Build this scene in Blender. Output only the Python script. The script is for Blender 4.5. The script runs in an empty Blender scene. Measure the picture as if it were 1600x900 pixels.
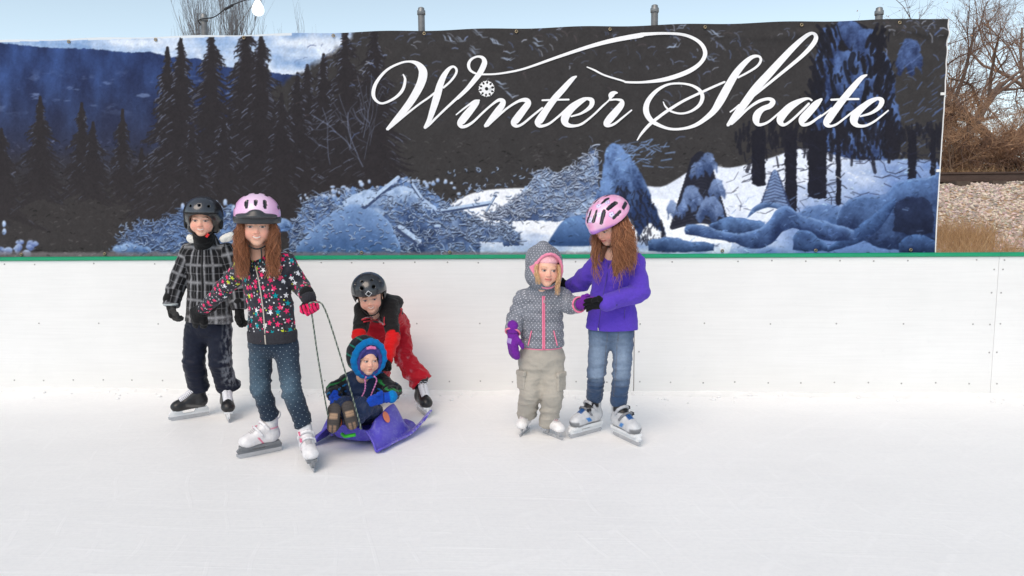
import bpy, math, random
import numpy as np
from mathutils import Vector, Matrix
random.seed(7)
SC = bpy.context.scene
# ------------------------------------------------------------------ camera
FPX = 1150.0
YAW, PITCH, ROLL, CH = -0.06051, 0.1154, -0.00907, 1.36
DW = 5.195                       # distance of the rink boards
def cam_axes():
    cy, sy = math.cos(YAW), math.sin(YAW)
    f = np.array([sy*math.cos(PITCH), cy*math.cos(PITCH), -math.sin(PITCH)])
    r = np.array([cy, -sy, 0.0]); u = np.cross(r, f)
    return r*math.cos(ROLL)+u*math.sin(ROLL), -r*math.sin(ROLL)+u*math.cos(ROLL), f
CR, CU, CF = cam_axes()
CPOS = np.array([0, 0, CH])
cam_d = bpy.data.cameras.new('camera'); cam = bpy.data.objects.new('camera', cam_d)
SC.collection.objects.link(cam); SC.camera = cam
cam_d.sensor_width = 36; cam_d.lens = FPX/1600*36; cam_d.clip_end = 3000; cam_d.clip_start = 0.05
m = Matrix(((CR[0], CU[0], -CF[0], 0), (CR[1], CU[1], -CF[1], 0), (CR[2], CU[2], -CF[2], CH), (0, 0, 0, 1)))
cam.matrix_world = m
# ------------------------------------------------------------------ light
SUN_EL, SUN_AZ = 49.0, -18.0        # the light comes from above, behind the camera, a little from the left
w = bpy.data.worlds.new('World'); SC.world = w; w.use_nodes = True
nt = w.node_tree; nt.nodes.clear()
sky = nt.nodes.new('ShaderNodeTexSky'); sky.sky_type = 'NISHITA'; sky.sun_disc = False
sky.sun_elevation = math.radians(SUN_EL); sky.sun_rotation = math.radians(180+SUN_AZ*-1)
sky.air_density = 1.0; sky.dust_density = 0.5; sky.ozone_density = 1.0; sky.altitude = 1500
bg = nt.nodes.new('ShaderNodeBackground'); bg.inputs['Strength'].default_value = 0.15
wo = nt.nodes.new('ShaderNodeOutputWorld')
hs = nt.nodes.new('ShaderNodeHueSaturation'); hs.inputs['Hue'].default_value = .475; hs.inputs['Saturation'].default_value = .58; hs.inputs['Value'].default_value = .89   # thin winter haze pales the sky
nt.links.new(sky.outputs[0], hs.inputs['Color']); nt.links.new(hs.outputs[0], bg.inputs[0]); nt.links.new(bg.outputs[0], wo.inputs[0])
sd = bpy.data.lights.new('sun', 'SUN'); sd.energy = 1.65; sd.angle = math.radians(40); sd.color = (1.0, 0.835, 0.69)
sun = bpy.data.objects.new('sun', sd); SC.collection.objects.link(sun)
az, el = math.radians(SUN_AZ), math.radians(SUN_EL)
sdir = Vector((math.sin(az)*math.cos(el), -math.cos(az)*math.cos(el), math.sin(el)))
sun.rotation_euler = sdir.to_track_quat('Z', 'Y').to_euler()
sun.location = (0, 0, 20)
vs = SC.view_settings
vs.view_transform = 'Standard'; vs.look = 'None'; vs.gamma = 1; vs.use_curve_mapping = False
vs.exposure = 0.43

# ------------------------------------------------------------------ helpers
def ray(x, y): return CF + (x-800)/FPX*CR - (y-450)/FPX*CU
def at(x, y, Y):                 # point of the photograph at a given distance from the camera
    d = ray(x, y); return CPOS + d*(Y/d[1])
def gr(x, y, z=0.0):
    d = ray(x, y); return CPOS + d*((z-CH)/d[2])
def project(P):
    d = np.asarray(P)-CPOS; z = d@CF
    return 800+FPX*(d@CR)/z, 450-FPX*(d@CU)/z
def lin(c):
    c = np.asarray(c, float)/255.0
    return np.where(c <= .04045, c/12.92, ((c+.055)/1.055)**2.4)
def L(r, g, b): return tuple(lin((r, g, b)))

_rs = np.random.RandomState(3)
_T = _rs.rand(32, 32, 32)
def vnoise(p):                   # smooth lattice noise in [-1, 1]
    p = np.asarray(p, float); i = np.floor(p).astype(np.int64); f = p-i; f = f*f*(3-2*f)
    i &= 31; j = (i+1) & 31
    x0, y0, z0 = i[..., 0], i[..., 1], i[..., 2]; x1, y1, z1 = j[..., 0], j[..., 1], j[..., 2]
    fx, fy, fz = f[..., 0], f[..., 1], f[..., 2]
    a = _T[x0, y0, z0]*(1-fx)+_T[x1, y0, z0]*fx; b = _T[x0, y1, z0]*(1-fx)+_T[x1, y1, z0]*fx
    c = _T[x0, y0, z1]*(1-fx)+_T[x1, y0, z1]*fx; d = _T[x0, y1, z1]*(1-fx)+_T[x1, y1, z1]*fx
    return ((a*(1-fy)+b*fy)*(1-fz)+(c*(1-fy)+d*fy)*fz)*2-1
def fbm(p, n=4):
    s = 0; a = 1; t = 0; p = np.asarray(p, float)
    for _ in range(n): s = s+a*vnoise(p); t += a; a *= .5; p = p*2.03+17.1
    return s/t

def tag(o, label=None, cat=None, group=None, kind=None):
    if label: o['label'] = label
    if cat: o['category'] = cat
    if group: o['group'] = group
    if kind: o['kind'] = kind
    return o
def empty(name, loc, label, cat, group=None):
    o = bpy.data.objects.new(name, None); SC.collection.objects.link(o)
    o.location = tuple(loc); o.empty_display_size = .05
    return tag(o, label, cat, group)
def root_of(o):
    while o.parent: o = o.parent
    return o
def mkmesh(name, V, F, mat=None, parent=None, uv=None, col=None, smooth=True, midx=None, extra=None):
    """V: n x 3 world coordinates; F: quads/tris array or list of lists."""
    V = np.asarray(V, float).copy()
    if parent is not None: V = V-np.array(root_of(parent).location)
    me = bpy.data.meshes.new(name)
    if isinstance(F, np.ndarray):
        k = F.shape[1]; nf = len(F)
        me.vertices.add(len(V)); me.vertices.foreach_set('co', V.ravel())
        me.loops.add(nf*k); me.loops.foreach_set('vertex_index', F.ravel().astype(np.int32))
        me.polygons.add(nf); me.polygons.foreach_set('loop_start', np.arange(0, nf*k, k, dtype=np.int32))
        me.update(calc_edges=True)
    else:
        me.from_pydata([tuple(v) for v in V], [], F)
    if smooth: me.polygons.foreach_set('use_smooth', np.ones(len(me.polygons), bool))
    else: me.polygons.foreach_set('use_smooth', np.zeros(len(me.polygons), bool))
    if uv is not None:
        l = me.uv_layers.new(name='UVMap'); l.data.foreach_set('uv', np.asarray(uv, np.float32).ravel())
    if col is not None:
        c = np.ones((len(V), 4), np.float32); c[:, :3] = col
        a = me.color_attributes.new('Col', 'FLOAT_COLOR', 'POINT'); a.data.foreach_set('color', c.ravel())
    if mat is not None:
        for mm in (mat if isinstance(mat, (list, tuple)) else [mat]): me.materials.append(mm)
    if midx is not None: me.polygons.foreach_set('material_index', np.asarray(midx, np.int32))
    me.update()
    o = bpy.data.objects.new(name, me); SC.collection.objects.link(o)
    if parent is not None: o.parent = parent
    return o

class MB:                         # collects simple shapes for one mesh
    def __init__(s): s.v = []; s.f = []; s.n = 0
    def add(s, V, F):
        s.v.append(np.asarray(V, float)); s.f += [[i+s.n for i in f] for f in F]; s.n += len(V)
    def box(s, c, h, R=None, bev=0):
        c = np.array(c, float); h = np.array(h, float)
        P = np.array([[x, y, z] for x in (-1, 1) for y in (-1, 1) for z in (-1, 1)])*h
        if R is not None: P = P@np.array(R).T
        s.add(P+c, [[0, 1, 3, 2], [4, 6, 7, 5], [0, 4, 5, 1], [2, 3, 7, 6], [0, 2, 6, 4], [1, 5, 7, 3]])
    def tube(s, pts, rad, n=8, cap=True):
        pts = np.array(pts, float); k = len(pts)
        rad = np.full(k, rad) if np.isscalar(rad) else np.array(rad)
        T = np.gradient(pts, axis=0); T /= np.linalg.norm(T, axis=1)[:, None]+1e-12
        up = np.array([0, 0, 1.]) if abs(T[0, 2]) < .9 else np.array([1., 0, 0])
        V = []; A = np.cross(T[0], up); A /= np.linalg.norm(A)
        for i in range(k):
            A = A-T[i]*(A@T[i]); A /= np.linalg.norm(A)+1e-12; B = np.cross(T[i], A)
            for j in range(n):
                a = 2*math.pi*j/n; V.append(pts[i]+rad[i]*(math.cos(a)*A+math.sin(a)*B))
        F = [[i*n+j, i*n+(j+1) % n, (i+1)*n+(j+1) % n, (i+1)*n+j] for i in range(k-1) for j in range(n)]
        if cap: F += [list(range(n))[::-1], [(k-1)*n+j for j in range(n)]]
        s.add(V, F)
    def lathe(s, c, prof, n=16, M=None):
        V = []; c = np.array(c, float)
        for r, z in prof:
            for j in range(n):
                a = 2*math.pi*j/n; V.append([r*math.cos(a), r*math.sin(a), z])
        V = np.array(V)
        if M is not None: V = V@np.array(M).T
        k = len(prof)
        F = [[i*n+j, i*n+(j+1) % n, (i+1)*n+(j+1) % n, (i+1)*n+j] for i in range(k-1) for j in range(n)]
        F += [list(range(n))[::-1], [(k-1)*n+j for j in range(n)]]
        s.add(V+c, F)
    def build(s, name, mat, parent=None, smooth=False, **k):
        return mkmesh(name, np.concatenate(s.v), s.f, mat, parent, smooth=smooth, **k)

# ---- node material helpers
def newmat(name):
    m = bpy.data.materials.new(name); m.use_nodes = True
    nt = m.node_tree; b = nt.nodes['Principled BSDF']
    return m, nt, b
def N(nt, t, **k):
    n = nt.nodes.new(t)
    for a, v in k.items():
        if a in n.inputs: n.inputs[a].default_value = v
        else: setattr(n, a, v)
    return n
def ln(nt, a, b): nt.links.new(a, b)
def mathn(nt, op, a, b=None, c=None):
    n = nt.nodes.new('ShaderNodeMath'); n.operation = op
    for i, x in enumerate((a, b, c)):
        if x is None: continue
        if isinstance(x, (int, float)): n.inputs[i].default_value = x
        else: nt.links.new(x, n.inputs[i])
    return n.outputs[0]
def mixc(nt, f, a, b, blend='MIX'):
    n = nt.nodes.new('ShaderNodeMix'); n.data_type = 'RGBA'; n.blend_type = blend
    for s, x in ((0, f), (6, a), (7, b)):
        if isinstance(x, (int, float)): n.inputs[s].default_value = x
        elif isinstance(x, (tuple, list)): n.inputs[s].default_value = (*x[:3], 1)
        else: nt.links.new(x, n.inputs[s])
    return n.outputs[2]
def noise(nt, scale, detail=4, rough=.55, coord='Object', dist=0, vec=None):
    n = N(nt, 'ShaderNodeTexNoise'); n.inputs['Scale'].default_value = scale
    n.inputs['Detail'].default_value = detail; n.inputs['Roughness'].default_value = rough
    n.inputs['Distortion'].default_value = dist
    if vec is None:
        tc = N(nt, 'ShaderNodeTexCoord'); vec = tc.outputs[coord]
    ln(nt, vec, n.inputs['Vector'])
    return n.outputs['Fac']
def ramp(nt, f, stops):
    r = N(nt, 'ShaderNodeValToRGB'); e = r.color_ramp.elements
    while len(e) < len(stops): e.new(.5)
    for i, (p, c) in enumerate(stops):
        e[i].position = p; e[i].color = (*c, 1) if len(c) == 3 else c
    ln(nt, f, r.inputs[0]); return r.outputs[0]
def bump(nt, b, h, strength=.3, dist=.01):
    n = N(nt, 'ShaderNodeBump'); n.inputs['Strength'].default_value = strength
    n.inputs['Distance'].default_value = dist; ln(nt, h, n.inputs['Height'])
    ln(nt, n.outputs[0], b.inputs['Normal'])
_MC = {}
def mat(name, c=None, rough=.6, var=.12, sc=25, bmp=0.0, bsc=200, metal=0, attr=False, sheen=0, coat=0, spec=.5, sss=0):
    """plain surface: colour (or the Col attribute) varied by noise, with fine bump"""
    if name in _MC: return _MC[name]
    m, nt, b = newmat(name)
    if attr:
        a = N(nt, 'ShaderNodeAttribute'); a.attribute_name = 'Col'; base = a.outputs['Color']
    else:
        base = N(nt, 'ShaderNodeRGB'); base.outputs[0].default_value = (*c, 1); base = base.outputs[0]
    f = noise(nt, sc, 5)
    v = ramp(nt, f, [(.3, (1-var,)*3), (.7, (1+var*.6,)*3)])
    ln(nt, mixc(nt, 1.0, base, v, 'MULTIPLY'), b.inputs['Base Color'])
    b.inputs['Roughness'].default_value = rough; b.inputs['Metallic'].default_value = metal
    b.inputs['Specular IOR Level'].default_value = spec
    if sheen: b.inputs['Sheen Weight'].default_value = sheen; b.inputs['Sheen Roughness'].default_value = .5
    if coat: b.inputs['Coat Weight'].default_value = coat; b.inputs['Coat Roughness'].default_value = .08
    if sss:
        b.inputs['Subsurface Weight'].default_value = sss; b.inputs['Subsurface Radius'].default_value = (.012, .005, .003)
        b.inputs['Subsurface Scale'].default_value = 1
    if bmp: bump(nt, b, noise(nt, bsc, 3), bmp, .004)
    _MC[name] = m
    return m

# ------------------------------------------------------------------ implicit surfaces
def smin(a, b, k):
    if k <= 0: return np.minimum(a, b)
    h = np.clip(.5+.5*(b-a)/k, 0, 1); return b+(a-b)*h-k*h*(1-h)
def smax(a, b, k): return -smin(-a, -b, k)
class Vol:
    def __init__(s, h=.006): s.h = h; s.it = []
    def cone(s, a, b, ra, rb, k=.02, op='add', flat=None):
        a = np.array(a, float); b = np.array(b, float); ab = b-a; l2 = ab@ab+1e-12
        def f(P):
            q = P-a
            if flat is not None:
                n, fac = flat; n = np.array(n, float); n = n/np.linalg.norm(n); nn = n-ab*(ab@n)/l2
                nl = np.linalg.norm(nn)
                if nl > .2:
                    nn = nn/nl; q = q+(q@nn)[..., None]*nn*(1/fac-1)
            t = np.clip(q@ab/l2, 0, 1); e = q-t[..., None]*ab
            return np.sqrt((e*e).sum(-1))-(ra+(rb-ra)*t)
        r = max(ra, rb); s.it.append((f, np.minimum(a, b)-r, np.maximum(a, b)+r, op, k)); return s
    def chain(s, pts, rad, k=.02, op='add', flat=None):
        for i in range(len(pts)-1): s.cone(pts[i], pts[i+1], rad[i], rad[i+1], k, op, flat)
        return s
    def ell(s, c, r, k=.02, R=None, op='add'):
        c = np.array(c, float); r = np.array(r, float); R = None if R is None else np.array(R, float)
        def f(P):
            q = P-c
            if R is not None: q = q@R
            n = np.sqrt(((q/r)**2).sum(-1)); g = np.sqrt(((q/(r*r))**2).sum(-1))+1e-9
            return n*(n-1)/g
        ext = r if R is None else np.sqrt(((R*r)**2).sum(1))
        s.it.append((f, c-ext, c+ext, op, k)); return s
    def box(s, c, hh, rd=.005, k=.005, R=None, op='add'):
        c = np.array(c, float); hh = np.array(hh, float); R = None if R is None else np.array(R, float)
        def f(P):
            q = P-c
            if R is not None: q = q@R
            q = np.abs(q)-(hh-rd); return np.sqrt((np.maximum(q, 0)**2).sum(-1))+np.minimum(q.max(-1), 0)-rd
        ext = hh if R is None else np.abs(R)@hh
        s.it.append((f, c-ext, c+ext, op, k)); return s
    def fn(s, f, lo, hi, op='add', k=.005):
        s.it.append((f, np.array(lo, float), np.array(hi, float), op, k)); return s
    def mesh(s):
        h = s.h; A = [i for i in s.it if i[3] == 'add']
        lo = np.min([i[1] for i in A], 0)-3*h; hi = np.max([i[2] for i in A], 0)+3*h
        n = np.ceil((hi-lo)/h).astype(int)+1
        G = np.full(n, 1e3)
        ax = [lo[d]+h*np.arange(n[d]) for d in range(3)]
        for f, a, b, op, k in s.it:
            pad = k+2.5*h
            i0 = np.clip(np.floor((a-pad-lo)/h).astype(int), 0, n); i1 = np.clip(np.ceil((b+pad-lo)/h).astype(int)+1, 0, n)
            if (i1 <= i0).any(): continue
            P = np.stack(np.meshgrid(*[ax[d][i0[d]:i1[d]] for d in range(3)], indexing='ij'), -1)
            sl = tuple(slice(i0[d], i1[d]) for d in range(3)); d_ = f(P); g = G[sl]
            if op == 'add': G[sl] = smin(g, d_, k)
            elif op == 'sub': G[sl] = smax(g, -d_, k)
            elif op == 'int':
                g2 = smax(g, d_, k); G = np.full(n, 1e3) if False else np.where(G < 1e2, np.maximum(G, h), G); G[sl] = g2
        G = np.where(np.abs(G) < 1e-9, 1e-9, G)
        I = G < 0
        c = np.zeros(n-1, int); S = [(0, -1), (1, None)]
        cn = {}
        for dx in (0, 1):
            for dy in (0, 1):
                for dz in (0, 1):
                    sl = (slice(dx, n[0]-1+dx), slice(dy, n[1]-1+dy), slice(dz, n[2]-1+dz)); cn[dx, dy, dz] = G[sl]; c += I[sl]
        act = (c > 0) & (c < 8); idx = np.full(n-1, -1); ids = np.argwhere(act); idx[act] = np.arange(len(ids))
        val = {k: v[act] for k, v in cn.items()}
        acc = np.zeros((len(ids), 3)); cnt = np.zeros(len(ids))
        ks = list(cn)
        for a in ks:
            for d in range(3):
                if a[d] == 1: continue
                b = list(a); b[d] = 1; b = tuple(b)
                va, vb = val[a], val[b]; x = (va < 0) != (vb < 0)
                t = np.where(x, va/np.where(x, va-vb, 1), 0)
                p = np.tile(np.array(a, float), (len(ids), 1)); p[:, d] = t
                acc += p*x[:, None]; cnt += x
        V = lo+h*(ids+acc/cnt[:, None])
        F = []
        for d in range(3):
            u, v = (d+1) % 3, (d+2) % 3
            s0 = [slice(1, n[k]-1) for k in range(3)]; s1 = list(s0)
            s0[d] = slice(0, n[d]-1); s1[d] = slice(1, n[d])
            a, b = I[tuple(s0)], I[tuple(s1)]
            for fl, M in ((0, a & ~b), (1, ~a & b)):
                e = np.argwhere(M)
                if not len(e): continue
                off = np.ones(3, int); off[d] = 0; e = e+off
                def g(du, dv):
                    q = e.copy(); q[:, u] -= du; q[:, v] -= dv; return idx[q[:, 0], q[:, 1], q[:, 2]]
                q = np.stack([g(1, 1), g(0, 1), g(0, 0), g(1, 0)], -1)
                F.append(q[:, ::-1] if fl else q)
        F = np.concatenate(F); F = F[(F >= 0).all(1)]
        return V, F
def vnormals(V, F):
    n = np.cross(V[F[:, 2]]-V[F[:, 0]], V[F[:, 3]]-V[F[:, 1]]); o = np.zeros_like(V)
    for k in range(4):
        for d in range(3): o[:, d] += np.bincount(F[:, k], n[:, d], len(V))
    return o/(np.linalg.norm(o, axis=1)[:, None]+1e-12)
def relax(V, F, it=1, lam=.5):
    for _ in range(it):
        s = np.zeros_like(V); c = np.zeros(len(V))
        for k in range(4):
            for j in (1, 3):
                o = F[:, (k+j) % 4]
                for d in range(3): s[:, d] += np.bincount(F[:, k], V[o, d], len(V))
                c += np.bincount(F[:, k], minlength=len(V))
        V = V+(s/np.maximum(c, 1)[:, None]-V)*lam
    return V
def bone_uv(V, F, bones, ref=(0, -1, 0)):
    """per-corner uv in metres, wrapped round the nearest bone, seam at the back"""
    C = V[F].mean(1); best = np.full(len(C), 1e9); bi = np.zeros(len(C), int)
    for i, (a, b, r) in enumerate(bones):
        a = np.array(a); b = np.array(b); ab = b-a; t = np.clip((C-a)@ab/(ab@ab), 0, 1)
        d = np.linalg.norm(C-a-t[:, None]*ab, axis=1)-r; m_ = d < best; best[m_] = d[m_]; bi[m_] = i
    UV = np.zeros((len(F), 4, 2))
    for i, (a, b, r) in enumerate(bones):
        s = bi == i
        if not s.any(): continue
        a = np.array(a); b = np.array(b); ab = b-a; l = np.linalg.norm(ab); t = ab/l
        e = np.array(ref, float); e = e-t*(e@t)
        if np.linalg.norm(e) < .2: e = np.array([0, 0, 1.]); e = e-t*(e@t)
        e /= np.linalg.norm(e); g = np.cross(t, e)
        def ang(P): q = P-a; return np.arctan2(q@g, q@e)
        ac = ang(C[s]); P = V[F[s]]; aa = ang(P); dd = (aa-ac[:, None]+np.pi) % (2*np.pi)-np.pi
        UV[s, :, 0] = (ac[:, None]+dd)*r+i*3.17; UV[s, :, 1] = (P-a)@t+i*1.31
    return UV
# ------------------------------------------------------------------ the banner picture (colours stored on the banner's own mesh)
CX0, CY0, CW, CHh = -330, 20, 1850, 400
CAN = np.zeros((CHh, CW, 3), np.float32)
YY, XX = np.mgrid[0:CHh, 0:CW].astype(np.float32); XX += CX0; YY += CY0
rng = np.random.RandomState(11)
def cnoise(x, y, s, seed=0, n=4): return fbm(np.stack([np.asarray(x)*s, np.asarray(y)*s, np.full(np.shape(x), seed*3.7+.5)], -1), n)
def cubic(pts, m=10):
    P = np.array(pts, float); P = np.vstack([2*P[0]-P[1], P, 2*P[-1]-P[-2]]); o = []
    for i in range(1, len(P)-2):
        t = np.linspace(0, 1, m, endpoint=False)[:, None]; a, b, c, d = P[i-1], P[i], P[i+1], P[i+2]
        o.append(.5*((2*b)+(c-a)*t+(2*a-5*b+4*c-d)*t*t+(3*b-a-3*c+d)*t**3))
    o.append(P[-2][None]); return np.vstack(o)
def win(x0, y0, x1, y1):
    i0 = max(0, int(y0-CY0)); i1 = min(CHh, int(y1-CY0)+2); j0 = max(0, int(x0-CX0)); j1 = min(CW, int(x1-CX0)+2)
    return (slice(i0, i1), slice(j0, j1)) if i1 > i0 and j1 > j0 else None
def put(s, a, c):
    c = np.asarray(c, np.float32)
    if c.ndim == 1: c = c[None, None, :]
    CAN[s] = CAN[s]*(1-a[..., None])+c*a[..., None]
def stroke(pts, w, c, al=1.0):
    P = np.asarray(pts, float); mw = np.max(w)/2+1.5
    s = win(P[:, 0].min()-mw, P[:, 1].min()-mw, P[:, 0].max()+mw, P[:, 1].max()+mw)
    if s is None: return
    X, Y = XX[s], YY[s]; W = np.full(len(P), w) if np.isscalar(w) else np.asarray(w, float)
    m = np.zeros_like(X)
    for i in range(len(P)-1):
        d = P[i+1]-P[i]; l = d@d+1e-6
        t = np.clip(((X-P[i, 0])*d[0]+(Y-P[i, 1])*d[1])/l, 0, 1)
        q = np.hypot(X-P[i, 0]-t*d[0], Y-P[i, 1]-t*d[1]); m = np.maximum(m, np.clip((W[i]+(W[i+1]-W[i])*t)/2-q+.5, 0, 1))
    put(s, m*al, np.asarray(c)/255.)
def inpoly(X, Y, P):
    r = np.zeros(X.shape, bool); n = len(P)
    for i in range(n):
        x1, y1 = P[i]; x2, y2 = P[(i+1) % n]
        if y1 == y2: continue
        c = ((Y < y1) != (Y < y2)) & (X < (x2-x1)*(Y-y1)/(y2-y1)+x1); r ^= c
    return r
def poly(P, cf, jag=0, js=.2, al=1.0, soft=1, smooth=True, seed=0):
    P = cubic(P+[P[0]], 6)[:-1] if smooth else np.array(P, float)
    s = win(P[:, 0].min()-jag-3, P[:, 1].min()-jag-3, P[:, 0].max()+jag+3, P[:, 1].max()+jag+3)
    if s is None: return
    X, Y = XX[s], YY[s]; X2, Y2 = X, Y
    if jag: X2 = X+jag*cnoise(X, Y, js, 3+seed, 3); Y2 = Y+jag*cnoise(X, Y, js, 9+seed, 3)
    m = sum(inpoly(X2+a, Y2+b, P) for a, b in ((-.25, -.25), (.25, -.25), (-.25, .25), (.25, .25)))/4.
    for _ in range(soft-1): m = (m+np.roll(m, 1, 0)+np.roll(m, -1, 0)+np.roll(m, 1, 1)+np.roll(m, -1, 1))/5
    c = cf(X, Y) if callable(cf) else np.array(cf, float)/255.
    put(s, m*al, c)
def grad(c1, c2, f): return np.array(c1)/255.+(np.array(c2)-np.array(c1))/255.*np.clip(f, 0, 1)[..., None]

# sky-lit snow hill, blue mountain, forest dark
n1 = cnoise(XX*.5, YY*2, .03, 1, 5); n2 = cnoise(XX, YY, .09, 2, 4)
CAN[:] = grad((122, 158, 208), (214, 226, 243), .55+.9*n1+.35*n2+(XX-300)/1200)
ridge = np.interp(XX[0], [-330, -160, 0, 60, 150, 200, 235, 265, 310, 345, 420, 470, 520, 600, 700], [62, 70, 66, 73, 76, 82, 80, 88, 91, 103, 112, 118, 112, 118, 124])
ridge = ridge+2.2*cnoise(XX[0], 0*XX[0], .22, 4, 3)
mt = np.clip(YY-ridge[None], 0, 1); mn = cnoise(XX, YY*.35, .045, 5, 5); mn2 = cnoise(XX, YY, .12, 6, 3)
md = np.clip((YY-90)/170, 0, 1)
mc = grad((34, 46, 86), (56, 86, 152), .40+.8*mn+.10*mn2-.2*md)
mc = mc*(1-.82*md[..., None]**1.5)+np.array([52, 50, 60])/255.*.82*md[..., None]**1.5
CAN[:] = CAN*(1-mt[..., None])+mc*mt[..., None]
sn = np.clip((cnoise(XX*.6, YY*1.8, .06, 8, 4)-.28)*5, 0, 1)*np.clip(1-np.abs(YY-145)/40, 0, 1)*mt
CAN[:] = CAN*(1-.5*sn[..., None])+np.array([140, 165, 215])/255.*.5*sn[..., None]
dk = grad((58, 56, 57), (36, 36, 42), (YY-330)/70+ (XX-900)/500)+.012*n2[..., None]
low = np.clip((YY-225-18*n1)/75, 0, 1); CAN[:] = CAN*(1-low[..., None])+dk*low[..., None]
edge = np.interp(YY[:, 0], [20, 60, 110, 170, 420], [560, 540, 470, 360, 330])[:, None]+14*n2
fr = np.clip((XX-edge)/14, 0, 1); CAN[:] = CAN*(1-fr[..., None])+dk*fr[..., None]

def conifer(x, top, bot, hw, dark=(46, 43, 47), snow=(112, 130, 172), ns=.35, dens=1.0):
    y = top; ph = rng.uniform(0, 6, 2)
    stroke([(x, top-5), (x, bot)], [.8, 6], dark)
    while y < bot:
        f = (y-top)/(bot-top)
        for q, sgn in enumerate((-1, 1)):
            irr = 1+.30*math.sin(y*.16+ph[q])+.22*rng.randn(); ww = max(1.5, hw*(.04+.96*f**.85)*irr); dr = ww*rng.uniform(.30, .62)
            p = cubic([(x, y-3), (x+sgn*ww*.45, y+dr*.30), (x+sgn*ww*.8, y+dr*.75), (x+sgn*ww, y+dr*.86)], 3)
            stroke(p, np.linspace(3.2+hw*.07*f+1.5, 1.0, len(p)), dark, .97)
            for k in range(2 if ww > 10 else 0):                   # hanging twig tips
                t = rng.uniform(.45, 1); xx, yy = x+sgn*ww*t, y+dr*t*.85; stroke([(xx, yy), (xx+sgn*2, yy+rng.uniform(2, 6))], 1.3, dark, .9)
            if rng.rand() < ns*dens and ww > 6:
                t = rng.uniform(.35, .8); l = rng.uniform(.15, .32); al = rng.uniform(.2, .75)*(1-.4*f)
                q_ = [(x+sgn*ww*t, y+dr*t*.8-1.2), (x+sgn*ww*(t+l*.5), y+dr*(t+l*.5)*.9-1.4), (x+sgn*ww*(t+l), y+dr*(t+l)-.6)]
                stroke(q_, rng.uniform(.7, 1.5), snow, al)
        y += rng.uniform(1.8, 3.4)
for a in [(-250, 150, 320, 44), (-180, 190, 330, 38), (-100, 160, 320, 44), (-30, 215, 350, 40), (2, 205, 340, 44), (62, 155, 310, 40), (128, 165, 300, 34), (146, 195, 310, 36), (192, 175, 310, 26), (222, 236, 330, 34), (245, 250, 340, 34)]: conifer(*a, ns=.42)
for a in [(480, 105, 330, 52), (505, 88, 330, 50), (465, 118, 330, 52), (540, 42, 300, 58), (585, 40, 300, 54), (262, 78, 330, 46), (283, 62, 330, 58), (331, 48, 330, 60), (385, 40, 340, 74), (408, 56, 330, 60), (440, 150, 340, 50), (350, 190, 360, 60), (300, 200, 360, 50)]: conifer(*a, snow=(140, 154, 192), ns=.62)
low2 = np.clip((YY-235-12*n1)/95, 0, 1)*.5*np.clip((640-XX)/60, 0, 1); CAN[:] = CAN*(1-low2[..., None])+np.array([55, 51, 52])/255.*low2[..., None]
# pale bare branches on dark, left of the lettering
for i in range(9):
    x, y = rng.uniform(490, 600), rng.uniform(200, 270); an = rng.uniform(-2.2, -1.1)
    P = [(x, y)]
    for _ in range(7): an += rng.uniform(-.25, .25); x += 11*math.cos(an); y += 13*math.sin(an); P.append((x, y))
    stroke(cubic(P, 3), rng.uniform(.8, 1.6), (112, 122, 150), rng.uniform(.3, .75))
    for k in range(3):
        x, y = P[rng.randint(1, 6)]; a2 = an+rng.choice([-1, 1])*rng.uniform(.5, .9)
        stroke([(x, y), (x+16*math.cos(a2), y+16*math.sin(a2)), (x+30*math.cos(a2+.2), y+30*math.sin(a2+.2))], .9, (110, 120, 150), .45)
# frosted twigs behind the lettering
for i in range(900):
    x = rng.uniform(460, 1490); y = 30+abs(rng.randn())*70
    if y > 245: continue
    k = cnoise(np.array([x]), np.array([y]), .02, 21, 3)[0]
    if k < -.02 and rng.rand() < .8: continue
    an = -.55+rng.randn()*.45 if x < 760 else rng.choice([-.5, .6])+rng.randn()*.35
    l = rng.uniform(3, 15); P = [(x, y), (x+l*.5*math.cos(an), y+l*.5*math.sin(an)), (x+l*math.cos(an+.3), y+l*math.sin(an+.3))]
    stroke(P, rng.uniform(.7, 2.0), [(118, 134, 176), (86, 104, 150), (176, 184, 205), (84, 74, 78)][rng.choice(4, p=[.35, .3, .12, .23])], rng.uniform(.2, .8))
for (x, y, an) in [(712, 62, .55), (700, 55, .9), (738, 78, .7), (745, 48, .5), (770, 60, .75), (780, 85, .1), (835, 62, .5), (730, 72, .5), (1110, 45, .5), (1060, 40, -.5), (1045, 72, -.4), (1105, 85, .6), (775, 130, .35), (785, 140, .5)]:
    for k in range(3):
        xx, yy = x+rng.uniform(-8, 8), y+rng.uniform(-6, 6); stroke(np.array([(xx, yy), (xx+5*math.cos(an), yy+5*math.sin(an)), (xx+11*math.cos(an+.3), yy+9*math.sin(an+.3)), (xx+17*math.cos(an-.1), yy+15*math.sin(an-.1))]), np.array([.6, 2.0, 1.4, .5])*rng.uniform(.7, 1.2), (165, 184, 216), rng.uniform(.3, .8))
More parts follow.
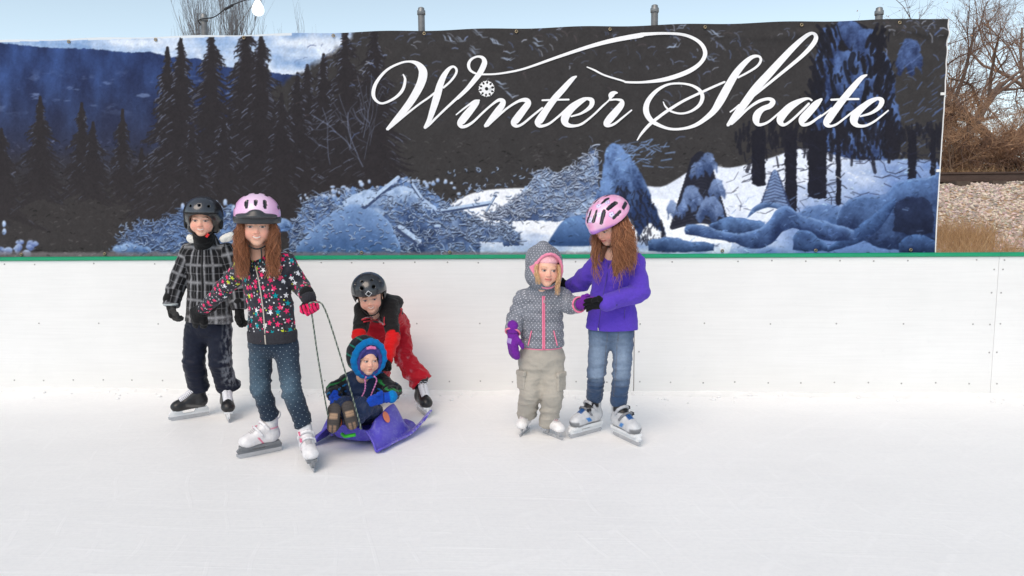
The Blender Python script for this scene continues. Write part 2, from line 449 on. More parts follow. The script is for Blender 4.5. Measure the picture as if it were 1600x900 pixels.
# big snow covered fir at the right
def snowbough(x, y, w_, h_, c1=(82, 112, 172), c2=(36, 48, 86), al=.95):
    P = [(x-w_*.15, y), (x+w_*.25, y+h_*.05), (x+w_*.5, y+h_*.45), (x+w_*.52, y+h_*.9), (x+w_*.32, y+h_*.72), (x+w_*.1, y+h_*1.02), (x-w_*.14, y+h_*.7), (x-w_*.36, y+h_), (x-w_*.5, y+h_*.7), (x-w_*.38, y+h_*.3)]
    poly(P, lambda X, Y: grad(c1, c2, (Y-y)/h_*.85+.75*cnoise(X, Y*.6, .10, 31, 4)+.25*cnoise(X, Y, .35, 32, 2)+.12), jag=5, js=.12, al=al, soft=2)
for y in range(32, 330, 5):
    hw = 30+.13*(y-30)+6*rng.randn(); stroke([(1325-hw, y+14), (1325, y), (1325+hw, y+14)], 10, (34, 34, 42), .95)
for x, y, a, b in [(1322, 28, 50, 50), (1292, 42, 40, 110), (1352, 45, 40, 60), (1317, 80, 66, 95), (1372, 80, 50, 95), (1285, 140, 34, 110), (1345, 130, 60, 80), (1388, 150, 40, 80), (1312, 200, 60, 80), (1362, 190, 76, 110), (1290, 232, 40, 60), (1420, 60, 40, 60), (1340, 260, 70, 60)]: snowbough(x, y, a, b)
for i in range(520):
    x = rng.uniform(1262, 1400); y = rng.uniform(50, 318)
    if cnoise(np.array([x]), np.array([y]), .035, 33, 2)[0] < .02: continue
    stroke([(x, y), (x+rng.uniform(-5, 5), y+rng.uniform(3, 13))], rng.uniform(1.5, 5), (31, 32, 42), .8)
for i in range(60):
    x = rng.uniform(1395, 1485); y = rng.uniform(50, 260); stroke([(x, y), (x+rng.uniform(6, 16), y-rng.uniform(2, 12))], rng.uniform(.8, 2.2), (80, 104, 158), rng.uniform(.3, .8))
for i in range(240):
    sg = rng.choice([-1, 1]); y = rng.uniform(45, 300); hw = 34+.17*(y-30); x = 1328+sg*hw+rng.randn()*7
    stroke(cubic([(x+sg*4, y-8), (x+rng.randn()*2, y), (x-sg*3, y+rng.uniform(6, 16))], 3), rng.uniform(2, 6), (33, 33, 42), .85)
for i in range(26):
    x = rng.uniform(1275, 1385); y = rng.uniform(60, 300); stroke(cubic([(x, y), (x+rng.uniform(-8, 8), y+14), (x+rng.uniform(-10, 10), y+rng.uniform(20, 36))], 4), rng.uniform(4, 11), (31, 32, 42), .85)
# snow slopes
poly([(1100, 252), (1140, 262), (1200, 248), (1260, 232), (1340, 250), (1480, 262), (1480, 400), (1000, 400), (1000, 300), (1040, 290)], lambda X, Y: grad((222, 230, 246), (96, 128, 188), (X-1150)/230+.5*cnoise(X, Y*2, .02, 41, 3)+(Y-330)/120), soft=2)
poly([(700, 320), (745, 300), (810, 294), (900, 296), (1000, 310), (1110, 320), (1110, 400), (700, 400)], lambda X, Y: grad((238, 242, 250), (120, 152, 206), .10+.9*cnoise(X*.6, Y*2, .03, 42, 4)+(Y-372)/55), soft=2)
poly([(960, 330), (1030, 325), (1120, 340), (1130, 400), (950, 400)], lambda X, Y: grad((240, 244, 250), (110, 140, 196), .05+.9*cnoise(X*.6, Y*2, .03, 43, 4)+(Y-375)/50), soft=2)
def mass(top, bot, c1, c2, jag=3, js=.10, hl=None, nz=.5, ns=.06, al=1.0, gam=.8):
    """a mound between an upper and a lower contour, paler where it faces up"""
    T = cubic(top, 6); B = cubic(bot, 6); x0, x1 = max(T[:, 0].min(), B[:, 0].min()), min(T[:, 0].max(), B[:, 0].max()); P = np.vstack([T, B[::-1]])
    s = win(P[:, 0].min()-4, P[:, 1].min()-6, P[:, 0].max()+4, P[:, 1].max()+6)
    if s is None: return
    X, Y = XX[s], YY[s]; to = np.argsort(T[:, 0]); bo = np.argsort(B[:, 0]); jn = jag*cnoise(X, Y, js, 15, 3)
    yt = np.interp(X, T[to, 0], T[to, 1])+jn; yb = np.interp(X, B[bo, 0], B[bo, 1])+jn*.6
    xi = np.clip((X-P[:, 0].min()+jn)*.7, 0, 1)*np.clip((P[:, 0].max()-X-jn)*.7, 0, 1); m = np.clip(Y-yt+.5, 0, 1)*np.clip(yb-Y+.5, 0, 1)*xi
    f = np.clip((Y-yt)/np.maximum(yb-yt, 4), 0, 1)**gam; c = grad(c1, c2, f+nz*cnoise(X, Y, ns, 16, 4)+.12*cnoise(X, Y, .3, 17, 2))
    h = np.exp(-((Y-yt-1.5)/2.2)**2)[..., None]*.5; c = c*(1-h)+np.array(hl or c1)/255.*h; put(s, m*al, c)
for x0, x1, y in [(1174, 1196, 290), (1226, 1245, 330), (1262, 1292, 310), (1306, 1314, 320), (1418, 1432, 285), (1453, 1462, 290)]:
    mass([(x0, 205), ((x0+x1)/2, 203), (x1+1, 205)], [(x0, y-3), ((x0+x1)/2, y+1), (x1+1, y)], (32, 32, 42), (30, 31, 44), jag=2.2, js=.3)
    for k in range(7): yy = rng.uniform(212, y-8); sg = rng.choice([-1, 1]); l = rng.uniform(6, 18); xx = (x0+x1)/2+sg*(x1-x0)/2; stroke([(xx, yy), (xx+sg*l*.5, yy+rng.uniform(0, 3)), (xx+sg*l, yy+rng.uniform(2, 7))], rng.uniform(.9, 1.8), (34, 36, 52), .85)
for i in range(240):                                               # hanging dark boughs closing the gap above the slope
    x = rng.uniform(1150, 1475); y = 196+abs(rng.randn())*22
    stroke([(x, y-6), (x+rng.uniform(-4, 4), y+rng.uniform(3, 10))], rng.uniform(2, 6), (34, 34, 44), .8)
for i in range(70):
    x = rng.uniform(1150, 1470); y = rng.uniform(225, 330); an = rng.choice([.4, 2.7])+rng.randn()*.3
    stroke([(x, y), (x+14*math.cos(an), y+14*math.sin(an)), (x+26*math.cos(an+.3), y+24*math.sin(an+.3))], rng.uniform(.8, 1.8), (38, 40, 60), .7)
def lump(x, y, a, b, c1=(140, 172, 218), c2=(52, 86, 142), jag=3):
    P = [(x+a*math.cos(t), y+b*math.sin(t)) for t in np.linspace(0, 2*math.pi, 14, endpoint=False)]
    poly(P, lambda X, Y: grad(c1, c2, .45+.5*(Y-y)/b+.15*(X-x)/a+.55*cnoise(X, Y, .06, 51, 4)+.16*cnoise(X, Y, .3, 52, 2)), jag=jag, js=.08, soft=2)
    if a > 18:
        for i in range(int(a*b/40)):                       # twigs and hollows showing through the snow
            q = rng.uniform(0, 6.28); rr = rng.uniform(.35, 1)**.5; xx, yy = x+a*rr*math.cos(q), y+b*rr*math.sin(q); an = rng.uniform(0, 3.1); l = rng.uniform(2, 7)
            stroke([(xx, yy), (xx+l*math.cos(an), yy+l*math.sin(an)), (xx+l*1.6*math.cos(an+.5), yy+l*1.6*math.sin(an+.5))], rng.uniform(.7, 1.7), c2 if rng.rand() < .6 else c1, rng.uniform(.3, .8))
def pile(x0, x1, top, bot, n=500, seed=0, fill=(52, 74, 118), amp=9, dark=(36, 42, 62), lightc=(166, 192, 230), top_c=(104, 138, 192)):
    """tangled twigs carrying snow under an uneven outline given by top(x)"""
    xs = np.linspace(x0, x1, 40); ys = np.array([np.interp(x, *zip(*top)) for x in xs])+rng.randn(40)*amp*.4
    poly([(x, y) for x, y in zip(xs, ys)]+[(x1, bot), (x0, bot)], lambda X, Y: grad(top_c, fill, .5+1.1*cnoise(X, Y, .08, 61+seed, 4)+.3*(Y-bot+40)/60), jag=3, js=.15, smooth=False)
    for i in range(int(n*1.7)):
        x = rng.uniform(x0, x1); t = np.interp(x, *zip(*top)); y = t-4+(bot-t)*rng.rand()**1.2
        an = rng.uniform(0, 6.28); l = rng.uniform(3, 11); k = rng.uniform(-1.2, 1.2); P = [(x, y)]
        for j in range(4): P.append((P[-1][0]+l/3*math.cos(an+k*j/3), P[-1][1]+l/4*math.sin(an+k*j/3)))
        P = np.array(P); w_ = rng.uniform(.9, 2.3)
        stroke(P+[0, w_*.6], w_, dark, .7)
        stroke(P-[0, w_*.25], w_*.8, np.array(lightc)*rng.uniform(.72, 1.08), rng.uniform(.55, .95))
pile(455, 560, [(455, 370), (475, 320), (500, 306), (560, 300)], 398, 170, 1)
pile(540, 750, [(540, 300), (580, 296), (640, 282), (665, 292), (700, 318), (750, 345)], 398, 420, 2)
mass([(452, 362), (467, 335), (482, 317), (500, 305), (521, 308), (533, 317)], [(452, 398), (480, 398), (533, 398)], (124, 158, 208), (50, 76, 124), 3)
mass([(533, 317), (554, 303), (575, 297), (600, 300), (626, 291), (648, 296), (664, 312), (682, 322)], [(533, 398), (600, 398), (682, 380)], (168, 194, 230), (58, 88, 140), 3, nz=.8, ns=.09)
mass([(600, 345), (625, 330), (650, 335), (672, 346), (690, 362)], [(600, 380), (650, 372), (690, 385)], (150, 180, 222), (48, 72, 118), 3, nz=.8, ns=.1)
pile(452, 545, [(452, 368), (468, 335), (484, 315), (505, 304), (530, 318), (545, 330)], 398, 150, 11, fill=(40, 58, 98)); pile(600, 700, [(600, 318), (640, 318), (700, 336)], 398, 130, 12, fill=(40, 58, 98))
mass([(462, 385), (500, 348), (530, 326), (560, 320), (590, 330), (610, 350), (626, 385)], [(462, 400), (540, 400), (626, 400)], (120, 155, 206), (58, 92, 146), 2.5, hl=(140, 172, 218), nz=.28, ns=.04)
for (a, b, c, d, w_) in [(570, 322, 622, 280, 8), (625, 358, 655, 380, 10), (690, 330, 765, 318, 6), (645, 290, 660, 312, 5), (760, 330, 775, 305, 3), (680, 355, 700, 355, 6)]:
    stroke([(a, b), (c, d)], [w_*1.2, w_], (58, 74, 112)); stroke([(a, b-w_*.35), (c, d-w_*.35)], [w_*.7, w_*.7], (172, 198, 232))
for i in range(44):
    x = rng.uniform(470, 740); y = np.interp(x, [470, 640, 740], [312, 278, 305])-rng.uniform(-6, 10); lump(x, y, rng.uniform(1.6, 4), rng.uniform(1.6, 3.4), (200, 216, 240), (120, 150, 200), 1)
pile(690, 800, [(690, 335), (730, 345), (770, 352), (800, 352)], 378, 130, 3, top_c=(140, 168, 210)); pile(765, 935, [(765, 338), (800, 320), (820, 300), (835, 272), (850, 268), (875, 275), (900, 272), (935, 268)], 345, 330, 4, lightc=(196, 212, 238), top_c=(160, 186, 222), fill=(66, 88, 132))
pile(860, 935, [(860, 290), (880, 270), (905, 258), (925, 232), (935, 240)], 300, 120, 5, lightc=(196, 212, 238), top_c=(160, 186, 222), fill=(66, 88, 132))
poly([(860, 372), (880, 345), (905, 336), (930, 340), (940, 380), (862, 384)], lambda X, Y: grad((96, 134, 190), (44, 74, 124), (Y-345)/34), soft=2)
lump(800, 372, 12, 11, (110, 144, 196), (48, 66, 104)); pile(786, 812, [(786, 372), (800, 358), (812, 372)], 384, 22, 8)
# the snow laden bush and the small fir
poly([(945, 240), (952, 227), (966, 225), (978, 240), (995, 258), (1008, 285), (1026, 330), (1040, 366), (1028, 360), (1012, 350), (1000, 372), (990, 345), (965, 335), (935, 335), (930, 310), (940, 280)], lambda X, Y: grad((104, 140, 198), (38, 56, 98), (Y-240)/100+1.0*cnoise(X, Y*.6, .08, 71, 4)-(985-X)/200+.2*cnoise(X, Y, .3, 72, 2)), jag=5, js=.12, soft=2)
for i in range(150):
    x = rng.uniform(965, 1040); y = rng.uniform(290, 378)
    if abs(x-(985+(y-290)*.45)) < 24: stroke([(x, y), (x+rng.uniform(-4, 6), y+rng.uniform(4, 12))], rng.uniform(1.5, 4), (34, 36, 50), .7)
for i in range(60):
    x, y = rng.uniform(960, 1040), rng.uniform(222, 262); stroke([(x, y), (x+rng.uniform(4, 16), y+rng.uniform(-8, 6))], rng.uniform(.8, 2.2), (110, 140, 190), .7)
for y in range(240, 350, 5):
    f = (y-240)/110; hw = 12+34*f; stroke(cubic([(1095-hw, y+10), (1095, y), (1095+hw*.95, y+10)], 3), 8, (36, 38, 52), .95)
for x, y, a, b in [(1105, 238, 30, 38), (1088, 252, 22, 28), (1120, 280, 24, 34), (1080, 290, 34, 44), (1110, 308, 44, 42), (1066, 312, 14, 30), (1050, 312, 16, 30)]: snowbough(x, y, a, b, (120, 148, 200), (52, 74, 122), .85)
for y in range(268, 320, 5):
    f = (y-268)/50; stroke([(1211-4-18*f, y+5), (1211, y), (1211+4+18*f, y+5)], 6, (52, 66, 104), .9)
    stroke([(1211-3-16*f, y+2), (1211, y-2), (1211+3+16*f, y+2)], 2.6, (124, 152, 200), .8)
# snowed-over logs and drifts in the lower right
def cv(pts): return [(860+x/2.5, 200+y/2.5) for x, y in pts]
mass(cv([(380, 440), (450, 425), (540, 440), (640, 455)]), cv([(380, 480), (500, 485), (640, 480)]), (86, 120, 174), (34, 54, 94))
mass(cv([(620, 375), (680, 350), (760, 350), (840, 370)]), cv([(620, 400), (740, 412), (840, 400)]), (90, 126, 182), (36, 54, 92), nz=.8)
mass(cv([(960, 330), (1020, 305), (1080, 300), (1140, 305)]), cv([(960, 380), (1060, 390), (1140, 370)]), (110, 142, 196), (60, 90, 142))
mass(cv([(770, 345), (800, 305), (850, 290), (900, 300), (925, 330)]), cv([(770, 350), (810, 325), (850, 312), (895, 320), (925, 345)]), (104, 136, 188), (50, 74, 118), 1.5)
mass(cv([(1120, 345), (1150, 292), (1220, 266), (1300, 262), (1350, 216), (1400, 198), (1480, 190), (1545, 165)]), cv([(1120, 380), (1200, 420), (1300, 470), (1545, 485)]), (88, 124, 182), (28, 42, 78), 3, nz=.5, hl=(120, 152, 204))
mass(cv([(1300, 290), (1350, 240), (1400, 225), (1440, 240)]), cv([(1300, 330), (1370, 300), (1440, 290)]), (84, 118, 174), (40, 60, 102), nz=.8)
mass(cv([(1340, 300), (1400, 270), (1460, 275), (1500, 300)]), cv([(1340, 400), (1420, 420), (1500, 410)]), (34, 44, 76), (22, 28, 50), 4, nz=.5, al=.8)
mass(cv([(1080, 470), (1180, 400), (1260, 340), (1320, 290), (1350, 275)]), cv([(1080, 486), (1200, 450), (1290, 390), (1350, 300)]), (74, 110, 168), (30, 48, 88), 2)
mass(cv([(525, 382), (560, 375), (620, 386), (700, 408), (790, 402), (845, 372), (880, 325), (912, 304), (945, 312), (985, 342), (1060, 360), (1130, 380), (1190, 398)]), cv([(525, 415), (600, 428), (700, 445), (790, 472), (860, 455), (905, 408), (950, 392), (1010, 415), (1080, 440), (1190, 440)]), (92, 128, 186), (30, 46, 86), 2.2, hl=(124, 156, 206))
mass(cv([(945, 430), (970, 402), (1010, 400), (1050, 432), (1085, 460)]), cv([(945, 475), (1010, 482), (1085, 480)]), (84, 120, 176), (30, 48, 90), 2)
mass(cv([(1360, 450), (1400, 420), (1450, 418), (1500, 440), (1545, 470)]), cv([(1360, 486), (1450, 488), (1545, 488)]), (66, 100, 156), (26, 40, 76), 2)
for i in range(160):
    x = rng.uniform(1080, 1475); y = rng.uniform(300, 394); an = rng.uniform(-1, 1); l = rng.uniform(3, 10)
    stroke([(x, y), (x+l*math.cos(an), y+l*math.sin(an))], rng.uniform(.7, 2), (28, 40, 74) if rng.rand() < .6 else (110, 142, 196), rng.uniform(.2, .6))
# lower left frosted plants and the thin strip along the bottom
pile(180, 300, [(180, 388), (215, 352), (250, 350), (290, 328), (300, 330)], 398, 190, 6, fill=(44, 62, 100), lightc=(128, 160, 212)); pile(300, 380, [(300, 330), (340, 328), (365, 322), (380, 345)], 398, 120, 7)
lump(425, 352, 34, 12); lump(205, 390, 30, 9)
for i in range(26): lump(rng.uniform(-40, 55), rng.uniform(378, 397), rng.uniform(3, 7), rng.uniform(3, 6), (168, 188, 224), (84, 104, 160), 1)
for x, y in [(5, 350), (5, 362), (285, 322), (352, 316), (365, 325), (338, 318)]: lump(x, y, 3, 5, (180, 200, 230), (110, 140, 195), 1)
sb = np.clip((YY-392+3*n2)/4, 0, 1)*np.clip((1060-XX)/80, 0, 1)*.75; CAN[:] = CAN*(1-sb[..., None])+np.array([128, 118, 122])/255.*sb[..., None]
# small bright snow rims, hollows and twigs over everything that carries snow
lumn = CAN.mean(-1); msk = (lumn > .20) & (YY > 215); pts_ = np.argwhere(msk); pick = pts_[rng.randint(0, len(pts_), 2300)]
for (iy, ix) in pick:
    x, y = ix+CX0, iy+CY0; base = CAN[iy, ix]*255.; k = rng.rand(); l = rng.uniform(1.5, 6.5); an = rng.uniform(-.7, .7); q = [(x, y), (x+l*.5, y+l*.5*math.sin(an)-.6), (x+l, y+l*math.sin(an))]
    if k < .50: stroke(q, rng.uniform(.8, 2.0), np.clip(base*rng.uniform(1.18, 1.5)+8, 0, 240), rng.uniform(.3, .7))
    elif lumn[iy, ix] < .72 or k > .93: stroke(np.array(q)+[0, 1.5], rng.uniform(.8, 2.2), base*rng.uniform(.42, .75), rng.uniform(.3, .75))
for x0, x1, yt, yb, n_ in [(452, 700, 300, 396, 150), (700, 940, 262, 340, 150), (185, 380, 345, 394, 110)]:
    for i in range(n_):                                            # curled twig ends each carrying a lick of snow
        x = rng.uniform(x0, x1); y = rng.uniform(yt, yb); iy, ix = int(y-CY0), int(x-CX0)
        if not msk[iy, ix]: continue
        r_ = rng.uniform(2, 6); a0 = rng.uniform(0, 6.3); aa = a0+np.linspace(0, rng.uniform(1, 2.6), 6); P = np.stack([x+r_*np.cos(aa), y+r_*.7*np.sin(aa)], -1)
        stroke(P+[0, 1.0], 1.8, (36, 46, 74), .75); stroke(P, 1.3, (178, 202, 234), rng.uniform(.5, .9))
g1 = cnoise(XX, YY, .5, 91, 2); g2 = cnoise(XX, YY, .13, 92, 3); CAN[:] = CAN*(1+.07*g1+.05*g2)[..., None]+(.006*g1)[..., None]
lum_ = CAN.mean(-1, keepdims=True); CAN[:] = lum_+(CAN-lum_)*.86
# printed cloth veil: nothing on a banner outdoors is truly black
CAN[:] = np.clip(CAN, 0, 1)

BX0, BX1, BZ0, BZ1 = -4.95, 2.612, .992, 2.552
BYP = DW+.035
def ban_off(X, Z):                # how far the cloth hangs from its plane
    X = np.asarray(X, float); Z = np.asarray(Z, float); t = (Z-BZ0)/(BZ1-BZ0)
    f = .010*vnoise(np.stack([X*1.7+.3*Z, Z*.8, X*0+3], -1))+.005*vnoise(np.stack([X*5, Z*2.2+X, X*0+7], -1))
    g = -.012*np.exp(-((Z-BZ1+.07+.03*np.sin(X*5.5))/.028)**2)*np.clip((X-.6)/1.0, 0, 1)
    d = (BX1-X); g += .012*np.sin((d*1.0+(BZ1-Z)*1.3)*38)*np.exp(-(d+(BZ1-Z))*4)
    return (f+g)*np.clip(t*8, 0, 1)*np.clip((1-t)*20, .1, 1)
def make_banner():
    root = empty('banner', ((BX0+BX1)/2, BYP, BZ0), 'long printed winter forest banner reading Winter Skate above the boards', 'banner')
    p = .0049; nx = int((BX1-BX0)/p); nz = int((BZ1-BZ0)/p)
    gx = np.linspace(BX0, BX1, nx); gz = np.linspace(BZ0, BZ1, nz); X, Z = np.meshgrid(gx, gz)
    sag = .004*np.sin(X*9.2)                                  # scalloped upper edge between the grommets
    Zs = Z+sag*(Z-BZ0)/(BZ1-BZ0)
    V = np.stack([X, BYP+ban_off(X, Z), Zs], -1).reshape(-1, 3)
    px, py = project(np.stack([X, np.full_like(X, BYP), Zs], -1).reshape(-1, 3))
    u = np.clip(px-CX0-.0, 0, CW-1.01); v = np.clip(py-CY0, 0, CHh-1.01); i, j = v.astype(int), u.astype(int); fu, fv = (u-j)[:, None], (v-i)[:, None]
    C = (CAN[i, j]*(1-fu)+CAN[i, j+1]*fu)*(1-fv)+(CAN[i+1, j]*(1-fu)+CAN[i+1, j+1]*fu)*fv
    C = lin(C*255.)
    C[(V[:, 0] > BX1-.008)] = lin((226, 226, 226)); C[(V[:, 2] > BZ1-.012) & (V[:, 0] < -1.85)] = lin((215, 222, 228))
    a = np.arange(nz*nx).reshape(nz, nx); F = np.stack([a[:-1, :-1], a[:-1, 1:], a[1:, 1:], a[1:, :-1]], -1).reshape(-1, 4)
    M, nt, b = newmat('printed_vinyl'); at_ = N(nt, 'ShaderNodeAttribute'); at_.attribute_name = 'Col'
    ln(nt, at_.outputs['Color'], b.inputs['Base Color']); b.inputs['Roughness'].default_value = .7; b.inputs['Specular IOR Level'].default_value = .10
    tc = N(nt, 'ShaderNodeTexCoord'); wv = []
    for d in ('X', 'Z'):
        q = N(nt, 'ShaderNodeTexWave'); q.bands_direction = d; q.inputs['Scale'].default_value = 160; q.inputs['Distortion'].default_value = 1.5; ln(nt, tc.outputs['Object'], q.inputs['Vector']); wv.append(q.outputs['Fac'])
    bump(nt, b, mathn(nt, 'ADD', wv[0], wv[1]), .12, .002)
    mkmesh('sheet', V, F, M, root, col=C)
    # lettering
    LM = mat('white_print', L(238, 238, 240), .6, .04)
    def conv(pts, o, s): return [(o[0]+x/s, o[1]+y/s, w_/s) for x, y, w_ in pts]
    A = ((570, 80), 6.43); B = ((700, 80), 6.43); Cc = ((840, 80), 6.43); D = ((980, 80), 6.43); E = ((1120, 40), 5.294); G = ((1250, 90), 6.92); P2 = ((560, 30), 3.636); P3 = ((980, 30), 3.636)
    W = {'winter_lettering': [
        conv([(385, 232, 12), (405, 290, 26), (378, 390, 31), (300, 470, 27), (180, 523, 21), (110, 492, 27), (84, 420, 38), (118, 310, 33), (220, 190, 25), (350, 122, 21), (450, 104, 22), (530, 128, 48), (580, 190, 80), (583, 255, 88), (560, 330, 84), (520, 410, 80), (458, 510, 74), (385, 605, 66), (305, 695, 50), (222, 785, 26)], *A),
        conv([(228, 788, 22), (300, 728, 24), (380, 662, 22), (470, 590, 20), (560, 522, 20), (640, 468, 20), (712, 412, 20)], *A),
        conv([(790, 368, 20), (860, 305, 22), (912, 235, 24), (922, 185, 24), (890, 156, 22), (845, 180, 36), (795, 250, 56), (757, 340, 68), (735, 420, 74), (712, 500, 72), (680, 600, 62), (648, 690, 48), (602, 770, 28)], *A),
        conv([(604, 772, 24), (655, 730, 26), (725, 662, 22), (830, 562, 24), (930, 470, 28)], *A)+conv([(100, 468, 34), (190, 382, 42), (260, 300, 50), (322, 220, 56), (358, 150, 58), (368, 105, 50), (345, 66, 32), (290, 58, 20), (232, 88, 26), (208, 140, 32), (228, 195, 26), (290, 229, 18), (370, 235, 18), (480, 232, 18), (600, 215, 20), (720, 190, 20), (850, 150, 22)], *B)+conv([(1150, 210, 16), (1300, 160, 20), (1450, 120, 25), (1600, 92, 27)], *P2)+conv([(100, 86, 20), (220, 80, 14), (330, 90, 16), (410, 130, 20), (443, 190, 24), (415, 250, 22), (340, 300, 26), (220, 340, 24), (100, 357, 14), (0, 358, 12)], *P3)+conv([(1500, 350, 10), (1400, 320, 10), (1340, 290, 10), (1298, 272, 6)], *P2),
        conv([(82, 640, 12), (140, 592, 17), (210, 540, 20), (270, 505, 30), (318, 494, 14)], *B), conv([(314, 494, 14), (290, 520, 50), (225, 595, 72), (160, 675, 78), (125, 725, 66), (140, 758, 36), (190, 750, 30), (260, 705, 24), (350, 620, 22), (440, 542, 22), (510, 495, 32), (552, 505, 50), (545, 545, 60), (500, 605, 66), (440, 680, 58), (375, 755, 34)], *B),
        conv([(395, 752, 26), (480, 675, 24), (600, 572, 22), (710, 504, 28), (780, 492, 46), (805, 525, 62), (760, 590, 70), (700, 670, 76), (665, 722, 66), (690, 754, 32), (750, 732, 24), (850, 650, 22), (950, 570, 20)], *B),
        conv([(390, 254, 16), (345, 285, 44), (255, 385, 60), (170, 480, 66), (90, 590, 70), (30, 680, 80), (5, 722, 68), (30, 754, 34), (110, 733, 24), (200, 665, 22), (275, 600, 26), (340, 540, 24), (440, 485, 24), (500, 478, 30), (545, 500, 50), (530, 560, 42), (440, 625, 24), (335, 658, 16)], *Cc), conv([(45, 495, 18), (180, 491, 19), (315, 488, 18)], *Cc),
        conv([(500, 478, 18), (440, 505, 46), (350, 572, 66), (290, 640, 80), (272, 700, 76), (300, 742, 48), (370, 752, 28), (450, 728, 24), (560, 642, 20), (650, 555, 20), (720, 490, 18), (738, 445, 56), (768, 422, 40), (800, 420, 14)], *Cc),
        conv([(728, 492, 20), (790, 487, 20), (842, 500, 36), (840, 540, 60), (790, 605, 72), (725, 680, 76), (690, 730, 60), (712, 750, 32), (770, 732, 24), (850, 670, 20), (945, 592, 15)], *Cc)],
        'skate_lettering': [
        conv([(100, 895, 12), (150, 820, 26), (230, 732, 32), (330, 652, 30), (420, 588, 30), (560, 502, 27), (700, 434, 26), (850, 365, 24), (980, 308, 20)], *D),
        conv([(175, 430, 16), (260, 385, 18), (335, 335, 20), (364, 285, 22), (345, 254, 20), (290, 262, 32), (225, 315, 46), (155, 400, 58), (90, 510, 66), (30, 620, 68)], *E)+conv([(870, 600, 62), (780, 682, 46), (680, 745, 36), (560, 778, 26), (430, 780, 26), (310, 738, 36), (228, 680, 52), (190, 595, 60), (210, 500, 50), (290, 402, 36), (400, 337, 24), (520, 322, 20), (640, 340, 24), (725, 390, 34), (756, 460, 40), (725, 540, 34), (640, 603, 24), (540, 626, 20), (440, 603, 20), (385, 555, 17), (362, 508, 10)], *D),
        conv([(110, 715, 12), (150, 685, 14), (185, 655, 15)], *E), conv([(305, 580, 20), (420, 487, 22), (560, 372, 26), (700, 255, 32), (785, 165, 38), (815, 105, 36), (790, 70, 22), (740, 85, 32), (645, 168, 46), (540, 278, 56), (430, 400, 64), (320, 522, 68), (225, 650, 64), (150, 750, 54), (90, 825, 26)], *E),
        conv([(120, 815, 20), (175, 765, 22), (260, 685, 20), (345, 628, 26), (425, 606, 26), (462, 628, 42), (440, 664, 44), (378, 690, 44), (335, 735, 62), (325, 785, 56), (350, 820, 28), (420, 800, 20), (500, 735, 16), (560, 680, 16)], *E),
        conv([(785, 620, 16), (755, 605, 18), (700, 618, 34), (610, 668, 60), (545, 735, 68), (522, 790, 56), (552, 822, 26), (610, 788, 20), (690, 715, 20), (760, 645, 20)], *E), conv([(865, 608, 20), (820, 650, 56), (760, 715, 66), (705, 780, 64), (712, 820, 32), (770, 808, 24), (860, 745, 18)], *E)+conv([(200, 652, 20), (280, 595, 20), (340, 545, 18)], *G),
        conv([(715, 190, 18), (655, 225, 48), (562, 330, 68), (472, 440, 74), (385, 555, 80), (312, 655, 86), (285, 710, 72), (318, 742, 32), (390, 722, 24), (480, 655, 22), (560, 592, 22), (640, 535, 24), (740, 470, 30), (830, 444, 34), (878, 470, 56), (850, 540, 46), (760, 602, 30), (645, 637, 18)], *G), conv([(330, 458, 22), (480, 452, 24), (630, 450, 22)], *G),
        conv([(845, 446, 18), (760, 480, 46), (660, 548, 76), (592, 625, 92), (580, 690, 84), (618, 735, 44), (700, 738, 28), (790, 697, 24), (880, 630, 20), (950, 572, 16)], *G)]}
    for name, strokes in W.items():
        mb = MB(); lay = 0
        for S in strokes:
            P = cubic([s for s in S], 9); P2_ = P[:, :2]; T = np.gradient(P2_, axis=0); T /= np.linalg.norm(T, axis=1)[:, None]+1e-9
            Nn = np.stack([-T[:, 1], T[:, 0]], -1); wd = np.maximum(P[:, 2], 1.2)/2
            # round ends
            a = P2_+Nn*wd[:, None]; b_ = P2_-Nn*wd[:, None]
            e0 = P2_[0]-T[0]*wd[0]*.8; e1 = P2_[-1]+T[-1]*wd[-1]*.8
            k = len(P); Q = np.vstack([a, b_, e0[None], e1[None]]); off = lay*.0004+np.r_[np.linspace(0, .0016, k), np.linspace(0, .0016, k), 0, .0016]
            W3 = np.array([at(x, y, BYP) for x, y in Q]); W3[:, 1] = BYP+ban_off(W3[:, 0], W3[:, 2])-.0035-off
            F_ = [[i, i+1, k+i+1, k+i] for i in range(k-1)]+[[0, k, 2*k], [k-1, 2*k+1, 2*k-1]]
            mb.add(W3, F_); lay += 1
        mb.build(name, LM, root)
    mb = MB(); c = np.array([760.6, 139.2]); lay = 0
    def rib(p, q, w_):
        nonlocal lay
        p, q = np.array(p), np.array(q); d = (q-p)/np.linalg.norm(q-p); n_ = np.array([-d[1], d[0]])*w_/2
        W3 = np.array([at(x, y, BYP) for x, y in (p+n_, q+n_, q+d*w_*.35, q-n_, p-n_)]); W3[:, 1] = BYP+ban_off(W3[:, 0], W3[:, 2])-.0035-lay*.0003; lay += 1
        mb.add(W3, [[0, 1, 2, 3, 4]])
    for k in range(10):
        a = 2*math.pi*k/10+.1; d = np.array([math.cos(a), math.sin(a)]); n_ = np.array([-d[1], d[0]])
        rib(c+d*3, c+d*11.5, 2.6); rib(c+d*2.6, c+d*7.5, 4.2)
        for s in (-1, 1): rib(c+d*9.2, c+d*12+n_*s*2.6, 1.4)
    mb.build('snowflake_print', LM, root)
    gm = mat('brass_grommet', L(150, 135, 110), .35, .1, metal=.8)
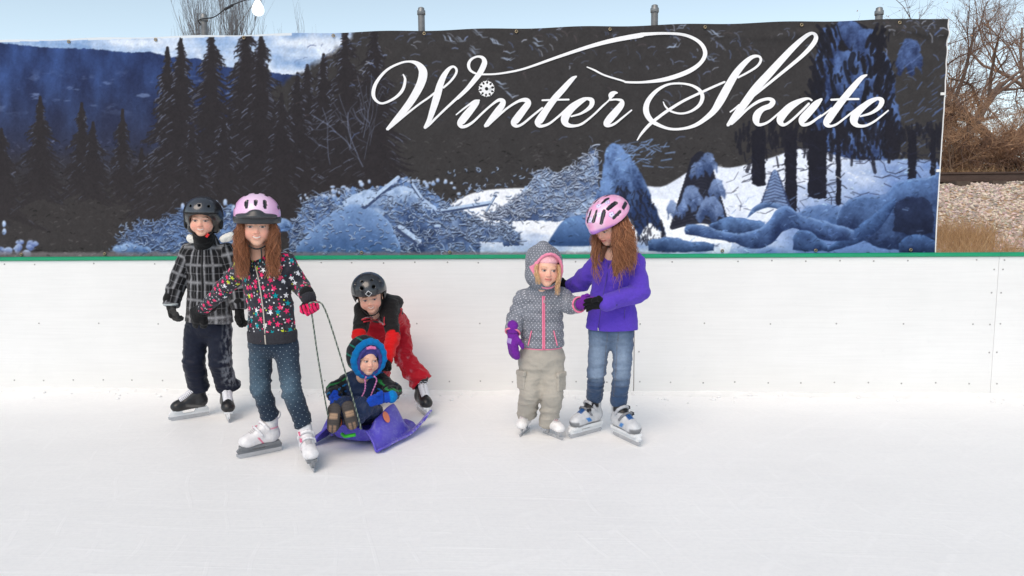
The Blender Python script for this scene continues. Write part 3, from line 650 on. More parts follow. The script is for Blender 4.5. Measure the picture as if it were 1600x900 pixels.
    for z, xs in ((BZ1-.022, np.arange(-4.75, 2.6, .64)), (BZ0+.02, np.arange(-4.6, 2.6, .64))):
        for x in xs:
            g = MB(); n_ = 12; V = []
            for r, y in ((.012, -.001), (.012, -.004), (.0055, -.005), (.0055, -.001)):
                V += [[x+r*math.cos(2*math.pi*j/n_), BYP-.004+y, z+r*math.sin(2*math.pi*j/n_)] for j in range(n_)]
            g.add(V, [[i*n_+j, i*n_+(j+1) % n_, (i+1)*n_+(j+1) % n_, (i+1)*n_+j] for i in range(3) for j in range(n_)]); g.build('grommet', gm, root, smooth=True)
    for z in (2.06, 1.55):
        g = MB(); g.box((BX1-.02, BYP-.008, z), (.014, .004, .009)); g.build('edge_clip', mat('clip_white', L(225, 225, 222), .4, .05), root)
make_banner()
# ------------------------------------------------------------------ ice
def make_ice():
    nx, ny = 260, 220
    gx = np.linspace(-14, 14, nx); gy = np.linspace(-8, DW+.02, ny); X, Y = np.meshgrid(gx, gy)
    Z = .003*vnoise(np.stack([X*1.3, Y*1.3, X*0], -1))
    a = np.arange(nx*ny).reshape(ny, nx); F = np.stack([a[:-1, :-1], a[:-1, 1:], a[1:, 1:], a[1:, :-1]], -1).reshape(-1, 4)
    M, nt, b = newmat('scraped_ice'); tc = N(nt, 'ShaderNodeTexCoord')
    def mapped(sx, sy, rz):
        mp = N(nt, 'ShaderNodeMapping'); mp.inputs['Scale'].default_value = (sx, sy, 1); mp.inputs['Rotation'].default_value = (0, 0, rz); ln(nt, tc.outputs['Object'], mp.inputs['Vector']); return mp.outputs[0]
    def scratch(sx, sy, rz, lo, hi, sc=1, dist=.4):
        f = noise(nt, sc, 3, .6, vec=mapped(sx, sy, rz), dist=dist); return ramp(nt, f, [(lo, (0, 0, 0)), (hi, (1, 1, 1))])
    s1 = scratch(1.2, 60, .55, .56, .66); s2 = scratch(1.0, 75, -.5, .58, .66); s3 = scratch(2.0, 90, 1.2, .6, .68); s4 = scratch(1.5, 50, 2.3, .6, .7); s5 = scratch(1.3, 9, .5, .55, .75, dist=2.2)
    sc_ = mixc(nt, 1, mixc(nt, 1, s1, s2, 'ADD'), mixc(nt, 1, s3, s4, 'ADD'), 'ADD')
    cl = noise(nt, 1.1, 6, .62, vec=mapped(1, 1.6, 0)); fr = noise(nt, 45, 5, .7)
    base = ramp(nt, cl, [(.3, (.87, .87, .868)), (.7, (.92, .92, .915))])
    base = mixc(nt, mathn(nt, 'MULTIPLY', sc_, .12), base, (.95, .95, .955))
    base = mixc(nt, mathn(nt, 'MULTIPLY', s5, .16), base, (.72, .73, .745))
    base = mixc(nt, mathn(nt, 'MULTIPLY', ramp(nt, fr, [(.45, (0, 0, 0)), (.62, (1, 1, 1))]), .22), base, (.76, .765, .785))
    ln(nt, base, b.inputs['Base Color'])
    ln(nt, ramp(nt, mixc(nt, .5, sc_, cl), [(.2, (.42,)*3), (.8, (.7,)*3)]), b.inputs['Roughness']); b.inputs['Specular IOR Level'].default_value = .22; b.inputs['IOR'].default_value = 1.31
    cuts = None
    for k_, (sx_, sy_, rz_, sc2, lo_) in enumerate([(1, 1, .0, 1.7, .0), (.8, 1.1, 1.3, 2.3, 0), (1.2, .7, 2.6, 1.2, 0)]):
        mp_ = N(nt, 'ShaderNodeMapping'); mp_.inputs['Location'].default_value = (3.1*k_+1.7, 5.3-2.9*k_, 0); mp_.inputs['Rotation'].default_value = (0, 0, rz_); mp_.inputs['Scale'].default_value = (sx_, sy_, 1); ln(nt, tc.outputs['Object'], mp_.inputs['Vector'])
        wv = N(nt, 'ShaderNodeTexWave'); wv.wave_type = 'RINGS'; wv.inputs['Scale'].default_value = sc2; wv.inputs['Distortion'].default_value = 9; wv.inputs['Detail'].default_value = 2; wv.inputs['Detail Scale'].default_value = .35; ln(nt, mp_.outputs[0], wv.inputs['Vector'])
        ms_ = ramp(nt, noise(nt, 2.6+k_, 3, .6, vec=mp_.outputs[0]), [(.46, (0, 0, 0)), (.60, (1, 1, 1))]); q_ = mathn(nt, 'MULTIPLY', ramp(nt, wv.outputs['Fac'], [(.965, (0, 0, 0)), (.99, (1, 1, 1))]), ms_); cuts = q_ if cuts is None else mathn(nt, 'MAXIMUM', cuts, q_)
    base = mixc(nt, mathn(nt, 'MULTIPLY', cuts, .22), base, (.97, .97, .97)); ln(nt, base, b.inputs['Base Color'])
    h = mixc(nt, .4, mixc(nt, .5, sc_, fr), cuts); bump(nt, b, h, .22, .005)
    tag(mkmesh('ice', np.stack([X, Y, Z], -1).reshape(-1, 3), F, M), kind='structure')
make_ice()
def make_snow_ridge():            # scraped snow packed against the foot of the boards
    nx, ny = 900, 14; gx = np.linspace(-9, 9, nx); t = np.linspace(0, 1, ny); X, T = np.meshgrid(gx, t)
    n_ = fbm(np.stack([X*2.2, X*0, X*0], -1), 4); w_ = .13+.07*n_; hh = .011+.011*fbm(np.stack([X*3.1, X*0+5, X*0], -1), 4)
    Y = DW+.004-w_*T; Z = np.maximum(hh, .008)*(1-T)**1.7*(1+.35*fbm(np.stack([X*14, T*6, X*0+2], -1), 3))-.002*T
    a = np.arange(nx*ny).reshape(ny, nx); F = np.stack([a[:-1, :-1], a[1:, :-1], a[1:, 1:], a[:-1, 1:]], -1).reshape(-1, 4)
    tag(mkmesh('packed_snow', np.stack([X, Y, Z], -1).reshape(-1, 3), F, mat('packed_snow', (.84, .84, .835), .85, .06, 12, .3, 60)), kind='stuff')
    V = []; mb = MB(); r = random.Random(5)
    for i in range(110):
        x = r.uniform(-4.5, 3.6); y = DW-.03-abs(r.gauss(0, .12)); s = r.uniform(.004, .013)
        M3 = np.diag([s*r.uniform(.7, 1.5), s*r.uniform(.7, 1.3), s*r.uniform(.5, .9)]); mb.lathe((x, y, s*.3), [(.4, -.8), (1, -.1), (.75, .6), (.2, .95)], 6, M3)
    tag(mb.build('snow_crumbs', mat('packed_snow'), smooth=True), kind='stuff')
make_snow_ridge()

# ------------------------------------------------------------------ boards
BM, nt, b = newmat('board_plastic')
f1 = noise(nt, 2.2, 6, .6); tcb = N(nt, 'ShaderNodeTexCoord'); mp = N(nt, 'ShaderNodeMapping'); mp.inputs['Scale'].default_value = (1.4, 1, 40); ln(nt, tcb.outputs['Object'], mp.inputs['Vector'])
f2 = noise(nt, 1.5, 4, .6, vec=mp.outputs[0], dist=.3)
c_ = mixc(nt, 1, ramp(nt, f1, [(.3, (.765, .765, .76)), (.7, (.81, .81, .805))]), ramp(nt, f2, [(.35, (.965, .965, .965)), (.6, (1, 1, 1))]), 'MULTIPLY')
sx = N(nt, 'ShaderNodeSeparateXYZ'); ln(nt, tcb.outputs['Object'], sx.inputs[0])
gz = mathn(nt, 'ADD', sx.outputs['Z'], mathn(nt, 'MULTIPLY', f1, .12)); gr_ = ramp(nt, gz, [(.08, (1, 1, 1)), (.30, (0, 0, 0))])
c_ = mixc(nt, mathn(nt, 'MULTIPLY', gr_, .32), c_, (.70, .69, .66))
mk = noise(nt, 9, 3, .5, dist=2.0); c_ = mixc(nt, mathn(nt, 'MULTIPLY', ramp(nt, mk, [(.66, (0, 0, 0)), (.72, (1, 1, 1))]), .10), c_, (.6, .6, .62))
ln(nt, c_, b.inputs['Base Color']); b.inputs['Roughness'].default_value = .38; bump(nt, b, noise(nt, 40, 4), .05, .003)
screw_m = mat('screw_head', L(168, 167, 165), .4, .2, metal=.2)
SEAMS = [-6.79, -4.33, -1.95, .552, 3.014, 5.454]
lab = {1: 'white rink board section at the left edge, below the banner\'s blue mountains', 2: 'white rink board section behind the crouching child in red and the small girl', 3: 'white rink board section right of the girl in purple, between the two seams', 4: 'white rink board section at the right edge, past the right-hand seam', 0: 'white rink board section beyond the left end of the banner'}
for k in range(5):
    x0, x1 = SEAMS[k], SEAMS[k+1]; g = .0028
    r_ = empty('rink_board', ((x0+x1)/2, DW, 0), lab[k], 'rink board', 'white rink board sections')
    P = MB(); a = .003; z0, z1 = -.05, .966; y0, y1 = DW, DW+.03
    pr = [(y1, z0), (y0+a, z0), (y0, z0+a), (y0, z1-a), (y0+a, z1), (y1, z1)]; V = [[x, y, z] for x in (x0+(g if k < 4 else .001), x1-(g if k < 3 else .001)) for y, z in pr]; n_ = len(pr)
    P.add(V, [[i, (i+1) % n_, n_+(i+1) % n_, n_+i] for i in range(n_)]+[list(range(n_))[::-1], list(range(n_, 2*n_))]); P.build('panel', BM, r_)
    rr = random.Random(k)
    xs = [x0+.028+.2286*i+(.0 if i else .012) for i in range(11)]
    pts = [(x, .942) for x in xs]+[(x, .068+.002*(x+4)) for x in xs]+[(x, .50) for x in xs[::2]]+[(x1-.03, z) for z in (.30, .5, .72, .88)]+[(x0+.03, z) for z in (.3, .72, .88)]
    for x, z in pts:
        if rr.random() < .04: continue
        s = MB(); x += rr.uniform(-.006, .006); z += rr.uniform(-.004, .004); n_ = 8
        V = [[x+q*math.cos(j*math.pi/4), DW-yy, z+q*math.sin(j*math.pi/4)] for q, yy in ((.0062, -.001), (.0056, .0018), (.003, .0022)) for j in range(n_)]
        s.add(V, [[i*n_+j, i*n_+(j+1) % n_, (i+1)*n_+(j+1) % n_, (i+1)*n_+j] for i in range(2) for j in range(n_)]+[[16+j for j in range(8)]]); s.build('screw', screw_m, r_, smooth=True)
    # the green capping strip of this board
    c = MB(); pr = [(y1+.001, .967), (y0-.010, .967), (y0-.015, .971), (y0-.015, .988), (y0-.008, .9935), (y1+.001, .9935)]
    V = [[x, y, z] for x in (x0+.0008, x1-.0008) for y, z in pr]; n_ = 6
    c.add(V, [[i, (i+1) % n_, n_+(i+1) % n_, n_+i] for i in range(n_)]+[list(range(n_))[::-1], list(range(n_, 2*n_))]); c.build('cap_strip', mat('green_cap', L(0, 148, 104), .4, .12, 8), r_)

# ------------------------------------------------------------------ posts behind the banner
post_m = mat('galvanised_post', L(135, 138, 140), .45, .2, 30, metal=.5)
first = None
for k, (px, py, l) in enumerate([(318, 22, 'grey steel post topping the banner at left, wrapped by the light wire'), (658, 12, 'grey capped steel post rising over the banner above the word Winter'), (1023, 8, 'grey capped steel post rising over the middle of the banner, left of the S'), (1374, 12, 'grey capped steel post rising over the banner above the end of Skate')]):
    p = at(px, py, DW+.085); z1 = p[2]
    r_ = empty('fence_post', (p[0], DW+.085, -.3), l, 'post', 'posts holding the banner')
    q = MB(); q.lathe((p[0], DW+.085, 0), [(.024, -.3), (.024, z1-.045)], 16); q.build('pole', post_m, r_, smooth=True)
    q = MB(); q.lathe((p[0], DW+.085, z1-.05), [(.024, 0), (.029, .002), (.029, .028), (.022, .036), (.022, .047), (.014, .052)], 16); q.build('cap', post_m, r_, smooth=True)
# string light wire with its bulb
wire = MB(); p0 = at(318, 33, DW+.055); pA = at(352, 14, DW-.05); pB = at(362, 8, DW-.07); pC = at(386, -1, DW-.2); pD = at(402, -9, DW-.3); pE = at(560, -120, DW-1.2)
wire.tube(cubic([p0+[-.03, .02, -.02], p0+[-.03, -.012, .0], p0+[.01, -.03, .008], (p0+pA)/2+[0, 0, -.012], pA, pB, pC, pD, pE, pE+[1.5, -1.6, .6], pE+[4, -4, 1.9]], 8), .0042, 6)
wire.tube(cubic([pA+[-.006, 0, -.004], pA+[.02, 0, .008], pB+[.006, 0, .0]], 5), .009, 6)
wr = wire.build('light_wire', mat('black_wire', L(28, 28, 32), .5), smooth=True); tag(wr, 'thin black wire running up from the left banner post', 'wire')
bc = pD+[0, 0, -.005]; br = empty('string_bulb', bc, 'lit white light bulb hanging from the wire at the top', 'light bulb')
s = MB(); s.lathe(bc+[0, 0, -.028], [(.012, 0), (.0135, .004), (.0135, .03), (.009, .036)], 14); s.build('socket', mat('orange_socket', L(150, 70, 30), .5), br, smooth=True)
bm_, nt, b = newmat('bulb_glass'); b.inputs['Base Color'].default_value = (.95, .95, .93, 1); b.inputs['Emission Color'].default_value = (1, .98, .94, 1); b.inputs['Emission Strength'].default_value = .8; b.inputs['Roughness'].default_value = .2
s = MB(); s.lathe(bc+[0, 0, -.028], [(.013, .004), (.015, -.008), (.024, -.024), (.034, -.042), (.039, -.060), (.038, -.078), (.030, -.093), (.016, -.102), (.004, -.105)][::-1], 20); s.build('bulb', bm_, br, smooth=True)

# ------------------------------------------------------------------ land behind the rink
def terr(X, Y):
    z = np.interp(Y, [DW+.03, 7, 9.2, 10.6, 11.4, 13.3, 17, 19, 30, 60, 400], [-.05, .1, .42, .62, .86, 1.61, 1.61, 1.15, 1.1, .8, .2])
    return z+.05*vnoise(np.stack([X*.5, Y*.5, X*0+3], -1))*np.clip((Y-5.6), 0, 1)
gx = np.r_[np.linspace(-300, -22, 24), np.linspace(-20, 22, 240), np.linspace(24, 300, 24)]; gy = np.r_[np.linspace(DW+.032, 22, 150), np.geomspace(22.5, 900, 40)]
X, Y = np.meshgrid(gx, gy); Z = terr(X, Y)+.035*fbm(np.stack([X*3, Y*3, X*0], -1), 3)*np.exp(-((Y-12.3)/1.6)**2)
a = np.arange(X.size).reshape(X.shape); F = np.stack([a[:-1, :-1], a[:-1, 1:], a[1:, 1:], a[1:, :-1]], -1).reshape(-1, 4)
GM, nt, b = newmat('dry_ground'); n_ = noise(nt, 3, 6, .7)
ln(nt, ramp(nt, n_, [(.3, L(140, 110, 86)), (.5, L(176, 146, 116)), (.72, L(200, 174, 144))]), b.inputs['Base Color']); b.inputs['Roughness'].default_value = .95; bump(nt, b, noise(nt, 30, 5), .5, .03)
tag(mkmesh('ground', np.stack([X, Y, Z], -1).reshape(-1, 3), F, GM), kind='structure')
# near ground on this side, out past the sides and behind the camera
tag(mkmesh('rink_surround', [[-900, -900, -.06], [900, -900, -.06], [900, DW+.04, -.06], [-900, DW+.04, -.06]], [[0, 1, 2, 3]], GM, smooth=False), kind='structure')
def hull_stones(n, xr, yr, sr, seed, name, m_, label):
    r = np.random.RandomState(seed); base = np.array([[1, 1, 1], [1, -1, -1], [-1, 1, -1], [-1, -1, 1], [1.2, 0, -.2], [-1.1, .2, .3], [0, 1.2, 0], [0, -1.2, .1]], float)
    # irregular octahedron-like stones
    V0 = np.array([[1, 0, 0], [.2, 1, 0], [-1, .2, 0], [-.1, -1, 0], [0, .1, .8], [.1, 0, -.8]]); F0 = np.array([[0, 1, 4], [1, 2, 4], [2, 3, 4], [3, 0, 4], [1, 0, 5], [2, 1, 5], [3, 2, 5], [0, 3, 5]])
    x = r.uniform(*xr, n); y = r.uniform(*yr, n); z = terr(x, y)+.03*fbm(np.stack([x*3, y*3, x*0], -1), 2)*np.exp(-((y-12.3)/1.6)**2)
    s = r.uniform(*sr, (n, 1, 3))*np.array([1, 1, .75]); V = (V0[None]+r.uniform(-.3, .3, (n, 6, 3)))*s; an = r.uniform(0, 6.28, n); c_, s_ = np.cos(an)[:, None], np.sin(an)[:, None]
    V = np.stack([V[..., 0]*c_-V[..., 1]*s_, V[..., 0]*s_+V[..., 1]*c_, V[..., 2]], -1)+np.stack([x, y, z], -1)[:, None]
    F = (F0[None]+np.arange(n)[:, None, None]*6).reshape(-1, 3)
    col = np.repeat(lin(np.stack([r.uniform(150, 232, n)]*3, -1)*np.array([1, .91, .84])+r.uniform(-8, 8, (n, 3))), 6, 0)
    tag(mkmesh(name, V.reshape(-1, 3), F, m_, smooth=False, col=col), kind='stuff')
hull_stones(20000, (1.5, 9), (10.4, 13.9), (.02, .055), 3, 'track_ballast', mat('ballast', None, .9, .15, attr=True), '')
# rails
rust = mat('rail_steel', L(84, 66, 58), .6, .25, 12, metal=.3)
for Yr, l in ((13.75, 'near rusty rail of the track behind the rink'), (15.2, 'far rusty rail of the track behind the rink')):
    q = MB(); pr = [(-.07, 0), (.07, 0), (.07, .012), (.012, .03), (.012, .12), (.036, .135), (.036, .17), (-.036, .17), (-.036, .135), (-.012, .12), (-.012, .03), (-.07, .012)]
    z = 1.66; V = [[x, Yr+a, z+b_] for x in (-30, 30) for a, b_ in pr]; k = len(pr); q.add(V, [[i, (i+1) % k, k+(i+1) % k, k+i] for i in range(k)]+[list(range(k))[::-1], list(range(k, 2*k))])
    tag(q.build('rail', rust), l, 'rail', 'rails of the railway track')
tm_ = mat('railway_tie_wood', L(86, 74, 66), .9, .3, 8)
tie = None
for i in range(28):
    x = -2+i*.6
    if tie is None:
        q = MB(); q.box((0, 0, 0), (.115, 1.25, .075)); tie = q.build('railway_tie', tm_); o = tie
    else: o = tie.copy(); SC.collection.objects.link(o)
    o.location = (x, 14.48, 1.585); tag(o, 'weathered wooden tie lying under the rails on the gravel', 'railway tie', 'ties under the rails')

def strands(P, R, n=3):           # P: s x k x 3 centre lines, R: s x k radii -> one mesh
    S, K = P.shape[:2]; T = np.gradient(P, axis=1); T /= np.linalg.norm(T, axis=2)[..., None]+1e-12
    ref = np.where(np.abs(T[..., 2:3]) > .8, np.array([1., 0, 0]), np.array([0, 0, 1.])); ref = np.broadcast_to(ref[:, :1], T.shape)
    A = ref-T*(ref*T).sum(-1)[..., None]; A /= np.linalg.norm(A, axis=2)[..., None]+1e-12; B = np.cross(T, A)
    an = 2*np.pi*np.arange(n)/n; V = P[:, :, None]+R[:, :, None, None]*(np.cos(an)[:, None]*A[:, :, None]+np.sin(an)[:, None]*B[:, :, None])
    i = np.arange(S*K*n).reshape(S, K, n); a = i[:, :-1]; b = i[:, 1:]
    F = np.stack([a, np.roll(a, -1, 2), np.roll(b, -1, 2), b], -1).reshape(-1, 4)
    return V.reshape(-1, 3), F
def bare_tree(x, y, h, seed, label, spread=.5, upright=0.0, lv=5, trunk_r=None, bark=(96, 80, 70), twig=(104, 84, 72), lean=0.0, nb=5, droop=0.0, group='bare trees beyond the track', cat='tree', leaves=0, zz=None, rmin=.0035):
    r = np.random.RandomState(seed); z0 = float(terr(np.array(x), np.array(y))) if zz is None else zz
    tr = trunk_r or h*.022; lev = {0: []}
    def grow(p, d, l, rad, level):
        K = 6; pts = [p]
        for k in range(K-1):
            d = d+r.randn(3)*.16+np.array([0, 0, upright*.22-droop*.1*level]); d /= np.linalg.norm(d); pts.append(pts[-1]+d*l/(K-1))
        pts = np.array(pts); e = rad*(.45 if level else .5); lev.setdefault(level, []).append((pts, np.linspace(rad, e, K)))
        if level >= lv: return
        for _ in range(nb if level else nb+3):
            t = r.uniform(.25 if level else .3, 1.0); q = pts[0]+0; f = t*(K-1); i = min(int(f), K-2); q = pts[i]+(pts[i+1]-pts[i])*(f-i)
            dd = d+r.randn(3)*spread*(1.1 if level else 1.3); dd[2] += upright; dd /= np.linalg.norm(dd)
            grow(q, dd, l*r.uniform(.45, .75), max(rad*(1-.5*t)*r.uniform(.45, .65), rmin), level+1)
    grow(np.array([x, y, z0-.1]), np.array([lean, 0, 1.]), h*.5, tr, 0)
    root = empty('bare_tree' if cat == 'tree' else 'bare_shrub', (x, y, z0), label, cat, group)
    def mk(name, ls, c, n):
        P = np.array([a for l in ls for a, _ in lev.get(l, [])]); R = np.array([b for l in ls for _, b in lev.get(l, [])])
        V, F = strands(P, R, n); mkmesh(name, V, F, mat('bark_%d_%d' % (c[0], c[2]), L(*c), .9, .3, 6), root); return P
    mk('trunk', [0, 1], bark, 7); P = mk('twigs', range(2, lv+1), twig, 3)
    if leaves:
        E_ = P[:, -1]; E_ = E_[r.randint(0, len(E_), leaves)]+r.randn(leaves, 3)*.08; s = r.uniform(.015, .035, (leaves, 1, 1)); q = r.randn(leaves, 2, 3); q /= np.linalg.norm(q, axis=2)[..., None]
        V = np.stack([E_-q[:, 0]*s[:, 0], E_+q[:, 1]*s[:, 0]*.6, E_+q[:, 0]*s[:, 0], E_-q[:, 1]*s[:, 0]*.6], 1); F = np.arange(leaves*4).reshape(-1, 4)
        mkmesh('dead_leaves', V.reshape(-1, 3), F, mat('dead_leaf', L(158, 122, 92), .8, .4, 3), root, smooth=False)
def bx(px, Y): return at(px, 300, Y)[0]
TR = [(1500, 22, 7.5, 'leaning bare tree just right of the banner edge', .5, .1, -.12), (1590, 19, 7.0, 'dark bare tree with crooked limbs at the right edge', .6, .0, -.15), (1545, 27, 8.5, 'pale bare tree behind the track thicket, middle of the gap', .45, .2, 0), (1640, 25, 9, 'tall bare tree just outside the right edge', .5, .1, -.1), (1480, 33, 8, 'slender bare tree half hidden by the banner edge', .4, .3, 0), (1700, 20, 7, 'bare tree well right of the track gap', .5, .1, 0), (1440, 26, 5.0, 'low bare tree hidden behind the right end of the banner', .5, .1, 0), (1800, 26, 8, 'wide bare tree far right of the rink', .5, .1, 0), (1960, 24, 7.5, 'bare tree out of the picture to the right, nearest the photo edge', .5, .1, 0), (2130, 27, 8.5, 'bare tree farthest out of the picture to the right', .5, .15, 0)]
for i, (px, Y, h, l, sp, up, le) in enumerate(TR):
    bare_tree(bx(px, Y), Y, h, 40+i, l, sp, up, lean=le, lv=4, nb=6, leaves=1200 if i in (1, 3) else 300, bark=(90, 74, 66) if i == 1 else (136, 116, 104), twig=(112, 88, 76) if i == 1 else (146, 118, 100))
SH = [(1478, 19), (1492, 18), (1512, 20), (1530, 18.4), (1552, 19.5), (1572, 18.2), (1590, 19), (1612, 18.5), (1640, 19.5), (1445, 20), (1410, 20), (1680, 19), (1500, 23), (1560, 24), (1606, 23), (1730, 19), (1790, 18.5), (1850, 20), (1920, 19), (2000, 19.5), (2090, 19)]
wh = ['behind the banner edge', 'close to the banner edge', 'in the middle of the thicket', 'left of the thicket middle', 'right of the thicket middle', 'towards the right edge', 'at the right edge', 'past the right edge', 'further past the right edge', 'hidden behind the banner', 'deep behind the banner', 'far right of the track', 'at the back left', 'at the back middle', 'at the back right', 'outside the picture, first to the right', 'outside the picture, second to the right', 'outside the picture, third to the right', 'outside the picture, fourth to the right', 'outside the picture, fifth to the right', 'outside the picture, farthest right']
for i, (px, Y) in enumerate(SH):
    bare_tree(bx(px, Y), Y, 2.2+.9*((i*37) % 10)/10, 90+i, 'brown leafless shrub beyond the rails, '+wh[i], .75, .15, lv=4, nb=6, trunk_r=.03, bark=(110, 88, 72), twig=[(164, 130, 106), (182, 146, 116), (146, 116, 98)][i % 3], group='brown shrubs beyond the track', cat='shrub', leaves=450)
for i, (px, Y, h, l) in enumerate([(318, 62, 18.5, 'upright bare poplar above the banner, left of the wire'), (340, 62, 21, 'tall bare poplar whose top rises behind the left post'), (362, 60, 22, 'tallest bare poplar crossed by the light wire'), (384, 64, 20.5, 'bare poplar just left of the bulb'), (404, 66, 17.2, 'short bare poplar under the hanging bulb'), (288, 66, 17.0, 'small bare poplar left of the other poplars')]):
    bare_tree(at(px, 40, Y)[0], Y, h*1.1, 150+i, l, .09, .8, lv=3, nb=6, trunk_r=.13, bark=(120, 116, 112), twig=(128, 130, 136), group='poplars behind the banner', zz=1.0, rmin=.010)
# dry grass between boards and gravel, and along the track
def grass(name, n, xr, yr, hr, seed, c1, c2, mask=None):
    r = np.random.RandomState(seed); x = r.uniform(*xr, n); y = r.uniform(*yr, n)
    k = fbm(np.stack([x*1.3, y*1.3, x*0+seed], -1), 3) > -.12; x, y = x[k], y[k]; n = len(x); z = terr(x, y)-.02; h = r.uniform(*hr, n); a = r.uniform(0, 6.28, n); le = r.uniform(.1, .6, n)*h
    K = 4; t = np.linspace(0, 1, K)[None]; P = np.stack([x[:, None]+np.cos(a)[:, None]*le[:, None]*t**2, y[:, None]+np.sin(a)[:, None]*le[:, None]*t**2, z[:, None]+h[:, None]*t*(1-.15*t)], -1)
    R = (r.uniform(.0025, .005, (n, 1)))*(1-.85*t); V, F = strands(P, R, 3); f = r.rand(n, 1)
    col = np.repeat(lin(np.array(c1)+(np.array(c2)-np.array(c1))*f), K*3, 0)
    tag(mkmesh(name, V, F, mat('dry_grass', None, .85, .1, attr=True), col=col), kind='stuff')
grass('dry_grass', 26000, (2.0, 7.5), (7.4, 11.2), (.15, .5), 5, (176, 134, 96), (226, 192, 146))
grass('trackside_grass', 9000, (1, 12), (16.2, 18.6), (.2, .6), 6, (170, 134, 98), (224, 190, 142))
# ------------------------------------------------------------------ people: shared builders
def rotz(a): c, s = math.cos(a), math.sin(a); return np.array([[c, -s, 0], [s, c, 0], [0, 0, 1.]])
def rotx(a): c, s = math.cos(a), math.sin(a); return np.array([[1., 0, 0], [0, c, -s], [0, s, c]])
def roty(a): c, s = math.cos(a), math.sin(a); return np.array([[c, 0, s], [0, 1., 0], [-s, 0, c]])
D2 = math.pi/180
class Fr:                         # a local frame
    def __init__(s, o, R, sc=1.0): s.o = np.array(o, float); s.R = np.array(R, float); s.s = sc
    def w(s, P): return s.o+s.s*(np.asarray(P, float)@s.R.T)
    def l(s, P): return ((np.asarray(P, float)-s.o)@s.R)/s.s
def headfr(o, yaw, pitch, roll, sc=1.0): return Fr(o, rotz(yaw*D2)@rotx(pitch*D2)@roty(roll*D2), sc)
def gauss(V, c, s): d = V-np.array(c); return np.exp(-(d*d).sum(-1)/(s*s))
def ridge3(P): return 1-2*np.abs(vnoise(P))
def folds(V, n, amp=.005, f=(8, 8, 26), seed=0, spots=()):
    warp = vnoise(V*5+seed)[:, None]*.03
    r = ridge3((V+warp)*np.array(f)+seed*7.3)*.62+.38*ridge3((V+warp)*np.array(f)*2.1+seed*3.1)
    a = np.full(len(V), amp)
    for c, s, k in spots: a = a+k*gauss(V, c, s)
    return a*1.25*(r-.42)
def organic(vol, name, m, parent, fr=None, disp=None, col=None, bones=None, rel=1, midx=None, ref=(0, -1, 0)):
    V, F = vol.mesh(); V = relax(V, F, rel, .5)
    n = vnormals(V, F)
    if disp is not None: V = V+n*disp(V, n)[:, None]
    L_ = V
    if fr is not None: V = fr.w(V)
    uv = bone_uv(V, F, bones, ref) if bones else None
    c = col(L_) if callable(col) else (np.tile(np.array(col), (len(V), 1)) if col is not None else None)
    mi = midx(L_[F].mean(1)) if midx is not None else None
    o = mkmesh(name, V, F, m, parent, uv=uv, col=c, midx=mi); return o, V, F
def paint(base, *ops):            # ops: (mask, colour)
    c = np.array(base, float)
    for m_, k in ops: c = c*(1-m_[:, None])+np.array(k)*m_[:, None]
    return c
def seg_d(P, a, b):
    a = np.array(a, float); ab = np.array(b, float)-a; t = np.clip((P-a)@ab/(ab@ab+1e-12), 0, 1); return np.linalg.norm(P-a-t[:, None]*ab, axis=1)
class Vents:                      # openings cut into a helmet shell; mask paints their inner shade dark
    def __init__(s): s.v = []
    def cut(s, vol, a, b, r, flat=None): vol.cone(a, b, r, r, .002, op='sub'); s.v.append((a, b, r)); return s
    def mask(s, P, e=1.12):
        m_ = np.zeros(len(P))
        for a, b, r in s.v: m_ = np.maximum(m_, seg_d(P, a, b) < r*e)
        return m_.astype(float)
def sstep(a, b, x): t = np.clip((x-a)/(b-a), 0, 1); return t*t*(3-2*t)
def surf(V, x, z, r=.012):
    k = (np.abs(V[:, 0]-x) < r) & (np.abs(V[:, 2]-z) < r)
    return V[k, 1].min() if k.any() else V[np.argmin((V[:, 0]-x)**2+(V[:, 2]-z)**2), 1]

SKIN = L(238, 188, 164)
skin_m = mat('skin', None, .5, .04, 20, attr=True, sss=.12, spec=.35)
eye_m = mat('eye_wet', None, .12, 0, 5, attr=True, spec=.6)
# ---- head in local coordinates: x to the viewer's right, y backwards, z up, eyes at z = 0, chin near -.1
def head_vol(age=1.0, smile=1.0, teeth=True, chub=0.0):
    v = Vol(.0034)
    v.ell((0, .016, .028), (.074, .090, .076), 0); v.ell((0, -.020, -.026), (.0615, .058, .064), .03)
    for s in (-1, 1):
        v.ell((s*(.033+.003*chub), -.050, -.036), (.027+.004*chub, .025, .026+.004*chub), .024)
        v.ell((s*.074, .012, -.012), (.008, .016, .024), .008)
        v.ell((s*.074+s*.006, .010, -.012), (.004, .009, .014), .004, op='sub')
    v.ell((0, -.058, -.080), (.021, .016, .015), .028)
    v.cone((0, -.076, -.004), (0, -.088, -.026), .0068, .0085, .012); v.ell((.0085, -.084, -.029), (.006, .007, .005), .006); v.ell((-.0085, -.084, -.029), (.006, .007, .005), .006)
    for s in (-1, 1):
        v.ell((s*.029, -.088, .000), (.016, .012, .010), .012, op='sub'); v.ell((s*.029, -.0665, .000), (.0135, .0125, .0115), .002)
        v.ell((s*.029, -.073, .0165), (.017, .007, .0055), .012)
    v.ell((0, -.0775, -.0485), (.019, .007, .0048), .006); v.ell((0, -.0765, -.0590), (.016, .0075, .0055), .006)
    v.ell((0, -.0875, -.0535), (.020*(1 if smile else .6), .006, .0022 if teeth else .0012), .003, op='sub')
    v.cone((0, .030, -.050), (0, .040, -.13), .046, .044, .03)
    return v
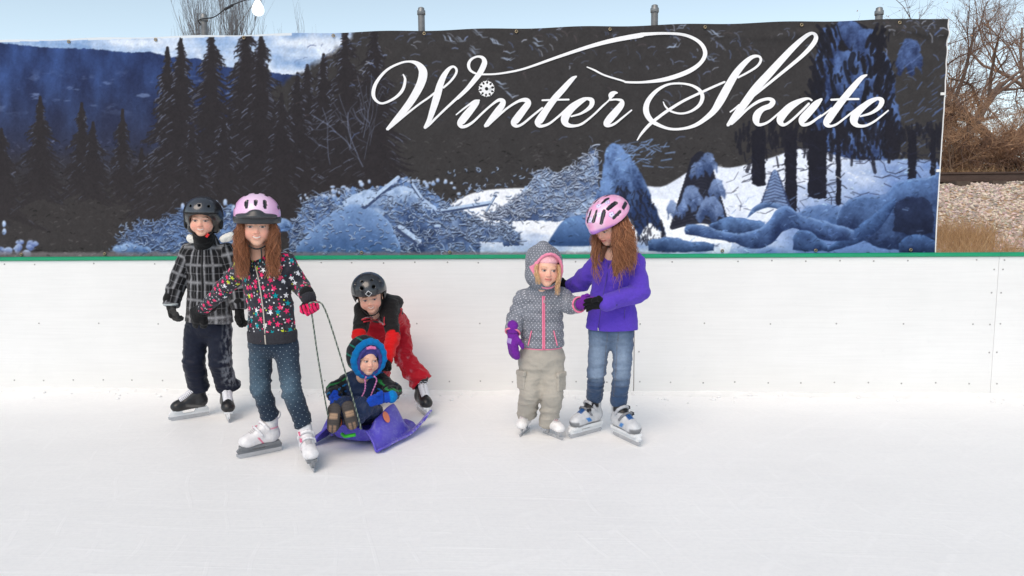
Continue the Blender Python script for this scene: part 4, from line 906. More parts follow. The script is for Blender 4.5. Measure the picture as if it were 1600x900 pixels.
def face_col(V, iris=(70, 100, 130), brow=(120, 84, 62), teeth=True, smile=1.0, skin=SKIN, look=(0, 0), blush=1.0, hair=None):
    x, y, z = V[:, 0], V[:, 1], V[:, 2]; fr = sstep(-.03, -.05, y)
    c = np.tile(np.array(skin), (len(V), 1))
    n = vnoise(V*60)*.03; c = c*(1+n[:, None])
    ch = (gauss(V, (.036, -.062, -.032), .024)+gauss(V, (-.036, -.062, -.032), .024))*.5*blush+gauss(V, (0, -.095, -.026), .014)*.35*blush
    c = paint(c, (np.clip(ch*1.15, 0, 1), L(222, 118, 108)))
    for s in (-1, 1):
        ex, ez = x-s*.029, z
        sock = np.exp(-((ex/.020)**2+((ez-.004)/.014)**2)); c = paint(c, (sock*.25*fr, L(176, 120, 104)))
        white = sstep(1.25, .7, (ex/.0125)**2+((ez)/(.0055))**2)*fr; c = paint(c, (white, L(200, 186, 180)))
        ir = sstep(1.3, .7, ((ex-look[0])/.0070)**2+((ez-look[1])/.0070)**2)*(white > .3); c = paint(c, (ir, L(*iris)))
        pu = sstep(1.2, .6, ((ex-look[0])/.0034)**2+((ez-look[1])/.0034)**2)*(white > .3); c = paint(c, (pu, L(25, 20, 20)))
        lash = sstep(.0034, .0012, np.abs(ez-.0068+.30*(np.abs(ex)/.0155)**2*.0155))*sstep(.0175, .014, np.abs(ex))*fr; c = paint(c, (lash*.7, L(110, 74, 62)))
        bz = ez-.0225+.004*(np.abs(ex)/.018)**2; br = sstep(.0042, .0018, np.abs(bz))*sstep(.021, .014, np.abs(ex))*fr; c = paint(c, (br*.45, L(*brow)))
    mx = np.abs(x); cz = -.0535+smile*.0075*(mx/.022)**2; wd = .024 if smile else .0155
    lip = sstep(.0085, .0060, np.abs(z-cz))*sstep(wd, wd-.005, mx)*fr*sstep(-.064, -.068, y); c = paint(c, (lip*.75, L(196, 106, 102)))
    if teeth: te = sstep(.0042, .0026, np.abs(z-cz-.0006))*sstep(wd-.004, wd-.008, mx)*fr*sstep(-.060, -.064, y); c = paint(c, (te, L(232, 224, 212)))
    else: te = sstep(.0018, .0006, np.abs(z-cz))*sstep(wd-.002, wd-.006, mx)*fr; c = paint(c, (te*.7, L(120, 50, 50)))
    if hair is not None: c = paint(c, (np.clip(sstep(.045, .055, z-.25*y*0)*1.0+sstep(.02, .035, y)*sstep(-.05, -.03, z), 0, 1)*.97, L(*hair)))
    return c
def body(root, hf, J, k=.8, **fc):
    """one continuous skin mesh: head, neck, trunk, arms with hands, legs with feet (mostly under the clothes)"""
    hv = {a: fc.pop(a) for a in ('age', 'chub') if a in fc}
    v = head_vol(smile=fc.get('smile', 1), teeth=fc.get('teeth', True), **hv); V, F = v.mesh(); V = relax(V, F, 1, .35); C = face_col(V, **fc); Vh = hf.w(V)
    b = Vol(.014); nk = hf.w((0, .036, -.10))
    b.chain([nk, J['neck'], J['chest'], J['waist'], J['hip']], [.040*hf.s, .045, .085*k, .078*k, .088*k], .04)
    for s in 'lr':
        b.chain([J['chest']+(J['sh'+s]-J['chest'])*.3+np.array([0, 0, .03]), J['sh'+s], J['el'+s], J['wr'+s], J['wr'+s]+(J['hd'+s]-J['wr'+s])*.45], [.05*k, .045*k, .034*k, .020*k, .016*k], .03)
        b.chain([J['hip'], J['hp'+s], J['kn'+s], J['an'+s], J['toe'+s]], [.07*k, .062*k, .036*k, .022*k, .018*k], .03)
    V2, F2 = b.mesh(); C2 = np.tile(np.array(SKIN), (len(V2), 1))
    return mkmesh('body', np.vstack([Vh, V2]), np.vstack([F, F2+len(Vh)]), skin_m, root, col=np.vstack([C, C2]))
def lockset(starts, fn, K=9, r0=.0022, seed=0, c1=(70, 42, 30), c2=(150, 94, 62), taper=.35):
    """hair: one thin tapered lock per start point; fn(i, t) gives its course"""
    r = np.random.RandomState(seed); S = len(starts); t = np.linspace(0, 1, K); P = np.stack([fn(starts, t_, r) for t_ in t], 1)
    R = r0*r.uniform(.7, 1.4, (S, 1))*(1-(1-taper)*t[None]**2); V, F = strands(P, R, 4)
    f = r.rand(S, 1, 1)*.75+.25*np.linspace(0, 1, K)[None, :, None]; col = lin(np.array(c1)+(np.array(c2)-np.array(c1))*f); col = np.repeat(col.reshape(-1, 3), 4, 0)
    return V, F, col
hair_m = mat('hair', None, .42, .12, 60, attr=True, spec=.45)

# ---- cloth materials
def uvnode(nt): n = N(nt, 'ShaderNodeUVMap'); n.uv_map = 'UVMap'; return n.outputs[0]
def cells(nt, vec, size, rnd, seed=0.0):
    s = N(nt, 'ShaderNodeVectorMath'); s.operation = 'SCALE'; ln(nt, vec, s.inputs[0]); s.inputs['Scale'].default_value = 1/size
    a = N(nt, 'ShaderNodeVectorMath'); a.operation = 'ADD'; ln(nt, s.outputs[0], a.inputs[0]); a.inputs[1].default_value = (seed, seed*1.7, 0)
    v = N(nt, 'ShaderNodeTexVoronoi'); v.voronoi_dimensions = '2D'; v.inputs['Scale'].default_value = 1; v.inputs['Randomness'].default_value = rnd; ln(nt, a.outputs[0], v.inputs['Vector'])
    d = N(nt, 'ShaderNodeVectorMath'); d.operation = 'SUBTRACT'; ln(nt, a.outputs[0], d.inputs[0]); ln(nt, v.outputs['Position'], d.inputs[1])
    x = N(nt, 'ShaderNodeSeparateXYZ'); ln(nt, d.outputs[0], x.inputs[0]); c = N(nt, 'ShaderNodeSeparateColor'); ln(nt, v.outputs['Color'], c.inputs[0])
    return x.outputs['X'], x.outputs['Y'], v.outputs['Distance'], c.outputs
def cramp(nt, f, stops):
    r = N(nt, 'ShaderNodeValToRGB'); r.color_ramp.interpolation = 'CONSTANT'; e = r.color_ramp.elements
    while len(e) < len(stops): e.new(.5)
    for i, (p, c) in enumerate(stops): e[i].position = p; e[i].color = (*c, 1)
    ln(nt, f, r.inputs[0]); return r.outputs[0]
def starmask(nt, x, y, dist, rc, R):
    a = mathn(nt, 'ARCTAN2', y, x); a = mathn(nt, 'MULTIPLY_ADD', a, 5.0, mathn(nt, 'MULTIPLY', rc, 31.0)); k = mathn(nt, 'MULTIPLY_ADD', mathn(nt, 'COSINE', a), .36, 1.0)
    return mathn(nt, 'LESS_THAN', mathn(nt, 'MULTIPLY', dist, k), R)
def cloth_base(name, rough=.85, sheen=.3, wscale=260, wb=.25):
    m, nt, b = newmat(name); b.inputs['Roughness'].default_value = rough; b.inputs['Specular IOR Level'].default_value = .15
    b.inputs['Sheen Weight'].default_value = sheen; b.inputs['Sheen Roughness'].default_value = .5
    n1 = N(nt, 'ShaderNodeBump'); n1.inputs['Strength'].default_value = .55; n1.inputs['Distance'].default_value = .012; ln(nt, noise(nt, 20, 3, .5, dist=.8), n1.inputs['Height'])
    n2 = N(nt, 'ShaderNodeBump'); n2.inputs['Strength'].default_value = wb; n2.inputs['Distance'].default_value = .003; ln(nt, noise(nt, wscale, 3), n2.inputs['Height']); ln(nt, n1.outputs[0], n2.inputs['Normal']); ln(nt, n2.outputs[0], b.inputs['Normal']); return m, nt, b
m_star, nt, b = cloth_base('star_print_fleece', .9, .1); uv = uvnode(nt)
ATC = None
x, y, d, c = cells(nt, uv, .050, .7, 3.3); big = starmask(nt, x, y, d, c[1], .195); bc_ = cramp(nt, c[0], [(0, L(236, 52, 110)), (.42, L(0, 150, 160)), (.60, L(236, 236, 240)), (.74, L(200, 214, 60)), (.84, L(240, 70, 120))])
x, y, d, c = cells(nt, uv, .021, .85, 9.1); sm = starmask(nt, x, y, d, c[1], .17); sm = mathn(nt, 'MULTIPLY', sm, mathn(nt, 'GREATER_THAN', c[2], .42)); sc2 = cramp(nt, c[0], [(0, L(224, 224, 230)), (.55, L(236, 60, 120)), (.72, L(0, 140, 150)), (.86, L(200, 210, 70)), (.95, L(230, 230, 235))])
v0 = ramp(nt, noise(nt, 30, 4), [(.3, L(44, 44, 52)), (.7, L(62, 62, 70))]); v0 = mixc(nt, sm, v0, sc2); ln(nt, mixc(nt, big, v0, bc_), b.inputs['Base Color'])
def dots_mat(name, base, dot, size, R, rough=.8, attr=False, rot=.785, wb=.3, base2=None):
    m, nt, b = cloth_base(name, rough, .15, 300, wb); mp = N(nt, 'ShaderNodeMapping'); mp.inputs['Rotation'].default_value = (0, 0, rot); ln(nt, uvnode(nt), mp.inputs['Vector'])
    x, y, d, c = cells(nt, mp.outputs[0], size, 0.05)
    if attr: a = N(nt, 'ShaderNodeAttribute'); a.attribute_name = 'Col'; bs = a.outputs['Color']
    else: bs = ramp(nt, noise(nt, 18, 5), [(.3, base), (.7, base2 or base)])
    v = ramp(nt, noise(nt, 90, 4, .7), [(.3, (.82,)*3), (.7, (1.12,)*3)]); bs = mixc(nt, 1, bs, v, 'MULTIPLY')
    ln(nt, mixc(nt, mathn(nt, 'LESS_THAN', d, R), bs, dot), b.inputs['Base Color']); return m
m_dotjean = dots_mat('dotted_denim', None, L(150, 166, 178), .026, .076, attr=True)
m_puff = dots_mat('dotted_puffer_cloth', L(112, 116, 126), L(210, 210, 218), .0175, .14, .6, base2=L(134, 138, 148))
def line(nt, u, period, off, w_, soft):
    a = mathn(nt, 'FRACT', mathn(nt, 'ADD', mathn(nt, 'DIVIDE', u, period), off)); a = mathn(nt, 'ABSOLUTE', mathn(nt, 'SUBTRACT', a, .5)); a = mathn(nt, 'MULTIPLY', a, period)
    r = N(nt, 'ShaderNodeMapRange'); r.interpolation_type = 'SMOOTHSTEP'; ln(nt, a, r.inputs[0]); r.inputs[1].default_value = w_+soft; r.inputs[2].default_value = w_; r.inputs[3].default_value = 0; r.inputs[4].default_value = 1; return r.outputs[0]
m_plaid, nt, b = cloth_base('plaid_wool', .9, .12, 220, .5); s = N(nt, 'ShaderNodeSeparateXYZ'); ln(nt, uvnode(nt), s.inputs[0]); U, V_ = s.outputs['X'], s.outputs['Y']
lines = None
for ax, per, off, w_, so, am in [(U, .068, .05, .0004, .0135, .34), (U, .068, .52, .0002, .0036, .16), (V_, .108, .1, .0004, .0140, .34), (V_, .108, .58, .0002, .0040, .15), (U, .136, .24, .010, .008, .05), (V_, .216, .3, .012, .008, .05)]:
    q = mathn(nt, 'MULTIPLY', line(nt, ax, per, off, w_, so), am); lines = q if lines is None else mathn(nt, 'MAXIMUM', lines, q) if am > .2 else mathn(nt, 'ADD', lines, q)
f_ = ramp(nt, noise(nt, 35, 5, .7), [(.3, (.55,)*3), (.65, (1.2,)*3)]); lines = mathn(nt, 'MULTIPLY', lines, f_)
sp = N(nt, 'ShaderNodeAttribute'); sp.attribute_name = 'Col'; lines = mathn(nt, 'ADD', lines, mathn(nt, 'MULTIPLY', sp.outputs['Fac'], ramp(nt, noise(nt, 40, 6, .8, dist=1.5), [(.4, (0, 0, 0)), (.62, (1, 1, 1))])))
ln(nt, mixc(nt, lines, L(24, 24, 27), L(205, 206, 212)), b.inputs['Base Color'])
def attr_cloth(name, rough=.8, sheen=.2, var=.15, sc=60, ws=260, wb=.3):
    m, nt, b = cloth_base(name, rough, sheen, ws, wb); a = N(nt, 'ShaderNodeAttribute'); a.attribute_name = 'Col'
    v = ramp(nt, noise(nt, sc, 5, .7), [(.3, (1-var,)*3), (.7, (1+var,)*3)]); ln(nt, mixc(nt, 1, a.outputs['Color'], v, 'MULTIPLY'), b.inputs['Base Color']); return m
m_cloth = attr_cloth('woven_cloth'); m_fleece = attr_cloth('brushed_fleece', .95, .12, .08, 80, 180, .6); m_nylon = attr_cloth('shell_nylon', .5, .1, .06, 30, 400, .12)
m_knit = attr_cloth('glove_knit', .9, .08, .2, 120, 220, .6)
m_gloss = mat('helmet_shell', None, .30, .04, 12, attr=True, coat=.5, spec=.6); m_plast = mat('satin_plastic', None, .35, .06, 25, attr=True); m_matte = mat('matte_rubber', None, .7, .15, 60, attr=True)
m_leather = mat('boot_leather', None, .38, .14, 40, attr=True, bmp=.2, bsc=150)
m_steel = mat('skate_steel', L(190, 194, 200), .22, .08, 40, metal=.9); m_holder = mat('holder_plastic', L(226, 228, 230), .25, .04); m_lace = mat('laces', L(232, 232, 238), .8, .1, 80)
m_zip = mat('zip_metal', L(190, 188, 184), .35, .2, 300, metal=.6); m_web = mat('black_webbing', L(22, 22, 24), .7, .2, 100)

def hand(root, name, wr, d, thumb, col=(28, 28, 30), curl=.35, sc=1.0, mitten=False, cuff=.05, cuff_r=.036, palm_col=None, label=None, spread=.10, thumb_curl=.5, colf=None, fat=1.0, cuffdir=None):
    """gloved hand: palm, four unequal bent fingers and a thumb; d = pointing direction, thumb = side of the thumb. palm faces -z of its frame"""
    x = np.array(d, float); x /= np.linalg.norm(x); y = np.array(thumb, float); y -= x*(x@y); y /= np.linalg.norm(y); z = np.cross(x, y)
    fr = Fr(wr, np.stack([x, y, z], 1), sc); v = Vol(.0042)
    v.cone((.012, .012, 0), (.058, .018, 0), .020, .0165*fat, .012); v.cone((.012, -.010, 0), (.056, -.020, 0), .020, .0155*fat, .014); v.cone((.01, 0, 0), (.055, 0, 0), .020, .018, .014)
    if mitten:
        p = np.array([.052, 0, 0.]); a = 0
        for l in (.03, .026, .016):
            a -= curl*.8; q = p+l*np.array([math.cos(a), 0, math.sin(a)]); v.cone(p+[0, .014, 0], q+[0, .012, 0], .0195, .0175, .012); v.cone(p+[0, -.014, 0], q+[0, -.012, 0], .0195, .017, .012); p = q
    else:
        for k, (yy, ln_) in enumerate([(.026, .92), (.0088, 1.0), (-.0088, .95), (-.025, .78)]):
            p = np.array([.058, yy*.92, 0.]); a = 0; sp = (1.2-k)*spread
            for j, l in enumerate((.029, .020, .015)):
                a -= curl*(1.0+.18*k)*(1 if j else .8); q = p+ln_*l*np.array([math.cos(a)*math.cos(sp), math.sin(sp)*math.cos(a), math.sin(a)]); v.cone(p, q, (.0098-.0006*j)*fat, (.0092-.0008*j)*fat, .004 if j else .007); p = q
    p = np.array([.016, .018, -.004]); q = np.array([.040, .042, -.012]); r_ = q+np.array([.020, .010-.012*thumb_curl, -.010-.010*thumb_curl]); e_ = r_+np.array([.014, -.008*thumb_curl, -.012*thumb_curl])
    v.chain([p, q, r_, e_], [.014, .0118*fat, .0105*fat, .0092*fat], .008)
    cd = np.array([-1., 0, 0]) if cuffdir is None else cuffdir
    v.cone((.005, 0, 0), np.array([.005, 0, 0])+cd*cuff, .027, cuff_r/sc, .012, flat=((0, 0, 1), .85))
    cc = np.array(L(*col))
    def cf(P):
        c = np.tile(cc, (len(P), 1))
        if palm_col is not None: c = paint(c, (sstep(.0, -.006, P[:, 2])*sstep(.0, .012, P[:, 0]), L(*palm_col)))
        if colf is not None: c = colf(P, c)
        return c
    o, V, F = organic(v, name, m_knit, root, fr, disp=lambda P, n: .0012*vnoise(P*90), col=cf); 
    if label: o['label'] = label
    return fr

# ---- skates; local frame: x to the toe, z up, blade on z = 0
def poly_extrude(mb, P, y0, y1, fr):
    n = len(P); V = [[x, y, z] for y in (y0, y1) for x, z in P]; mb.add(fr.w(np.array(V)), [[i, (i+1) % n, n+(i+1) % n, n+i] for i in range(n)]+[list(range(n))[::-1], list(range(n, 2*n))])
def skate(root, px, py, head, kind, sc=1.0, lean=0.0, pitch=0.0, lift=0.0, label=None, Yfix=None):
    o = gr(px, py) if Yfix is None else at(px, py, Yfix)
    if Yfix is not None: lift = 0
    h = head*D2; f = np.array([math.sin(h), -math.cos(h), 0]); side = np.array([math.cos(h), math.sin(h), 0]); up = np.array([0, 0, 1.])
    R = np.stack([f, side, up], 1)
    if lean: R = R@rotx(-lean*D2)
    if pitch: R = R@roty(pitch*D2)
    fr = Fr(o+np.array([0, 0, lift]), R, sc)
    v = Vol(.005)
    v.cone((-.062, 0, .100), (.070, 0, .094), .036, .037, .02); v.ell((.080, 0, .092), (.044, .042, .034), .015); v.cone((.045, 0, .108), (-.045, 0, .165), .030, .037, .025)
    v.cone((-.058, 0, .10), (-.060, 0, .205), .036, .041, .02, flat=((0, 1, 0), .92)); v.ell((-.082, 0, .112), (.026, .033, .034), .015)
    v.box((0, 0, .030), (.3, .2, .030), .001, .004, op='sub'); v.box((0, 0, .30), (.3, .2, .078), .001, .008, op='sub')
    v.cone((-.058, 0, .205), (-.060, 0, .26), .026, .03, .006, op='sub')
    def g(P): return P[:, 0], P[:, 1], P[:, 2]
    if kind == 'hockey':
        def col(P):
            x, y, z = g(P); c = np.tile(np.array(L(40, 40, 43)), (len(P), 1))
            c = paint(c, (sstep(.052, .058, x), L(30, 30, 32)), (sstep(.012, .006, np.abs(z-.075-.25*(x+.05)))*sstep(.045, .03, x)*.6, L(112, 110, 108)), (sstep(.07, .065, z)*.8, L(60, 60, 62)))
            return paint(c, (sstep(.030, .024, np.abs(y))*sstep(-.005, .01, x+(z-.12)*.6)*sstep(.052, .046, x)*sstep(.105, .115, z), L(60, 60, 64)))
    elif kind == 'strap_pink':
        def col(P):
            x, y, z = g(P); c = np.tile(np.array(L(226, 224, 226)), (len(P), 1))
            c = paint(c, (sstep(.007, .004, np.abs(x-.01-(z-.09)*.7))*sstep(.118, .108, z), L(226, 120, 150)), (sstep(-.05, -.062, x)*sstep(.18, .17, z)*.5, L(190, 192, 200)), (sstep(.068, .064, z), L(205, 205, 210)))
            return paint(c, (sstep(.006, .002, np.abs(z-.150))*sstep(-.03, -.05, x), L(224, 130, 156)))
    elif kind == 'strap_blue':
        def col(P):
            x, y, z = g(P); c = np.tile(np.array(L(200, 202, 206)), (len(P), 1))
            c = paint(c, (sstep(.082, .077, z), L(128, 130, 134)), (sstep(.090, .10, x)*sstep(.10, .092, z), L(120, 122, 126)),
                      (sstep(.020, .012, np.abs(x-.020-(z-.10)*.9))*sstep(.116, .108, z)*sstep(.082, .087, z), L(60, 130, 200)), (sstep(.018, .012, np.abs(y))*sstep(.02, .03, x)*sstep(.065, .055, x)*sstep(.10, .11, z), L(36, 80, 140)))
            return paint(c, (sstep(.155, .162, z)*sstep(-.062, -.046, x), L(30, 30, 34)), (sstep(-.075, -.085, x)*.7, L(150, 152, 158)))
    else:
        def col(P):
            x, y, z = g(P); c = np.tile(np.array(L(232, 230, 230)), (len(P), 1)); return paint(c, (sstep(.068, .063, z), L(70, 62, 60)), (sstep(.006, .003, np.abs(z-.145))*sstep(.02, .01, np.abs(y))*sstep(-.03, -.01, x), L(200, 60, 90)))
    sk = organic(v, 'skate', m_leather, root, fr, col=col, disp=lambda P, n: .0012*vnoise(P*40))[0]
    if label: sk['label'] = label
    # blade and its holder
    mb = MB(); prof = [(-.118, .010), (-.105, .001), (-.05, 0), (.06, 0), (.118, .003), (.138, .014), (.140, .030), (.120, .030), (-.110, .028)]
    if kind == 'figure': prof = [(-.128, .004), (-.12, .0), (-.05, 0), (.09, 0), (.112, .004), (.118, .014), (.126, .016), (.128, .030), (.10, .026), (-.12, .022)]
    poly_extrude(mb, prof, -.0022, .0022, fr); mb.build('blade', m_steel, sk)
    mb = MB(); hp = [(-.112, .026), (.130, .028), (.138, .044), (.115, .066), (.062, .066), (.045, .040), (-.020, .040), (-.036, .066), (-.100, .066), (-.116, .045)]
    if kind == 'figure':
        for x0, x1 in ((-.088, -.040), (.045, .095)): poly_extrude(mb, [((x0+x1)/2-.010, .018), ((x0+x1)/2+.010, .018), (x1, .064), (x0, .064)], -.004, .004, fr)
        mb.build('blade_mount', m_steel, sk)
    elif kind == 'hockey':
        for a_, b_ in ((-.0075, .0075),): poly_extrude(mb, hp, a_, b_, fr)
        for x0, x1 in ((-.098, -.040), (.058, .112)): poly_extrude(mb, [(x0, .056), (x1, .056), (x1, .067), (x0, .067)], -.024, .024, fr)
        mb.build('blade_holder', m_holder, sk)
    else:
        poly_extrude(mb, hp, -.009, .009, fr); poly_extrude(mb, [(-.102, .052), (.118, .052), (.118, .068), (-.102, .068)], -.027, .027, fr)
        mb.build('blade_holder', mat('grey_holder', L(118, 121, 126), .35, .1) if kind == 'strap_pink' else m_holder, sk)
    def inst(t): return np.array([.070-.094*t, 0, .135+.066*t-.004*math.sin(math.pi*t)])       # line up the instep
    if kind in ('hockey', 'figure'):
        mb = MB(); n_ = 9 if kind == 'hockey' else 6
        for i in range(n_):
            c = inst(.05+.88*i/n_); w_ = .027+.004*i/n_
            for s in (-1, 1):
                c2 = inst(.05+.88*(i+.75)/n_)
                mb.tube(fr.w(np.array([c+[-.004, -s*w_, -.012], c+[.004, -s*w_*.6, .003], (c+c2)/2+[.006, 0, .0075], c2+[.004, s*w_*.6, .003], c2+[-.004, s*w_, -.012]])), .0034*sc if kind == 'hockey' else .0018*sc, 5)
        c = inst(1.02)
        for s in (-1, 1): mb.tube(fr.w(cubic([c+[.006, 0, .004], c+[.016, s*.018, .010], c+[.012, s*.034, -.006], c+[.008, s*.014, -.002]], 5)), .0022*sc, 5); mb.tube(fr.w(cubic([c+[.008, 0, .002], c+[.020, s*.012, -.014], c+[.024, s*.024, -.042]], 5)), .002*sc, 5)
        mb.build('laces', m_lace if kind == 'hockey' else mat('figure_lace', L(220, 216, 216), .8), sk, smooth=True)
    if kind == 'hockey':
        tv = Vol(.005); tv.box((-.020, 0, .222), (.010, .034, .030), .008, R=roty(.45)); organic(tv, 'tongue', m_matte, sk, fr, col=L(58, 58, 60), disp=lambda P, n: .002*vnoise(P*50))
    if kind.startswith('strap'):
        for t, w_, cc, nm in [(.42, .0075, (222, 222, 226) if kind == 'strap_pink' else (120, 122, 128), 'instep_strap'), (.80, .010, (228, 226, 228) if kind == 'strap_pink' else (176, 178, 184), 'ankle_strap')]:
            c = inst(t); sv = Vol(.004); ys = [-.041, -.034, -.018, 0, .018, .034, .041]; dz = [-.036, -.010, .002, .006, .002, -.010, -.036]; dx = [-.028, -.010, 0, .003, 0, -.010, -.028]
            pts = [c+np.array([dx[i], ys[i], dz[i]]) for i in range(7)]; sv.chain(pts, [w_*.9]*7, .004)
            st = organic(sv, nm, m_plast, sk, fr, col=L(*cc))[0]
            bv = MB(); bb = c+np.array([-.012, -.036 if kind == 'strap_pink' else .036, -.006]); bv.box(fr.w(bb), np.array([.013, .005, .008])*sc, R); bv.build('buckle', mat('buckle_pink', L(226, 120, 150), .4) if kind == 'strap_pink' else mat('buckle_dark', L(44, 44, 50), .35), st)
        if kind == 'strap_pink':
            for s in (1,): mb = MB(); mb.tube(fr.w(cubic([(-.098, .01, .19), (-.112, .008, .205), (-.116, 0, .222), (-.108, -.006, .232), (-.099, -.003, .215)], 5)), .003*sc, 6); mb.build('pull_loop', mat('loop_white', L(225, 225, 228), .6), sk, smooth=True)
        lm = MB()
        for i in range(4):
            c = inst(.08+.085*i); lm.tube(fr.w(np.array([c+[-.002, -.018, -.004], c+[.003, 0, .005], c+[-.002, .018, -.004]])), .0018*sc, 5)
        lm.build('laces', mat('pale_lace', L(200, 196, 198) if kind == 'strap_pink' else L(60, 110, 170), .7), sk, smooth=True) if kind == 'strap_pink' else lm.build('laces', mat('blue_lace', L(50, 110, 180), .6), sk, smooth=True)  # pale grey laces on the pink-strapped skates, blue ones on the others
    return fr
def ankle(fr, z=.205): return fr.w((-.058, 0, z))

def trousers(root, J, rw, rk, ra, m_, colf, hiprad=.10, hipflat=.75, amp=.004, seed=1, cuff=.0, name='trousers', spots=None, f=(8, 8, 24), h=.007, kshift=None, label=None, extra=None, top=None):
    v = Vol(h); hp = J['hip']; tp = J['waist'] if top is None else top
    v.cone(tp, hp, hiprad*.92, hiprad, .03, flat=((0, 1, 0), hipflat))
    bones = [(tp, hp, hiprad)]; sp = []
    for s in 'lr':
        a, k_, b_ = J['hp'+s], J['kn'+s], J['an'+s]
        v.cone(a, k_, rw, rk, .03, flat=((0, 1, 0), .92)); v.cone(k_, b_, rk, ra, .007)
        bones += [(a, k_, rw), (k_, b_, rk)]; sp += [(k_, .07, amp*1.6), (b_, .07, amp*1.8), (a, .09, amp*.8)]
    if extra: extra(v)
    for s in 'lr':
        k_, b_ = J['kn'+s], J['an'+s]; d = (b_-k_)/np.linalg.norm(b_-k_); x = np.cross(d, [0, 1., 0]); x /= np.linalg.norm(x); R = np.stack([x, np.cross(d, x), d], 1)
        v.box(b_+d*(.10+cuff), (.12, .12, .10), .002, .008, R=R, op='sub'); v.cone(b_+d*(cuff-.02), b_+d*(cuff+.06), ra*.72, ra*.8, .006, op='sub')
    o, V, F = organic(v, name, m_, root, None, disp=lambda P, n: folds(P, n, amp, f, seed, sp+(spots or [])), col=colf, bones=bones)
    if label: o['label'] = label
    return o, V, F
def jacket(root, J, name, m_, colf, rc=.115, rwst=.12, rh=.125, flat=.74, rs=.062, re=.052, rwr=.043, amp=.004, seed=2, hem=None, h=.006, spots=None, disp=None, f=(8, 8, 20), arms=('l', 'r'), extra=None, label=None, uvbones=None, wrcut=.0, shk=.035, hemdir=None, ref=(0, -1, 0), sleeve_flat=None, rel=1, nkf=.78, nkr=.058):
    v = Vol(h); cp, wp = J['chest'], J['waist']; hm = J['hem']
    v.chain([cp, wp, hm], [rc, rwst, rh], .010, flat=((0, 1, 0), flat)); up = (J['neck']-cp); v.cone(cp, cp+up*nkf, rc*.86, nkr, .04, flat=((0, 1, 0), .8))
    bones = [(hm, J['neck'], rc)]; sp = []
    for s in 'lr':
        a, e_, w_ = J['sh'+s], J['el'+s], J['wr'+s]; v.cone(cp+(a-cp)*.35+np.array([0, 0, .02]), a, rc*.62, rs, shk, flat=((0, 1, 0), .85))
        if s in arms: v.cone(a, e_, rs, re, .022); v.cone(e_, w_, re, rwr, .006)
        bones += [(a, e_, rs), (e_, w_, re)]; sp += [(e_, .06, amp*2.0), (w_, .05, amp*1.6), (a-np.array([0, 0, .05]), .05, amp)]
    if extra: extra(v)
    d = (hm-wp)/np.linalg.norm(hm-wp) if hemdir is None else np.array(hemdir); x = np.cross(d, [0, 1., 0]); x /= np.linalg.norm(x); R = np.stack([x, np.cross(d, x), d], 1)
    v.box(hm+d*.15, (.26, .20, .15), .002, .010, R=R, op='sub')
    for s in arms:
        e_, w_ = J['el'+s], J['wr'+s]; d = (w_-e_)/np.linalg.norm(w_-e_); x = np.cross(d, [.3, 1., .2]); x /= np.linalg.norm(x); R = np.stack([x, np.cross(d, x), d], 1); v.box(w_+d*(.06+wrcut), (.07, .07, .06), .002, .006, R=R, op='sub')
    dp = disp or (lambda P, n: folds(P, n, amp, f, seed, sp+(spots or [])))
    o, V, F = organic(v, name, m_, root, None, disp=dp, col=colf, bones=uvbones or bones, ref=ref, rel=rel)
    if label: o['label'] = label
    return o, V, F
def zipper(root, V, pts, m_=None, r=.0035, name='zip', parent=None, tab=True):
    mb = MB(); P = []
    for (x, z) in pts: P.append([x, surf(V, x, z)-.001, z])
    P = cubic(P, 6); mb.tube(P, r, 6)
    return mb.build(name, m_ or m_zip, parent or root, smooth=True)
def jp(p, Y): return at(p[0], p[1], Y)
def joints(d): return {k: at(*v) if len(v) == 3 and not isinstance(v, np.ndarray) else v for k, v in d.items()}
GRP = 'children skating on the rink'
def person(px, py, label):
    p = gr(px, py); return empty('person', p, label, 'person', GRP)
def strap_under_chin(root, hf, par, side=.070, r=.0042, low=-.108, y=-.052, top=.02, ends=True):
    mb = MB(); mb.tube(hf.w(cubic([(-side, -.012, top), (-side*.92, -.028, -.045), (-.038, y, low+.016), (0, y-.006, low), (.038, y, low+.016), (side*.92, -.028, -.045), (side, -.012, top)], 6)), r*hf.s, 6)
    if ends: mb.tube(hf.w(cubic([(.020, y-.010, low+.004), (.022, y-.020, low-.03), (.020, y-.022, low-.075)], 4)), r*.85*hf.s, 6)
    return mb.build('chin_strap', m_web, par, smooth=True)

